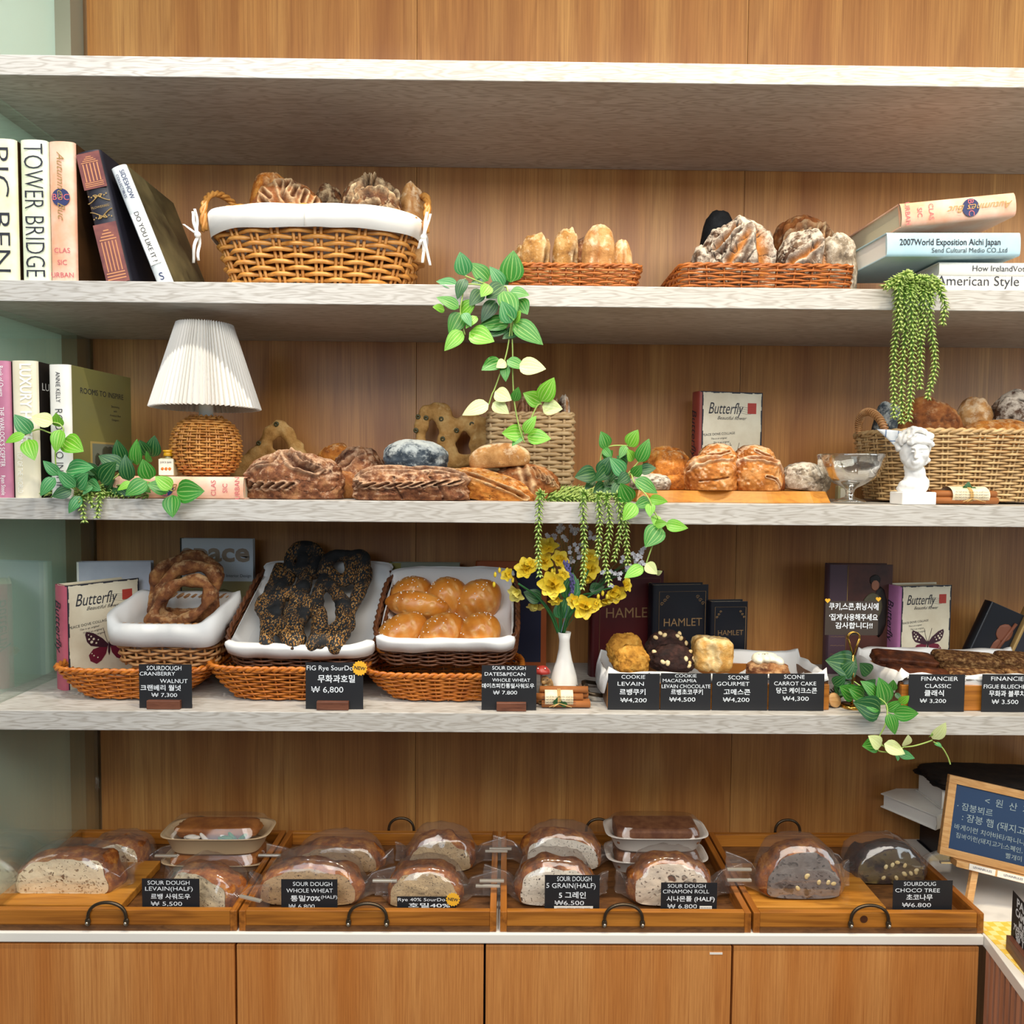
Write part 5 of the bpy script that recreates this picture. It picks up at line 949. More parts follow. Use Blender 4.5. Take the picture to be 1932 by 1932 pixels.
# black fig rye breads lying on the tilted basket: local frame x right, y up the slope
tM = NT('grain_crust'); v_ = tM.obco((1, 1, 1), True); n1 = tM.noise(v_, 40, 5); vo = tM.n('TexVoronoi', 0, Vector=tM.n('VectorMath', _operation='MULTIPLY', i0=v_, i1=(1, .45, 1)), Scale=330)
mk = tM.math('MULTIPLY', tM.math('LESS_THAN', vo, .46), tM.ramp(tM.noise(v_, 16, 3), (.36, 0), (.5, 1)))
cc = tM.ramp(tM.n('TexVoronoi', 1, Vector=v_, Scale=330), (.2, hx('6e4a1c')), (.5, hx('a8702a')), (.8, hx('b9925a')))
M_grain = tM.fin(tM.mix(mk, tM.ramp(n1, (.3, hx('101113')), (.7, hx('26292c'))), cc), .8, tM.bump(tM.math('ADD', mk, n1), .5, .002))
def slope(label, strands, r, o, R_, base, seed, ang):
    pts = []
    for s in strands:
        q = []
        for (x, y) in s:
            # meet the pixel ray with the tilted plane of the basket floor
            d = (at(x, y, 1.) - CAM).normalized(); nrm = R_ @ Vector((0, 0, 1)); p0 = o + R_ @ Vector((0, 0, base)); tt = (p0 - CAM).dot(nrm) / d.dot(nrm); q.append(R_.inverted() @ (CAM + d * tt - o))
        pts.append(smooth_path(q, 4))
    c0 = Vector((sum(p.x for s in pts for p in s) / sum(len(s) for s in pts), 0, 0)); ch_ = []
    for k, s in enumerate(pts): ch_ += chain([(p.x - c0.x, p.y, p.z, r * (.95 + .1 * math.sin(i * .4 + seed + k))) for i, p in enumerate(s)], .5)
    ob = remesh(ch_, .0034, 'twisted_bread', M_grain, None, seed, .002, 45); ob.location = o + R_ @ c0; ob.rotation_euler = (ang, 0, 0); return tag(ob, label, 'bread')
oB = o2 + R2 @ Vector((0, .075, .05)); RB = Matrix.Rotation(1.0, 3, 'X')
def f2(L): return [f42(x, y) for x, y in L]
slope('black grainy holed bread at the top back of the fig rye basket', [f2([(780, 420), (790, 280), (860, 190), (960, 180), (1060, 220), (1090, 320)]), f2([(900, 200), (930, 300), (900, 420)]), f2([(1060, 220), (1060, 340), (1030, 430)])], .0165, oB, RB, .0, 3, 1.0)
slope('black grainy holed bread at the upper right of the fig rye basket', [f2([(1140, 420), (1170, 310), (1260, 260), (1400, 270), (1520, 270), (1540, 380), (1490, 520)]), f2([(1400, 280), (1400, 400), (1340, 520), (1200, 440)])], .0165, oB, RB, .012, 7, 1.0)
slope('large black grainy holed bread at the left of the fig rye basket', [f2([(690, 400), (620, 540), (580, 660), (520, 760), (560, 900), (550, 1040), (560, 1150)]), f2([(720, 400), (780, 480), (700, 600), (660, 760), (640, 880)]), f2([(600, 900), (680, 960), (760, 1060), (830, 1160)]), f2([(640, 700), (780, 640), (900, 640)])], .0175, o2, R2, .068, 9, .46)
slope('black grainy holed bread in the middle front of the fig rye basket', [f2([(950, 420), (930, 560), (880, 660), (840, 760), (790, 880), (830, 990), (870, 1100)]), f2([(880, 660), (960, 760), (900, 900), (840, 980)])], .018, o2, R2, .07, 12, .46)
slope('slim black grainy bread strand along the right side of the fig rye basket', [f2([(1560, 420), (1530, 540), (1470, 680), (1400, 820), (1380, 960)])], .0165, o2, R2, .06, 19, .46)
slope('black grainy holed bread at the right front of the fig rye basket', [f2([(1150, 480), (1080, 620), (1060, 760), (1090, 900), (1080, 1040), (1020, 1170)]), f2([(1150, 480), (1260, 640), (1330, 760), (1330, 900), (1330, 1040), (1250, 1180)]), f2([(1300, 950), (1200, 1060), (1110, 1150)])], .0175, o2, R2, .07, 15, .46)
# butter rolls
M_salt = plain('salt_flakes', 'f2efe8', .4)
def roll(label, bx, bz, bz_rot, size, seed):
    """bx: pixel box of the roll (x0,y0,x1,y1) and its distance"""
    x0, y0, x1, y1, Y = bx; a, b = at(x0, y1, Y), at(x1, y0, Y); w_, h_ = b.x - a.x, b.z - a.z
    t = loaf('butter_roll', (max(w_, h_) * 1.14, min(w_, h_) * 1.02, min(w_, h_) * 1.04), 'roll', ((a.x + b.x) / 2, Y, (a.z + b.z) / 2 - min(w_, h_) * .5), (0, 0, 0), None, seed=seed, lump=.02, rough=.004, flat=.92, pw=2.15, sub=5, taper=.18, scores=[([(c, -.9, -.4), (c + .06, -.75, .35), (c + .1, -.1, .95), (c + .12, .6, .7)], .045, .045, .02) for c in (-.62, -.28, .08, .42)])
    t.rotation_euler = (0, bz_rot, bz); m = MB(); r = random.Random(seed); n = len(t.data.vertices); k = 0
    while k < 26:
        vv = t.data.vertices[r.randrange(n)]
        if vv.normal.z > .35 and vv.normal.y < .45: k += 1; s_ = r.uniform(.0007, .0013); m.box(vv.co.x - s_, vv.co.x + s_, vv.co.y - s_, vv.co.y + s_, vv.co.z - s_ * .5, vv.co.z + s_)
    tag(m.obj('salt_flakes', M_salt, t), kind='stuff'); return tag(t, label, 'bread', 'butter rolls in the dark basket')
roll('butter roll at the back left of its basket', (752, 1088, 828, 1150, .255), .25, -.5, 0, 1)
roll('butter roll at the back middle of its basket', (826, 1086, 898, 1158, .25), .3, -.55, 0, 2)
roll('butter roll at the back right under the yellow flowers', (880, 1092, 965, 1164, .245), .3, -.6, 0, 3)
roll('butter roll lying across in the middle left row', (730, 1118, 838, 1166, .19), -.1, .1, 0, 4)
roll('front left butter roll, leaning right and brightly lit', (724, 1160, 820, 1222, .125), .25, -.5, 0, 5)
roll('front middle butter roll between the two other bright ones', (806, 1158, 892, 1222, .122), .3, -.55, 0, 6)
roll('front right butter roll nearest the tall white vase', (886, 1154, 962, 1222, .125), .3, -.6, 0, 7)
# ---- books at the back
p = at(145, 1150, .28)
t = facebook('blank white book standing behind the left butterfly book', 146, 1150, .25, Z4T, .155, at(200, 1058, .28).z - Z4T, .022, B_white, B_gre, .16); letters([('A R C', .008, .135, .115)], M_ink, t, Matrix.Translation((0, -.0005, 0)))
t = facebook('butterfly book with rose spine standing at the left end of the fourth shelf', 124, 1190, .13, Z4T, .155, at(140, 1104, .14).z - Z4T, .042, B_rose, B_post, .95); butterfly(t, .155, t['H'])
t = facebook('grey magazine book lettered space, behind the ring breads', 340, 1090, .33, Z4T, .17, at(400, 1016, .33).z - Z4T, .014, B_black, plain('pale_grey_cover', 'b9c3cc', .5), 0)
letters([('space', .062, .083, t['H'] - .034, dict(w=.158, bold=.03)), ], plain('taupe_ink', '8a7a68', .5), t, Matrix.Translation((0, -.0005, 0))); letters([('International Review of Interior Design', .0095, .09, t['H'] - .087, dict(w=.15))], M_ink, t, Matrix.Translation((0, -.0005, 0)))
m = MB(); m.box(.004, .17, -.0004, 0, .06, t['H'] - .1); m.obj('photo_panel', plain('sepia_photo', '8d8358', .5), t); m = MB(); m.ell((.1, -.0006, .14), (.04, .0004, .045), 2); m.box(.062, .14, -.001, -.0005, .095, .12); m.obj('photo_shape', plain('photo_brown', '6d6440', .5), t)
t = facebook('grey green book with yellow edge behind the butter rolls', 734, 1100, .34, Z4T, .166, at(800, 1062, .34).z - Z4T, .02, plain('mustard_cover', '8d8430', .5), B_sage, .0); m = MB(); m.box(.0, .028, -.0004, 0, .001, t['H'] - .001); m.obj('yellow_band', bpy.data.materials['mustard_cover'], t)
t = facebook('orange framed dark blue book behind the yellow flowers', 899, 1100, .33, Z4T, .165, at(960, 1060, .33).z - Z4T, .02, plain('orange_cover', 'a04e1c', .5), bpy.data.materials['orange_cover'], .0); m = MB(); m.box(.012, .152, -.0004, 0, .016, t['H'] - .017); m.obj('blue_panel', plain('blue_black_print', '141a38', .5), t)
def hamlet(t, W, H):
    g = plain('old_gold', '8c6f4c', .45, .3) if 'old_gold' not in bpy.data.materials else bpy.data.materials['old_gold']
    letters([('HAMLET', W * .2, W * .54, H * .6, dict(w=W * .7))], g, t, Matrix.Translation((0, -.0005, 0))); m = MB(); x0, x1, z0, z1 = W * .1, W * .95, H * .05, H * .93
    m.tube([(x0, -.0004, z0), (x1, -.0004, z0), (x1, -.0004, z1), (x0, -.0004, z1)], .0006, 4, True); m.obj('gold_frame', g, t); m = MB()
    for sx_, x in ((1, x0), (-1, x1)):
        for k in range(3):
            c, e = (x + sx_ * W * (.05 + .05 * k), z1 - H * (.13 - .035 * k)); m.tube([(c + W * .035 * (1 - a / 9) * math.cos(a), -.0005, e + W * .035 * (1 - a / 9) * math.sin(a)) for a in np.linspace(0, 8, 20)], .0007, 4)
    for sg in (-1, 1): m.tube([(W * .53 + sg * W * (.02 + .05 * (1 - a / 7)) * (1 + .6 * math.cos(a)), -.0005, H * .3 + W * .05 * math.sin(a)) for a in np.linspace(0, 6, 16)], .0007, 4)
    m.obj('gold_scrolls', g, t)
t = facebook('tallest oxblood red play book with gold lettering behind the cookies', 1118, 1150, .26, Z4T, .165, at(1180, 1076, .28).z - Z4T, .035, B_red, B_red, .12); hamlet(t, .165, t['H'])
t = facebook('middle sized midnight blue play book with gold corners', 1233, 1150, .24, Z4T, .128, at(1290, 1102, .26).z - Z4T, .035, B_ink, B_ink, .14); hamlet(t, .128, t['H'])
t = facebook('smallest midnight blue play book at the right of the three', 1342, 1170, .24, Z4T, .084, at(1380, 1134, .25).z - Z4T, .03, B_ink, B_ink, .1); hamlet(t, .084, t['H'])
t = facebook('tall brown book with painted figure cover behind the tongs notice', 1566, 1100, .3, Z4T, .145, at(1620, 1065, .3).z - Z4T, .03, plain('dull_plum', '4e3844', .5), paperM('russet_print', '5a3128', '3c231e', 14), .0)
W_, H_ = .145, t['H']; m = MB(); m.box(.0, .04, -.0004, 0, .001, H_ - .001); m.obj('plum_band', bpy.data.materials['dull_plum'], t); m = MB(); m.tube([(.0405, -.0005, .003), (.0405, -.0005, H_ - .003)], .0008, 4)
for k in range(4): m.tube([(.004 + .034 * i / 8, -.0005, H_ * (.18 + .08 * k) + .001 * (i % 2)) for i in range(9)], .0005, 3)
m.obj('trim_lines', M_gold, t); m = MB(); m.ell((.105, -.0008, H_ - .048), (.0095, .0005, .013), 2); m.obj('painted_face', plain('print_skin', 'a06a50', .6), t); m = MB(); m.ell((.104, -.0006, H_ - .036), (.013, .0004, .013), 2); m.ell((.117, -.0005, H_ - .11), (.018, .0003, .06), 2); m.obj('painted_hair', plain('print_dark', '1d1512', .6), t); m = MB(); m.ell((.1, -.0007, H_ - .098), (.024, .0004, .034), 2); m.obj('painted_coat', plain('print_coat', '5c5640', .6), t)
t = facebook('butterfly book with lilac spine standing behind the financier tray', 1698, 1150, .27, Z4T, .135, at(1740, 1105, .28).z - Z4T, .048, B_lilac, B_post, .2); butterfly(t, .135, t['H'])
p = at(1838, 1220, .28)
t = book('dark blue book with orange bird print leaning to the right', .095, .19, .03, B_ink, B_ink, MX((p.x - .035, .28, Z4T + .0), 0, .4)); m = MB(); m.ell((.055, -.0005, .135), (.02, .0004, .022), 2); m.ell((.05, -.0005, .09), (.011, .0004, .03), 2); m.tube([(.05, -.0005, .07), (.07, -.0005, .165)], .004, 4); m.obj('bird_print', plain('orange_brown_print', '7a4630', .6), t)
t = book('plum and slate book leaning at the far right edge of the fourth shelf', .12, .175, .03, M_gold, B_navy, MX((p.x + .055, .27, Z4T + .0), 0, .4)); m = MB(); m.box(.004, .116, -.0004, 0, .12, .17); m.box(.004, .116, -.0004, 0, .004, .06); m.obj('print', B_arch, t); m = MB(); ornament(m, .055, .095, .03); m.obj('ornament', M_gold, t, (0, -.0005, 0))
# ---- vase and flowers
p = at(1064, 1285, .1); YV = .1
t = thing('flower_vase', 'slim white bottle vase holding yellow flowers', 'vase', (p.x, YV, Z4T + .0005)); u = msz(1, YV); hV = at(1064, 1193, YV).z - Z4T
MB().lathe([(.0005, 0), (23 * u, 0), (27 * u, .004), (27.5 * u, hV * .16), (24 * u, hV * .34), (15 * u, hV * .58), (11 * u, hV * .74), (10 * u, hV * .88), (12.5 * u, hV), (10.5 * u, hV), (8.5 * u, hV * .88), (8 * u, hV * .6), (.0005, hV * .5)], 36).obj('vase_body', plain('white_ceramic', 'f0ece4', .35), t)
M_pet = NT('yellow_petal'); _v = M_pet.obco(); M_pet = M_pet.fin(M_pet.mix(M_pet.noise(_v, 40, 3), hx('e8c21c'), hx('f6e14a')), .5); M_pet2 = plain('pale_yellow_petal', 'e9dc72', .5)
M_green = plain('flower_stem_green', '2c6a34', .5); M_wh = plain('white_floret', 'eceaf0', .6); M_lav = plain('lavender_floret', '6f6aa8', .7); M_lavl = plain('lavender_leaf', '6f8494', .7)
def petal_geo(mb, c, d, L, Wd, cup, up):
    d = Vector(d).normalized(); s = d.cross(up).normalized() if d.cross(up).length > .01 else d.orthogonal().normalized(); n = s.cross(d)
    def g(a, v): x = (a * 2 - 1); q = math.sin(PI * min(1, v * .86 + .1)) ** .7; return tuple(Vector(c) + d * (L * v * (1 - .25 * v * cup)) + s * (x * Wd * .5 * q) + n * (cup * L * (v * v * .55) + .18 * Wd * x * x * q))
    mb.grid(g, 5, 6)
def bloom(parent, px, py, Y, rpx, face, seed, mat=None, n=6):
    r = random.Random(seed); c = at(px, py, Y) - parent.location; R_ = rpx * msz(1, Y); f = Vector(face).normalized(); u_ = f.orthogonal().normalized(); w_ = f.cross(u_); mb = MB()
    for ringi, (k, tilt, L) in enumerate(((n, .75, 1.), (max(3, n // 2), .3, .75))):
        for i in range(k):
            a = 2 * PI * (i + .5 * ringi) / k + r.uniform(-.2, .2); o = u_ * math.cos(a) + w_ * math.sin(a); d = o * tilt + f * (1 - tilt * .75)
            petal_geo(mb, c - f * R_ * .25, d, R_ * L * r.uniform(.95, 1.15), R_ * .95, -.2 if ringi == 0 else .25, f)
    mb.obj('bloom', mat or M_pet, parent)
def fstem(parent, pts, r=.0022, name='flower_stem', mat=None): stem(parent, pts, r, mat or M_green, name)
mouth = (1064, 1193)
f44 = zf(930, 960, 4.83)
FLW = [('yellow freesia reaching farthest left over the butter rolls', [(300, 545, 96, (-.3, -1, .5)), (135, 600, 62, (-.6, -.8, .2)), (215, 770, 84, (-.5, -.7, -.4)), (345, 500, 60, (.2, -.6, .8))], [(590, 1130), (520, 960), (400, 800), (230, 680)], [(60, 560), (20, 600), (10, 690), (180, 650)], .06),
       ('pale yellow drooping freesia over the orange framed book', [(385, 880, 80, (-.1, -.6, -.9))], [(600, 1130), (560, 1000), (470, 860), (400, 800)], [], .1),
       ('yellow freesia standing highest behind the hanging strand', [(500, 350, 88, (-.1, -.7, .7)), (470, 480, 80, (-.3, -1, .2)), (610, 460, 86, (.3, -.8, .5))], [(612, 1130), (600, 900), (560, 640), (520, 420)], [(500, 290), (560, 560)], .12),
       ('bright yellow freesia facing front at the centre of the vase', [(545, 690, 118, (-.1, -1, .1)), (640, 600, 62, (.4, -.6, .6)), (570, 830, 60, (0, -.7, -.7))], [(625, 1130), (620, 900), (590, 720)], [(540, 570), (560, 600)], .05),
       ('yellow freesia opening low at the right front of the vase', [(840, 890, 110, (.1, -1, 0)), (735, 840, 62, (-.6, -.8, .2)), (940, 870, 56, (.6, -.8, 0))], [(640, 1130), (690, 960), (800, 800), (900, 770)], [(960, 800), (1040, 800), (1000, 770)], .05),
       ('yellow freesia spreading right in front of the oxblood book', [(1110, 770, 100, (.4, -.7, -.3)), (1210, 690, 66, (.7, -.6, .2)), (1020, 840, 70, (.1, -.6, -.8))], [(650, 1130), (720, 950), (900, 780), (1080, 720)], [], .1),
       ('yellow freesia hidden behind the second hanging strand', [(890, 540, 90, (.3, -.9, .2)), (880, 430, 72, (.2, -.7, .6)), (850, 640, 62, (.2, -.6, -.7))], [(640, 1130), (740, 860), (870, 560)], [], .13)]
for k, (lab, bl, st, buds, Y) in enumerate(FLW):
    t = thing('yellow_freesia', lab, 'flower', at(*f44(620, 1100), YV), 'yellow flowers in the white vase')
    for i, (x, y, rr, fc) in enumerate(bl): bloom(t, *f44(x, y), Y, rr * 1.12 / 4.83, fc, k * 10 + i, M_pet2 if k in (1,) or (k == 0 and i == 2) else M_pet)
    fstem(t, [(*f44(x, y), YV + (Y - YV) * i / 3) for i, (x, y) in enumerate(st)])
    for (x, y) in buds:
        m = MB(); c = at(*f44(x, y), Y) - t.location; m.ell(c, (.0035, .0035, .0065), 1); m.obj('bud', M_pet, t)
    if k in (0, 5):
        leaf(t, *f44(*((440, 830) if k == 0 else (880, 740))), *f44(*((290, 760) if k == 0 else (1010, 710))), Y + .02, 0)
t = thing('lavender_sprig', 'violet lavender sprig standing among the yellow flowers', 'flower', at(*f44(620, 1100), YV)); mb = MB(); r = random.Random(4)
P = smooth_path([at(*f44(x, y), .09) - t.location for x, y in ((620, 1130), (690, 860), (720, 660), (660, 480))], 12)
for i, q in enumerate(P[14:]):
    for k in range(3): mb.ell(q + Vector((r.uniform(-.0045, .0045), r.uniform(-.004, .004), 0)), (.0024, .0024, .0034), 1)
tag(mb.obj('florets', M_lav, t), kind='stuff'); m = MB(); m.tube(P, .001, 4); m.obj('flower_stem', M_lavl, t)
for (a, b) in (((610, 1000), (590, 860)), ((640, 1000), (680, 800)), ((700, 820), (770, 650)), ((690, 840), (730, 600))): leaf(t, *f44(*a), *f44(*b), .1, 4)
G = lambda *a: a
for k, (lab, cl, Y) in enumerate((('white babys breath rising behind the yellow flowers', [(490, 250), (545, 270), (620, 230), (590, 180), (670, 280), (720, 220), (610, 330), (740, 330), (720, 380), (770, 380), (790, 440), (720, 470), (880, 220), (900, 280), (960, 260), (700, 180), (760, 200), (640, 170), (840, 190), (820, 330), (950, 440)], .16), ('white babys breath reaching right in front of the oxblood book', [(1000, 560), (1090, 570), (1150, 610), (1220, 540), (1240, 570), (1280, 540), (1350, 400), (1330, 430), (1290, 420), (1350, 490), (1360, 380), (1170, 450), (1080, 690), (1310, 500)], .12))):
    t = thing('babys_breath', lab, 'flower', at(*f44(640, 1100), YV)); mb = MB(); st = MB(); r = random.Random(k); root = Vector(at(*f44(640, 1125), YV)) - t.location; mid = at(*f44(*((700, 640), (900, 760))[k]), Y) - t.location
    st.tube(smooth_path([root, (root + mid) / 2, mid], 5), .0009, 4)
    for (x, y) in cl:
        c = at(*f44(x, y), Y + r.uniform(-.02, .02)) - t.location; st.tube(smooth_path([mid, mid.lerp(c, .5) + Vector((0, 0, .004)), c], 4), .0005, 3)
        for q in range(3):
            cc_ = c + Vector((r.uniform(-.006, .006), r.uniform(-.005, .005), r.uniform(-.006, .006))); f = Vector((r.uniform(-.5, .5), -1, r.uniform(-.2, .8))).normalized(); u_ = f.orthogonal(); w_ = f.cross(u_)
            for a in range(5): petal_geo(mb, cc_, u_ * math.cos(a * 1.257) + w_ * math.sin(a * 1.257) + f * .4, .0058, .0042, .2, f)
    tag(mb.obj('florets', M_wh, t), kind='stuff'); tag(st.obj('fine_stems', M_green, t), kind='stuff')
# ---- rabbit figurine
p = at(1027, 1285, .045); t = thing('rabbit_figurine', 'tiny brown rabbit figurine standing under a red toadstool', 'figurine', (p.x, .06, Z4T + .0005)); u = msz(1, .06)
M_rab = paperM('rabbit_brown', 'a8814c', '6e5230', 60, .6); M_belly = paperM('rabbit_belly', 'a59a72', '8a8266', 80, .6)
remesh([E(4, 14, 0, 12, 14, 10), E(3, 30, -1, 9, 13, 8), E(2, 46, -3, 9, 9, 9), E(-1, 44, -10, 5, 4.5, 5), E(-7, 5, -6, 5, 4, 8), E(9, 5, -6, 5, 4, 8), E(-7, 28, -5, 3, 9, 3, .2), E(12, 26, -4, 3.4, 10, 3.4, -.2), E(14, 40, 3, 4, 10, 3, -.35), E(-3, 38, 5, 3, 9, 3, .2)], .0016, 'rabbit_body', M_rab, t, 2, .0004, 200)
m = MB(); m.ell((2 * u, -8 * u, 26 * u), (6.5 * u, 3.5 * u, 15 * u), 2); m.obj('belly', M_belly, t); m = MB(); m.ell((-1.5 * u, -10.5 * u, 49 * u), (1.2 * u, 1 * u, 1.3 * u), 1); m.ell((6 * u, -10.5 * u, 49 * u), (1.2 * u, 1 * u, 1.3 * u), 1); m.obj('eyes', M_ink, t)
m = MB(); m.tube([(-6 * u, 0, 4 * u), (-5 * u, 0, 30 * u), (-4 * u, 0, 60 * u)], 2.6 * u, 8); m.obj('toadstool_stalk', plain('stalk_grey', 'a99a88', .6), t)
m = MB(); m.lathe([(.0001, 74 * u), (8 * u, 72 * u), (14 * u, 66 * u), (16 * u, 60 * u), (12 * u, 59 * u), (.0001, 61 * u)], 20, 0, (-3 * u, 0, 0)); m.obj('toadstool_cap', plain('toadstool_red', 'a3322a', .4), t); m = MB()
for a, e in ((-1.8, 66), (-1.2, 71), (-.6, 65), (-2.4, 70)): m.ell((-3 * u + 12 * u * math.cos(a), 12 * u * math.sin(a), e * u), (1.6 * u,) * 3, 1)
m.obj('toadstool_dots', M_white, t)
cinnamon('cinnamon bundle in printed paper in front of the white vase', 1014, 1106, 1322, .045, Z4T, .36, .22, 2)
# pine cones
def cone(label, px, py, Y, zb, s, seed):
    p = at(px, py, Y); o = MB(); r = random.Random(seed)
    for i in range(9):
        for k in range(8 - i // 2):
            a = 2 * PI * k / (8 - i // 2) + i * .4; R_ = s * math.sin(PI * (.25 + .07 * i)) * .8; c = Vector((math.cos(a) * R_, math.sin(a) * R_, s * .2 + i * s * .17)); petal_geo(o, c * .7 + Vector((0, 0, c.z * .3)), (math.cos(a), math.sin(a), .35 + .1 * i), s * .5, s * .4, .2, Vector((0, 0, 1)))
    t = o.obj('pine_cone', plain('pine_cone_brown', '5a4433', .8) if seed == 1 else bpy.data.materials['pine_cone_brown'], None, (p.x, Y, zb)); tag(t, label, 'pine cone')
cone('small brown pine cone behind the cinnamon bundle by the vase', 1096, 1290, .085, B4, .016, 1)
# ---- cookie tray
def wtray(label, x0, x1, Y0, D, H, mats, lab2, seed, xl=None):
    a, b = at(x0, 1330, Y0).x, at(x1, 1330, Y0).x; t = thing('wooden_tray', label, 'tray', ((a + b) / 2, Y0 + D / 2, B4)); hw = (b - a) / 2; q = .008
    MB().box(-hw, hw, -D / 2, -D / 2 + q, 0, H).obj('front_rail', mats[0], t, None, None, .001); MB().box(-hw, hw, D / 2 - q, D / 2, 0, H).obj('back_rail', mats[0], t, None, None, .001)
    for s in (-1, 1): MB().box(s * hw - (q if s > 0 else 0), s * hw + (0 if s > 0 else q), -D / 2 + q, D / 2 - q, 0, H * 1.08).obj('side_rail', mats[1], t, None, None, .001)
    MB().box(-hw + q, hw - q, -D / 2 + q, D / 2 - q, .001, .005).obj('tray_base', mats[1], t)
    liner(lab2, ((a + b) / 2, Y0 + D / 2, B4), (0, 0, 0), [(.012, hw * .93, D * .42, .15), (H * .7, hw * .965, D * .46), (H + .004, hw * .985, D * .49), (H + .008, hw * 1.01, D * .52), (H - .002, hw * 1.03, D * .545), (H - .012, hw * 1.04, D * .55)], 9, 130, .005, seed, front={2: lambda x, y: .016 * np.maximum(0, np.abs(x) - .9) * 6 + .016 * (y > .8) + .012 * (y < -.8), 3: lambda x, y: .016 * np.maximum(0, np.abs(x) - .9) * 7 + .018 * (y > .8) + .014 * (y < -.8), 4: lambda x, y: .012 * np.maximum(0, np.abs(x) - .9) * 6 + .014 * (y < -.8), 5: lambda x, y: -.01 * np.maximum(0, np.abs(x) - .9) * 6 + .006 * np.sin(x * 20) + .024 * (y < -.8)}, ymin=-D / 2 + .001)
    return t, hw
t, hw = wtray('wooden tray of cookies and scones hidden behind four price cards', 1146, 1564, .03, .17, .05, (M_tray, M_trayd), 'crumpled white paper lining the cookie and scone tray', 41)
M_iron = plain('dark_iron', '54483a', .35, .8)
def thandle(t, x, z, wd, ht, y, axis='x', bolt=True):
    m = MB(); P = []
    for i in range(21):
        a = PI * i / 20; P.append((x - wd * math.cos(a), y, z + ht * math.sin(a) ** .75)) if axis == 'x' else P.append((x, y - wd * math.cos(a), z + ht * math.sin(a) ** .75))
    m.tube(P, .0032, 8); h = m.obj('handle', M_iron, t)
    for s in (-1, 1):
        c = (x + s * wd, y - .0, z - .004) if axis == 'x' else (x, y + s * wd, z - .004)
        m = MB(); m.ell(c, (.0055, .004, .009) if axis == 'x' else (.004, .0055, .009), 2); m.obj('handle_plate', M_iron, h)
        if bolt and axis == 'x':
            m = MB(); m.ell((c[0], c[1] - .0042, c[2] - .001), (.003, .0028, .003), 2); m.obj('bolt', bpy.data.materials.get('bolt_steel') or plain('bolt_steel', 'c9c2b4', .25, .9), h)
m = MB(); m.tube([(-hw - .004, -.04, .012), (-hw - .03, -.04, .016), (-hw - .036, -.02, .02), (-hw - .036, .03, .02), (-hw - .03, .05, .016), (-hw - .004, .05, .012)], .0042, 8); m.ell((-hw - .036, .0, .02), (.008, .02, .008), 2); m.obj('handle', M_iron, t)
def cookie(label, x0, x1, y0, y1, Y, mat, seed, rx=1.15, lump=.1):
    a, b = at(x0, y1, Y), at(x1, y0, Y); w_, h_ = b.x - a.x, b.z - a.z
    o = loaf('cookie', (w_, h_ * 1.05, .034), mat, ((a.x + b.x) / 2, Y + .012, (a.z + b.z) / 2), None, None, seed=seed, lump=lump, flat=.3, sub=5, crack=1., rough=.05, fq=2.6); o.rotation_euler = (rx, 0, 0); return tag(o, label, 'cookie')
cookie('golden chunky cookie standing at the back left of the cookie tray', 1144, 1216, 1200, 1262, .13, 'cookie', 1)
cookie('golden chunky cookie in front at the left of the cookie tray', 1157, 1226, 1224, 1280, .08, 'cookie', 2)
M_nut = paperM('macadamia', 'f0dcae', 'dcb878', 30, .5)
for k, (lab, bx, Y) in enumerate((('dark chocolate cookie with pale nuts at the back of the cookie tray', (1218, 1300, 1196, 1262), .125), ('dark chocolate cookie with pale nuts in front in the cookie tray', (1224, 1312, 1222, 1276), .08))):
    o = cookie(lab, *bx, Y, 'choc', 5 + k); r = random.Random(3 + k); V_ = o.data.vertices; n = 0
    while n < 11:
        vv = V_[r.randrange(len(V_))]
        if vv.normal.z > .5: n += 1; m = MB(); m.ell(vv.co, (.0058, .0044, .0034), 2, Matrix.Rotation(r.uniform(0, 3), 3, 'Z')); m.obj('macadamia_nut', M_nut, o)
o = bpx('square golden scone with a pale split down its front', 1306, 1378, 1203, .09, B4 + .012, 'scone', .06, 1262, (0, .04, 0), seed=9, sub=5, pw=5, lump=.05, flat=.9, scores=[([Fp(-.2, .95), Fp(-.15, .4), Fp(-.05, -.3), Fp(-.1, -.8)], .13, .12, .06), ([Tp(-.2, -.6), Tp(-.2, .4)], .12, .1, .02)]); o.name = 'scone'; o['category'] = 'scone'
o = bpx('carrot cake scone topped with white icing', 1409, 1486, 1246, .075, B4 + .012, 'ring', .06, 1276, seed=10, sub=5, lump=.12, pw=2.4); o.name = 'carrot_scone'; o['category'] = 'scone'; s_ = o.dimensions
remesh([((-.02 + .0135 * i, -.004 * (i % 2), .034 + .004 * math.sin(i * 1.2)), (.0115, .019, .0095), Matrix.Rotation(.3, 3, 'Y')) for i in range(4)] + [((-.004, .004, .04), (.026, .016, .009))], .0018, 'icing', plain('white_icing', 'f2ead0', .4), o, 3, .0004, 80)
m = MB(); r = random.Random(2)
for k in range(9): m.ell((r.uniform(-.022, .0), -.006 + r.uniform(-.006, .006), .0475), (.0012, .0007, .0006), 1)
tag(m.obj('herb_flecks', M_ink, o), kind='stuff')
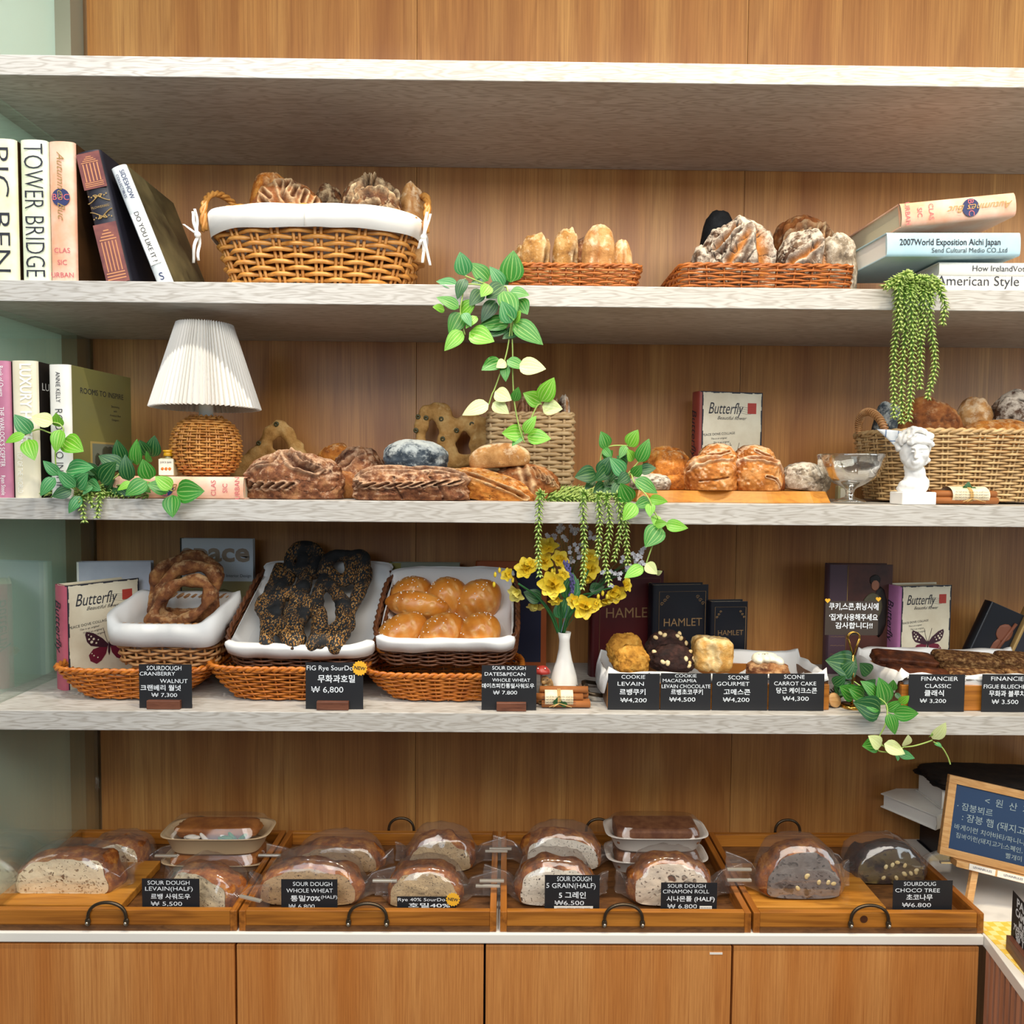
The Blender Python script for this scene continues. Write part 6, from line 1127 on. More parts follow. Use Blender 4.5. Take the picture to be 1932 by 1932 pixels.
# ---- financier tray
t, hw = wtray('wooden tray of dark financiers cut off by the right edge', 1700, 2030, .03, .2, .05, (M_tray, M_trayd), 'crumpled white paper lining the financier tray', 43)
def fina(label, x0, x1, y0, Y, mat, rz, seed, zb, h_=.026):
    a, b = at(x0, y0, Y), at(x1, y0, Y); o = loaf('financier', (b.x - a.x, .05, h_), mat, ((a.x + b.x) / 2, Y, zb), (.25, .06, rz), None, seed=seed, pw=7, flat=.95, lump=.03, sub=5, rough=.02); return tag(o, label, 'financier', None)
zb = at(1750, 1270, .1).z - .01
M_nutc = crust('nut_topping', '2f160d', '6a4422', 'b08a5a', 0, 'b08a5a', '2f160d', 130, .7)
fina('plain brown financier bar at the back left of its tray', 1648, 1760, 1222, .16, 'fin', -.1, 1, zb + .01)
fina('plain brown financier bar in front at the left of its tray', 1676, 1790, 1246, .1, 'fin', -.12, 2, zb - .008)
fina('nut covered financier bar at the back middle of its tray', 1762, 1884, 1226, .16, M_nutc, -.06, 3, zb + .01)
fina('nut covered financier bar in front at the middle of its tray', 1784, 1900, 1252, .1, M_nutc, -.06, 4, zb - .008)
fina('nut covered financier bar at the back right by the picture edge', 1880, 1985, 1236, .16, M_nutc, -.02, 5, zb + .008)
fina('nut covered financier bar in front at the right by the picture edge', 1890, 1990, 1256, .1, M_nutc, -.02, 6, zb - .008)
# ---- tongs notice on a brass stand
p = at(1607, 1325, .05); M_brass = plain('brass', 'd0a350', .22, 1.); t = thing('notice_stand', 'brass ring stand holding a dark notice with white Korean writing', 'sign', (p.x, .05, B4)); hr = at(1607, 1236, .05).z - Z4T; h0 = at(1607, 1212, .05).z - Z4T; u = msz(1, .05)
MB().lathe([(.0005, 0), (21 * u, 0), (21 * u, .004), (19 * u, .006), (.0005, .0065)], 32).obj('stand_foot', M_brass, t); m = MB(); m.tube([(0, 0, .005), (0, 0, hr)], .0024, 10); m.obj('pole', M_brass, t)
m = MB(); R_ = 11.5 * u; zc = h0 + R_ * .7
for yy in (-.0022, .0022): m.tube([(0, yy * .3, hr - .002), (-R_ * .92, yy, zc - R_ * .2)] + [(R_ * math.cos(a), yy, zc + R_ * math.sin(a)) for a in np.linspace(PI * 1.06, -PI * .06, 20)] + [(R_ * .92, yy, zc - R_ * .2), (0, yy * .3, hr - .002)], .0011, 6)
m.obj('ring_clip', M_brass, t)
card('dark notice with white Korean writing and yellow hearts clipped in the brass stand', f46, (166, 430, 634, 732), [('쿠키,스콘,휘낭시에', 198, 632, 482, 72), ('\u2018집게\u2019사용해주세요', 200, 628, 577, 68), ('감사합니다!!', 257, 585, 650, 64)], .052, None, 0, grp='tongs notice', mat=plain('dark_taupe_card', '3a2f28', .6))
n_ = bpy.data.objects[[o.name for o in bpy.data.objects if o.get('label', '').startswith('dark notice')][0]]; n_.name = 'notice_card'; n_['category'] = 'sign'; del n_['group']
for hx_, hy_ in ((190, 427), (630, 415)):
    c = at(*f46(hx_, hy_), .052) - n_.location; m = MB(); s_ = .0052; N = 24
    P = [(16 * math.sin(a) ** 3 / 16, (13 * math.cos(a) - 5 * math.cos(2 * a) - 2 * math.cos(3 * a) - math.cos(4 * a)) / 16) for a in np.linspace(0, 2 * PI, N, endpoint=False)]; m.add([(c.x + s_ * x, -.001, c.z + s_ * z) for x, z in P] + [(c.x + s_ * x, 0.0, c.z + s_ * z) for x, z in P], [tuple(range(N)), tuple(range(N, 2 * N))[::-1]] + [(i, (i + 1) % N, N + (i + 1) % N, N + i) for i in range(N)], 0, False); m.obj('heart_sticker', M_yel, n_)
# ---- right vine
LE = [(690, 1332, 654, 1118, 1, .0), (612, 1252, 512, 1138, 1, .01), (742, 1212, 762, 1128, 1, .02), (646, 1360, 490, 1288, 1, .0), (650, 1392, 438, 1318, 0, -.01), (700, 1382, 832, 1308, 1, .01), (762, 1402, 972, 1410, 1, -.03), (722, 1405, 782, 1582, 1, -.03), (816, 1316, 892, 1262, 2, .0), (452, 1010, 200, 950, 0, .07), (300, 1100, 420, 960, 0, .06), (502, 1262, 388, 1196, 1, .02), (430, 1260, 310, 1180, 1, .03), (560, 1060, 480, 980, 0, .08), (622, 1680, 505, 1690, 1), (652, 1692, 563, 1612, 3), (680, 1672, 858, 1752, 3, -.035), (862, 1690, 892, 1603, 3, -.035), (800, 1745, 942, 1795, 4, -.02), (785, 1760, 800, 1815, 4, -.02), (1100, 1630, 1218, 1505, 3), (1072, 1612, 1105, 1592, 2), (1120, 1660, 1180, 1700, 4), (240, 1160, 340, 1090, 0, .06), (420, 1150, 300, 1240, 0, .05), (350, 1250, 260, 1150, 0, .06), (500, 1200, 600, 1120, 0, .04), (560, 1290, 470, 1220, 0, .03), (780, 1230, 830, 1290, 0, .02)]
tv = vine('vine between the two trays, its pale leafed shoot hanging over the edge', 'trailing_vine', (1665, 1325, .02), f46, LE, [[(420, 1130, .06), (560, 1230, .04), (700, 1330, .02), (692, 1500, 0), (640, 1612, 0), (660, 1680, 0), (622, 1700, 0), (640, 1735, 0), (720, 1745, 0)], [(850, 1700, 0), (940, 1690, 0), (1040, 1662, 0), (1100, 1640, 0)], [(660, 1680, 0), (760, 1740, 0), (850, 1700, 0)], [(1110, 1655, 0), (1180, 1700, 0), (1230, 1780, 0), (1255, 1850, 0)]], -.03, 20)
o = MB().lathe([(.0005, 0), (.014, 0), (.0145, .003), (.013, .005), (.0005, .0052)], 24).obj('wood_slice', M_light, None, (at(1573, 1318, .05).x, .05, B4), (1.2, 0, .3)); tag(o, 'thin round wood slice leaning beside the cookie tray', 'wood slice'); o.location.z += .0135
cone('dark pine cone among leaves left of the brass stand', 1577, 1290, .09, B4, .014, 2)
# ================================================================ counter
ZT = ZC + .0006
def ctray(label, x0, x1, k):
    a, b = at(x0, 1740, .006).x, at(x1, 1740, .006).x; D = .33; H = at(1200, 1724, .001).z - ZT; hw = (b - a) / 2 - .0006; q = .013; t = thing('bread_tray', label, 'tray', ((a + b) / 2, .006, ZT), 'wooden bread trays on the counter')
    MB().box(-hw + q, hw - q, .001, q, .011, H).obj('front_rail', M_tray, t, None, None, .0012); MB().box(-hw + q, hw - q, D - q, D, .011, H).obj('back_rail', M_tray, t, None, None, .0012)
    for s in (-1, 1): MB().box(min(s * hw, s * (hw - q)), max(s * hw, s * (hw - q)), 0, D, 0.0, H).obj('side_rail', M_trayy, t, None, None, .0012)
    MB().box(-hw + q, hw - q, .0, D, .0, .0108).obj('tray_base', M_trayd, t)
    xm = (at(k, 1720, 0).x - (a + b) / 2); thandle(t, xm, .024, .037, .034, -.003); thandle(t, (at({200: 378, 693: 757, 1177: 1130, 1643: 1487}[k], 1530, .34).x - (a + b) / 2), .036, .03, .033, D + .0045, 'x', False)
    return t
ctray('leftmost wooden bread tray with levain halves and a salad box stack', -34, 447, 200)
ctray('second wooden bread tray from the left with whole wheat and rye halves', 450, 937, 693)
ctray('third wooden bread tray from the left with grain and cinnamon halves', 943, 1418, 1177)
tr4 = ctray('rightmost wooden bread tray with dark chocolate halves and a front knot', 1421, 1857, 1643)
m = MB(); m.disc((at(1633, 1738, 0).x - tr4.location.x, .0003, at(1633, 1738, 0).z - ZT), .0075, 16); m.disc((at(1633, 1738, 0).x - tr4.location.x, .0002, at(1633, 1738, 0).z - ZT), .0045, 12); m.obj('wood_knot', plain('knot_brown', '4a2610', .5), tr4)
def crumbM(name, c1, c2, hole, hs=70., ht=.34, dots=None):
    t = NT(name); v = t.obco((1, 1, 1), True); n = t.noise(v, 50, 4); d = t.n('VectorMath', _operation='ADD', i0=v, i1=t.n('VectorMath', 0, _operation='SCALE', i0=t.n('TexNoise', 1, Vector=v, Scale=60.), Scale=.02))
    a = t.n('TexVoronoi', 0, Vector=d, Scale=hs * 2.2); b = t.n('TexVoronoi', 0, Vector=d, Scale=hs); ha = t.ramp(a, (.16, 1), (.26, 0)); hb = t.ramp(b, (ht * .5, 1), (ht * .72, 0))
    msk = t.ramp(t.noise(v, 22, 2), (.42, 0), (.58, 1)); hb = t.math('MULTIPLY', hb, msk); hh_ = t.math('MAXIMUM', t.math('MULTIPLY', ha, .6), hb)
    col = t.mix(hh_, t.mix(n, hx(c1), hx(c2)), hx(hole))
    return t.fin(col, .85, t.bump(t.math('SUBTRACT', n, hh_), .8, .004))
CB = dict(levain=crumbM('crumb_levain', 'ddc39a', 'ecdcbc', '8a6236'), wheat=crumbM('crumb_wheat', 'b08a5e', 'c6a57a', '5e3e22', 95, .3), rye=crumbM('crumb_rye', 'b7976c', 'cdb28a', '6e4f30', 130, .3), grain=crumbM('crumb_grain', 'd9cbb8', 'ece2d2', '4a3a32', 80, .36), cinn=crumbM('crumb_cinnamon', 'd8c0a8', 'eadbc8', '6a4026', 45, .5), choco=crumbM('crumb_choco', '5a4a42', '8d8480', '2c1c16', 40, .6), tree=crumbM('crumb_tree', '4a2c1c', '6a5a24', '2c1810', 30, .7))
def half(label, x0, x1, yt, yb, Y, crumb, cru, seed, rz=0., asym=0., D=.085, name='half_loaf', nuts=0, pw=1.):
    a, b = at(x0, yb, Y), at(x1, yt, Y); W_, H_ = b.x - a.x, (b.z - a.z) - .27 * D; t = thing(name, label, 'bread', ((a.x + b.x) / 2, Y, a.z), None, (-.06, 0, rz)); N = 56; r = random.Random(seed)
    ang = np.linspace(0, 2 * PI, N, endpoint=False); c, s = np.cos(ang), np.sin(ang); nz = fbm(np.stack([c * 2.2, s * 2.2, np.full(N, seed * 1.7)], 1), seed, 4)
    X = W_ / 2 * np.sign(c) * np.abs(c) ** .72 * (1 + .05 * nz); Zt = np.where(s > 0, H_ * (.2 + .8 * np.abs(s) ** (.95 * pw)) * (1 + .11 * nz), H_ * .2 * (1 - np.abs(s) ** .5)); Zt = Zt + asym * X
    Zt = np.maximum(Zt, 0)
    fm = MB(); rings = 9; V_ = []
    for i in range(rings):
        q = i / (rings - 1); dz = .0022 * fbm(np.stack([X * 90 * q, Zt * 90 * q, np.full(N, seed)], 1), seed, 2)
        V_ += [(X[k] * q * .955, float(dz[k]) * (q < .97) - .0005, H_ * .42 + (Zt[k] - H_ * .42) * q * .955) for k in range(N)]
    F_ = [(i * N + k, i * N + (k + 1) % N, (i + 1) * N + (k + 1) % N, (i + 1) * N + k) for i in range(rings - 1) for k in range(N)]
    fm.add(V_, F_).obj('crumb_face', CB[crumb], t)
    V_ = []; g = []; K = 14
    for i in range(K):
        q = i / (K - 1); sc2 = (.955, 1.0)[min(i, 1)] if i < 2 else math.sqrt(max(0., 1 - ((q - .1) / .9) ** 4)) * (1 + .1 * math.sin(PI * min(1, q * 1.2))); y = (0, .003)[i] if i < 2 else .003 + D * q
        nn = .05 * fbm(np.stack([X * 30, np.full(N, y * 40 + seed), Zt * 30], 1), seed + 3, 3) * (1 if i > 1 else .15)
        for k in range(N): e = sc2 * (1 + float(nn[k])); V_.append((X[k] * e, y, max(0., H_ * .3 * (1 - sc2) * .6 + Zt[k] * e))); g.append(0)
    F_ = [(i * N + k, i * N + (k + 1) % N, (i + 1) * N + (k + 1) % N, (i + 1) * N + k) for i in range(K - 1) for k in range(N)]
    o = MB().add(V_, F_).obj('crust', CR[cru], t); attr(o.data, 'score', g); attr(o.data, 'crack', g)
    for k in range(nuts):
        aa = r.uniform(.3, 2.8); q = r.uniform(.2, .85); m = MB(); m.ell((W_ / 2 * math.cos(aa) * q, -.001, H_ * .1 + H_ * .75 * math.sin(aa) * q), (.0058, .002, .0042), 2, Matrix.Rotation(r.uniform(0, 3), 3, 'Y')); m.obj('almond', bpy.data.materials.get('almond') or paperM('almond', 'f0dca8', 'dcbd7a', 30), t)
    return t, W_, H_
def bag(label, t, W_, H_, side=1, D=.075, seed=0, ext=.055, tie=True):
    """thin cellophane pulled round a half loaf, its open end gathered out to one side"""
    r = random.Random(seed); N = 40; M_ = 26
    def g(u, v):
        x = -W_ / 2 - .018 - (ext if side < 0 else .014) + (W_ + .036 + ext + .014) * v; q = x / (W_ / 2 + .008); inside = max(0., 1 - max(0, abs(q) - .0) ** 6) if abs(q) < 1 else 0.
        # section: from the loaf's arch to a flat flared sheet
        a = 2 * PI * u; arch = (H_ * 1.12) * (.22 + .86 * math.sqrt(max(0, 1 - min(1, abs(q)) ** 2.6)))
        fl = min(1., max(0., (abs(q) - .82) / .35)); hh_ = arch * (1 - fl) + (H_ * (.5 + .35 * max(0, abs(q) - 1))) * fl; dd = (D + .012) * (1 - fl * .93)
        y = D * .42 - dd / 2 * math.cos(a) * (1 if math.cos(a) < 0 else 1); z = hh_ * (.5 + .5 * max(-1, min(1, 1.25 * math.sin(a)))) + fl * H_ * .12
        return (x, y - .001, z)
    mb = MB(); V_ = [g(i / N, j / (M_ - 1)) for j in range(M_) for i in range(N)]; P = np.array(V_); d = .0045 * (np.abs(fbm(P * 55, seed, 2)) - .4) + .002 * vnoise(P * 130, seed + 4); c = P.mean(0); dr = P - c; dr /= np.linalg.norm(dr, axis=1)[:, None] + 1e-9; P = P + dr * d[:, None]; P[:, 2] = np.maximum(P[:, 2], .0004)
    F_ = [(j * N + i, j * N + (i + 1) % N, (j + 1) * N + (i + 1) % N, (j + 1) * N + i) for j in range(M_ - 1) for i in range(N)]
    o = mb.add(P.tolist(), F_, 0, True).obj('cellophane_bag', M_bag, None, t.location, t.rotation_euler); tag(o, label, 'bag')
    m = MB(); m.box(-W_ / 2 - .01, W_ / 2 + .01, -.009, -.0084, H_ * .42, H_ * .43); m.obj('bag_seam', M_clear, o)
    if tie:
        xx = side * (W_ / 2 + ext * .55); m = MB(); m.bbox(min(xx, xx + side * .05), max(xx, xx + side * .05), -.004, .003, H_ * .62, H_ * .62 + .005, .001); m.obj('twist_tie', bpy.data.materials.get('silver_tie') or plain('silver_tie', 'd8d2c4', .25, .6), o)
    return o
g1 = zf(0, 1490, 3.715); g2 = zf(440, 1490, 3.715); g3 = zf(930, 1490, 3.864); g4 = zf(1330, 1490, 3.645)
def HB(f, lab, bx, Y, crumb, cru, seed, side, **k):
    (x0, y0), (x1, y1) = f(bx[0], bx[1]), f(bx[2], bx[3]); t, W_, H_ = half(lab + ' in a clear bag', x0, x1, y0, y1, Y, crumb, cru, seed, **k); bag('clear bag around the ' + lab, t, W_, H_, side, .085, seed); return t
def block(label, f, bx, Y0, D, h_=.018):
    (x0, _), (x1, _) = f(bx[0], 0), f(bx[1], 0); a, b = at(x0, 1700, Y0).x, at(x1, 1700, Y0).x; m = MB(); m.bbox(-(b - a) / 2, (b - a) / 2, 0, D, 0, h_, .002); o = m.obj('wood_block', M_board, None, ((a + b) / 2, Y0, ZT + .0114)); tag(o, label, 'board')
block('wooden block under the front levain half at the far left', g1, (-60, 850), .045, .17); block('wooden block under the front chocolate half at the right', g4, (335, 1250), .045, .17)
HB(g1, 'large pale levain half at the far left front', (100, 410, 770, 745), .083, 'levain', 'bake', 1, -1)
HB(g1, 'levain half behind the far left one', (560, 330, 985, 647 - 62), .205, 'levain', 'bake', 2, 1)
HB(g1, 'levain half cut open behind the levain price card', (1090, 512, 1640, 835), .07, 'levain', 'bake', 3, 1, rz=-.35)
HB(g2, 'whole wheat half behind its price card', (190, 470, 870, 815), .07, 'wheat', 'bake', 4, 1)
HB(g2, 'wide whole wheat half at the back of the second tray', (430, 330, 1010, 590), .205, 'wheat', 'bake', 5, -1)
HB(g2, 'round topped rye half with smooth crust at the front', (1090, 520, 1595, 828), .07, 'rye', 'bake', 6, 1)
HB(g2, 'greyish rye half at the back right of the second tray', (1225, 285, 1670, 575), .205, 'rye', 'bake', 7, 1)
HB(g3, 'seeded grain half behind its price card', (188, 495, 740, 850), .07, 'grain', 'bake', 8, -1)
HB(g3, 'pale grain half at the back of the third tray', (235, 280, 785, 590), .205, 'grain', 'bake', 9, -1)
HB(g3, 'cinnamon swirl half behind its price card', (1025, 480, 1605, 850), .07, 'cinn', 'bake', 10, 1)
HB(g4, 'nutty chocolate half in front on the wooden block', (420, 370, 955, 755), .068, 'choco', 'bake', 11, -1, nuts=6)
HB(g4, 'dark nutty chocolate half at the back right of the last tray', (1030, 350, 1530, 650), .156, 'tree', 'choc', 12, 1, nuts=11)
# salad boxes
M_pulp = plain('beige_pulp', 'd2b48c', .7); M_pulpw = plain('white_pulp', 'e2d8cc', .6); M_toast = paperM('toast', 'b5702f', '8a4d1d', 30, .7); M_leafy = paperM('lettuce', '3f7a2c', '2a5a20', 60, .6); M_meat = paperM('brown_filling', '6a3d26', '8a5a3a', 50, .7)
def rrect(a, b, n, K): x, y, _, _ = outline(a, b, n, K); return list(zip(x, y))
def box(label, x0, x1, yr, ybase, ytop, Y, pulp, fill, seed, zb=None):
    a, b = at(x0, yr, Y), at(x1, yr, Y); hw = (b.x - a.x) / 2; zr = a.z; z0 = at(x0, ybase, Y).z if zb is None else zb; z1 = zr + .019 if zb else at(x0, ytop, Y).z; hd_ = .054
    t = thing('salad_box', label, 'food box', ((a.x + b.x) / 2, Y + .045, z0)); h_ = zr - z0; K = 64
    def loft(rows):
        m = MB(); V_ = []
        for (z, ka, kb, n) in rows: V_ += [(x, y, z) for x, y in rrect(ka, kb, n, K)]
        F_ = [(i * K + k, i * K + (k + 1) % K, (i + 1) * K + (k + 1) % K, (i + 1) * K + k) for i in range(len(rows) - 1) for k in range(K)]; m.add(V_, F_); m.add([V_[k] for k in range(K)], [tuple(range(K))[::-1]]); return m, V_
    m, V_ = loft([(0, hw * .78, hd_ * .74, 4), (.004, hw * .81, hd_ * .78, 4), (h_ * .9, hw * .93, hd_ * .92, 4), (h_ * .96, hw * 1., hd_, 4.5), (h_, hw * 1., hd_, 4.5), (h_ * .96, hw * .92, hd_ * .9, 4), (.008, hw * .78, hd_ * .74, 4)]); m.obj('box_base', pulp, t)
    m, V_ = loft([(h_ - .001, hw * .99, hd_ * .985, 4.5), (h_ + .003, hw * .96, hd_ * .95, 4), (z1 - z0 - .006, hw * .88, hd_ * .86, 4), (z1 - z0, hw * .83, hd_ * .8, 4)]); m2 = MB(); m2.v = m.v[:]; n = len(V_); m2.f = [f for f in m.f if len(f) == 4]; m2.m = [0] * len(m2.f); m2.sm = [True] * len(m2.f); m2.add(V_[-K:], [tuple(range(K))], 0, False); m2.obj('clear_lid', M_clear, t)
    if fill == 'salad':
        v, F, g, ck, _ = loaf_geo((hw * 1.5, hd_ * 1.3, .026), seed, .08, pw=5, flat=.9); o = MB().add(v.tolist(), F).obj('toasted_bread', M_toast, t, (0, 0, zr - z0 - .012)); r = random.Random(seed)
        for k in range(9): m = MB(); m.ell((r.uniform(-.8, .8) * hw, -hd_ * .72 + r.uniform(-.004, .006), h_ * .8 + r.uniform(0, .008)), (.014, .006, .005), 2, Matrix.Rotation(r.uniform(-1, 1), 3, 'Y')); m.obj('lettuce_leaf' if k % 2 else 'bread_piece', M_leafy if k % 2 else M_pulpw, t)
    else: MB().bbox(-hw * .8, hw * .8, -hd_ * .72, hd_ * .72, h_ * .4, h_ + .012, .006).obj('toasted_bread', M_toast if fill == 'toast' else M_meat, t)
    return z1
zt = box('lower beige food box under the salad sandwich box', *[q for q in (g1(1100, 0)[0], g1(1865, 0)[0])], g1(0, 520)[1], g1(0, 640)[1], g1(0, 462)[1], .2, M_pulp, 'toast', 2)
box('upper beige food box with toasted salad sandwich under a clear lid', g1(1095, 0)[0], g1(1868, 0)[0], g1(0, 335)[1], g1(0, 455)[1], g1(0, 168)[1], .2, M_pulp, 'salad', 3, zt + .0005)
zt = box('lower white food box under the brown bread box', g3(835, 0)[0], g3(1590, 0)[0], g3(0, 520)[1], g3(0, 640)[1], g3(0, 462)[1], .2, M_pulpw, 'meat', 4)
box('upper white food box with a brown square bread under a clear lid', g3(830, 0)[0], g3(1592, 0)[0], g3(0, 345)[1], g3(0, 460)[1], g3(0, 172)[1], .2, M_pulpw, 'meat', 5, zt + .0005)
CT = .026
def cc_(*a, **k): return card(*a, **k)
card('black price card lettered Sour Dough Levain half on the first tray', g1, (992, 618, 1402, 880), [('SOUR DOUGH', 1033, 1333, 648, 38), ('LEVAIN(HALF)', 1015, 1355, 692, 38), ('르뱅 사워도우', 1055, 1337, 750, 46), ('₩ 5,500', 1055, 1278, 803, 38)], CT, ZT + .0118, -.0)
card('black price card lettered Sour Dough Whole Wheat half on the second tray', g2, (332, 622, 735, 880), [('SOUR DOUGH', 417, 698, 657, 38), ('WHOLE WHEAT', 370, 703, 706, 38), ('통밀70%', 400, 612, 765, 50), ('(HALF)', 618, 733, 752, 30), ('₩ 6.800', 385, 572, 822, 38)], CT, ZT + .0118)
card('low black price card lettered Rye with a yellow badge on the second tray', g2, (1143, 745, 1567, 900), [('Rye 40% SourDo', 1150, 1490, 768, 30), ('호밀40%', 1225, 1525, 812, 40)], CT, ZT + .0118, 0, None, (1545, 763, 52))
card('black price card lettered Sour Dough Grain half on the third tray', g3, (372, 615, 783, 905), [('SOUR DOUGH', 463, 722, 645, 46), ('5 GRAIN(HALF)', 383, 752, 697, 48), ('5 그레인', 478, 680, 772, 58), ('₩6.500', 447, 667, 830, 42)], CT, ZT + .0118, 0, None, None, (443, 853, 735, 880))
card('black price card lettered Sour Dough Cinamon Roll on the third tray', g3, (1218, 672, 1640, 910), [('SOUR DOUGH', 1268, 1553, 698, 36), ('CINAMON ROLL', 1232, 1580, 740, 36), ('시나몬롤 (HALF)', 1260, 1622, 798, 48), ('₩ 6.800', 1268, 1490, 855, 40)], CT, ZT + .0118, 0, None, None, (1510, 850, 1602, 874))
card('black price card lettered Choco Tree on the last tray', g4, (1285, 617, 1708, 870), [('SOURDOUG', 1360, 1588, 643, 36), ('CHOCO TREE', 1300, 1617, 690, 36), ('초코나무', 1380, 1567, 742, 50), ('₩6.800', 1352, 1558, 797, 38)], CT, ZT + .0118)
# ---- right: side counter running toward the viewer
XS = XR + .0012
def onZ(px, py, z):
    d = at(px, py, 1.) - CAM; return CAM + d * ((z - CAM.z) / d.z)
e0 = Vector((XS, -.002, ZC)); e1 = onZ(1932, 1866, ZC); dr = Vector((e1.x - e0.x, e1.y - e0.y, 0)).normalized(); e2 = e0 + dr * .62
m = MB(); V_ = [(XS, YW - .001, 0), (XS, 0, 0), (e2.x, e2.y, 0), (1.9, e2.y, 0), (1.9, YW - .001, 0)]; n = 5; T_ = ZC - ZCB + .004
m.add([(x, y, -T_) for x, y, z in V_] + V_, [tuple(range(n)), tuple(range(n, 2 * n))[::-1]] + [(i, n + i, n + (i + 1) % n, (i + 1) % n) for i in range(n)], 0, False)
o = m.obj('side_countertop', M_white, None, (0, 0, ZC), None, .0015); tag(o, 'white countertop running toward the viewer at the right edge', 'countertop')
t = thing('side_counter', 'side counter with vertical walnut slats at the right edge', 'counter', (e0.x, e0.y, ZFL)); nr = Vector((dr.y, -dr.x, 0)); nr = nr if nr.x < 0 else -nr
M_slat = wood('slat_wood', 'bb8468', 'c99276', '9a6850', (30, 30, 2), 16, 5, .5); Hs = ZCB - .0045 - ZFL
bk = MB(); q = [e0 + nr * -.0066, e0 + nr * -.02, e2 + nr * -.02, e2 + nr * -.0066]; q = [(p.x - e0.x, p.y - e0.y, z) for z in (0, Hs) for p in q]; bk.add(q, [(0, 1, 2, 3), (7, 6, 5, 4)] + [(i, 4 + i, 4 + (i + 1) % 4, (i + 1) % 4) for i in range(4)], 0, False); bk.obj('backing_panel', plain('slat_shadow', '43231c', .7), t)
for k in range(30):
    a = .004 + k * .0205; p0 = nr * -.0005 + dr * a; p1 = p0 + dr * .0125; p2 = p1 - nr * .006; p3 = p0 - nr * .006; m = MB(); m.add([(p.x, p.y, z) for z in (0, Hs) for p in (p0, p1, p2, p3)], [(0, 1, 2, 3), (7, 6, 5, 4)] + [(i, 4 + i, 4 + (i + 1) % 4, (i + 1) % 4) for i in range(4)], 0, False); m.obj('slat', M_slat, t)
c = onZ(1800, 1725, ZC); m = MB(); tY = NT('yellow_check'); v_ = tY.obco((1, 1, 1), False); ck = tY.n('TexChecker', 0, Vector=v_, Scale=70.); 
pa, pb, pc, pd = onZ(1790, 1716, ZC), onZ(1960, 1716, ZC), onZ(1990, 1800, ZC), onZ(1858, 1742, ZC)
pa = Vector((XS + .006, pa.y, 0)); m.add([(XS + .004, .0, .0008), (XS + .02 + dr.x * .13, dr.y * .13 + .0, .0008), (XS + .4, dr.y * .13, .0008), (XS + .4, .045, .0008), (XS + .004, .045, .0008)], [(0, 1, 2, 3, 4)], 0, False)
o = m.obj('checked_cloth', tY.fin(tY.mix(ck, hx('f4c21a'), hx('fbe9a0')), .8), None, (0, 0, ZC), None, 0, .001); tag(o, 'yellow and white checked cloth lying on the side counter', 'cloth')
# slanted card in a wood holder on the side counter
pc = onZ(1912, 1796, ZC); az = math.atan2(dr.y, dr.x)
t = thing('price_card', 'black price card standing slantwise at the right edge of the picture', 'price card', (pc.x, pc.y, ZC + .0006), 'black price cards', (0, 0, az)); W_ = .1
MB().box(-.012, W_, 0, .0009, 0, .112).obj('card_sheet', M_card, t); m = MB(); m.bbox(-.006, W_ - .01, -.011, -.0003, 0, .028, .001); m.bbox(-.006, W_ - .01, .0012, .012, 0, .028, .001); m.obj('card_holder', M_walnut, t)
letters([('PAIN', .022, .03, .099, dict(bold=.03)), ('CAMEMBERT', .02, .046, .08, dict(bold=.03, w=.085)), ('MUSHROOM', .017, .052, .063, dict(bold=.03, w=.07)), ('까망베르 머쉬룸', .02, .042, .046, dict(bold=.03, w=.088)), ('₩ 11.000', .018, .042, .033, dict(bold=.03, w=.07))], M_chalk, t, Matrix.Translation((0, -.0006, 0)))
# chalkboard on an easel
Y = .12; a = at(1795, 1570, Y); u = msz(1, Y)
t = thing('chalkboard', 'small wood framed blue chalkboard on an easel at the right edge', 'chalkboard', (at(1772, 1625, Y).x, Y, ZC + .0006), None, (0, 0, 0)); hb_ = at(1772, 1612, Y).z - ZC; tiltR = Matrix.Rotation(-.2, 4, 'X'); Wb, Hb2 = .34, .165; roll = .17
BMx = Matrix.Translation((.0, 0, hb_)) @ Matrix.Rotation(-.16, 4, 'Z') @ tiltR @ Matrix.Rotation(roll, 4, 'Y')
def bp(name, mb, m, bev=0):
    o = mb.obj(name, m, t, None, None, bev); o.matrix_local = BMx; return o
q = .016
bp('board_panel', MB().box(q, Wb - q, .004, .009, q, Hb2 - q), plain('blue_slate', '1f3d63', .6))
for n_, bx in (('frame_rail', (0, Wb, 0, q)), ('frame_rail', (0, Wb, Hb2 - q, Hb2)), ('frame_stile', (0, q, q, Hb2 - q)), ('frame_stile', (Wb - q, Wb, q, Hb2 - q))): bp(n_, MB().box(bx[0], bx[1], 0, .013, bx[2], bx[3]), M_light, .001)
bp('easel_ledge', MB().box(.028, Wb, -.016, .014, -.014, -.001), M_light, .001)
for x, w_, tx in ((.052, .05, 'LEVAINRULES'), (.106, .06, 'LEVAINRULES')):
    b_ = bp('paper_label', MB().box(x, x + w_, -.0172, -.0165, -.013, -.0005), M_white); letters([(tx, .006, x + w_ / 2, -.0065)], M_navy, b_, Matrix.Translation((0, -.0176, 0)))
Lc = [('<  원  산  지  >', .018, .13, .128, {}), ('· 잠봉뵈르', .017, .058, .105, {}), (': 잠봉 햄 (돼지고기', .018, .105, .084, {}), ('· 바게이런 치아바타/파니니', .013, .088, .062, {}), ('잠바이런(돼지고기:스페인, 아', .012, .1, .045, {}), ('빨개미 등', .012, .15, .028, {})]
o = letters(Lc, M_chalkg, t, BMx @ Matrix.Translation((0, .0036, 0)), 'chalk_lettering', .0003, 4)
bv = BMx @ Vector((.07, .0, -.012)); bl = BMx @ Vector((.2, .0, -.012))
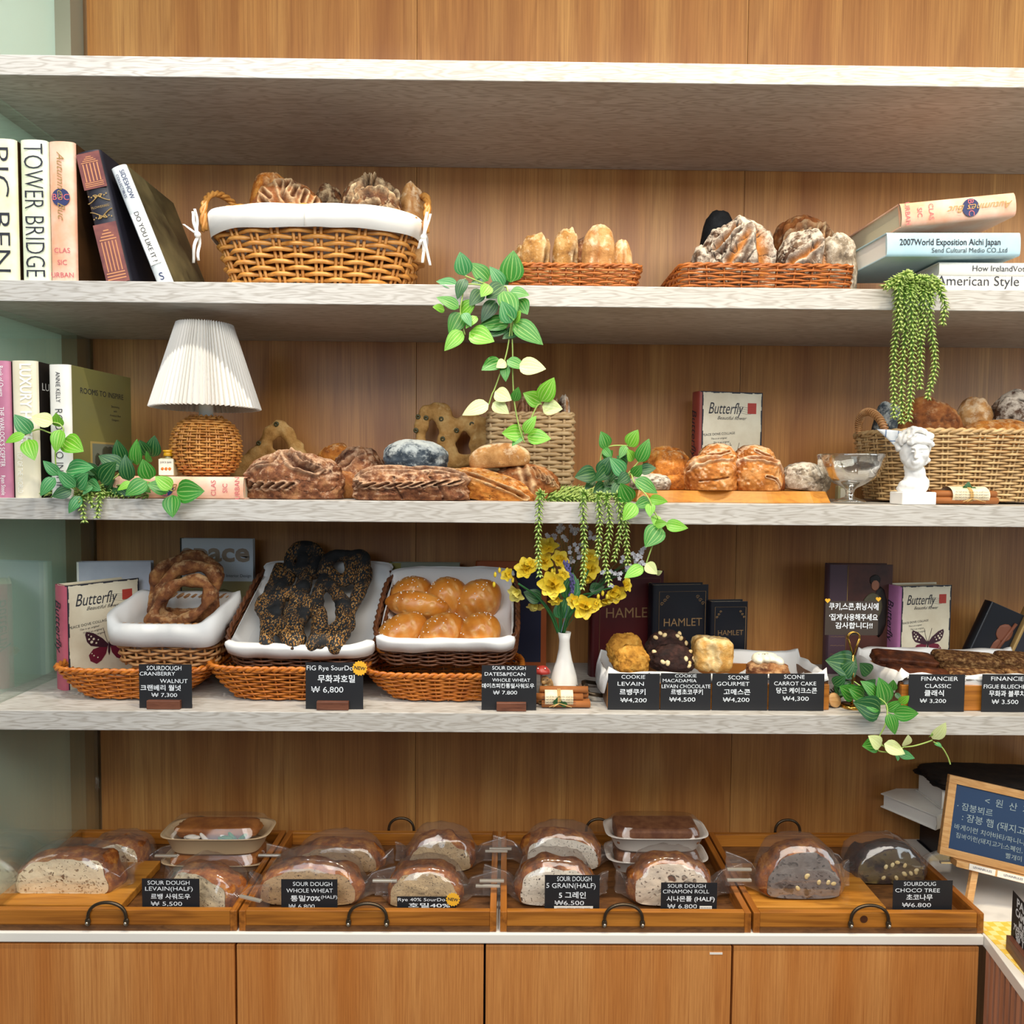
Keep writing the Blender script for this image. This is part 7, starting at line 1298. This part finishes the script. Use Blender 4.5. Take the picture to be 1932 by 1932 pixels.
for (A_, B_) in ((bv, Vector((bv.x - .032, bv.y - .03, 0))), (bl, Vector((bl.x, bl.y - .02, 0))), (BMx @ Vector((.13, .012, .1)), Vector((.14, .13, 0)))):
    m = MB(); d_ = (A_ - B_); sx_ = Vector((.007, 0, 0)); sy_ = Vector((0, .004, 0)); m.add([tuple(P + a_ * sx_ + b_ * sy_) for P in (B_, A_) for a_, b_ in ((-1, -1), (1, -1), (1, 1), (-1, 1))], [(0, 1, 2, 3), (7, 6, 5, 4)] + [(i, 4 + i, 4 + (i + 1) % 4, (i + 1) % 4) for i in range(4)], 0, False); m.obj('easel_leg', M_light, t)
# books behind the chalkboard
yb = .3
p = at(1765, 1600, yb); T1 = at(1780, 1545, yb).z - ZC
m0 = lambda x, z, T, rz: Matrix.Translation((x, yb, z + T)) @ Matrix.Rotation(rz, 4, 'Z') @ Matrix(((0, 0, 1, 0), (1, 0, 0, 0), (0, 1, 0, -T), (0, 0, 0, 1)))
zq = ZC + .0006
t = book('black book at the bottom of the stack behind the chalkboard', .11, .3, T1 - .002, B_ink, B_ink, Matrix.Translation((p.x, yb - .03, zq)) @ Matrix(((0, 0, 1, 0), (1, 0, 0, 0), (0, 1, 0, 0), (0, 0, 0, 1))), pages=B_ink); zq += T1 - .001
p = at(1733, 1500, yb); 
t = book('white book jutting out at an angle from the stack behind the chalkboard', .14, .25, .034, B_white, B_white, m0(at(1770, 1500, .24).x, zq, .034, .5), pages=M_pagew, round_=.0)
t.location.y -= .06; on_spine(t, [('American Style', .018, 0, .0)], M_ink); zq += .0345
t = book('thick white book under the dark felt pad in the stack behind the chalkboard', .11, .3, .05, B_white, B_white, m0(at(1765, 1450, yb).x, zq, .05, -.0), pages=M_pagew, round_=.0); zq += .0505
t.location.y -= .03
# dark furry cover on top
v, F, g, ck, _ = loaf_geo((.3, .13, .02), 5, .1, pw=6, flat=.9, sub=5); o = MB().add(v.tolist(), F).obj('dark_cover', paperM('dark_pelt', '2a1d14', '140d0a', 40, .9), None, (at(1765, 1450, yb).x + .14, yb + .015, zq)); tag(o, 'dark brown felt pad on top of the book stack behind the chalkboard', 'pad')
# notice sheet seen through the glass at the left
Yn = at(28, 1260, .0); o = MB().box(-.0006, .0, -.07, .0, -.075, .06).obj('notice_sheet', plain('kraft_sheet', 'b5964c', .5), None, (-1.0292, -.02, at(10, 1262, 0).z)); tag(o, 'kraft yellow notice sheet on the left wall behind the glass', 'notice')
letters([('menu 4.5', .008, 0, .01), ('3.0', .007, .01, -.006), ('4.2', .007, .01, -.02), ('5.0', .007, .01, -.034)], M_ink, o, Matrix(((0, -1, 0, .0004), (1, 0, 0, -.03), (0, 0, 1, 0), (0, 0, 0, 1))))
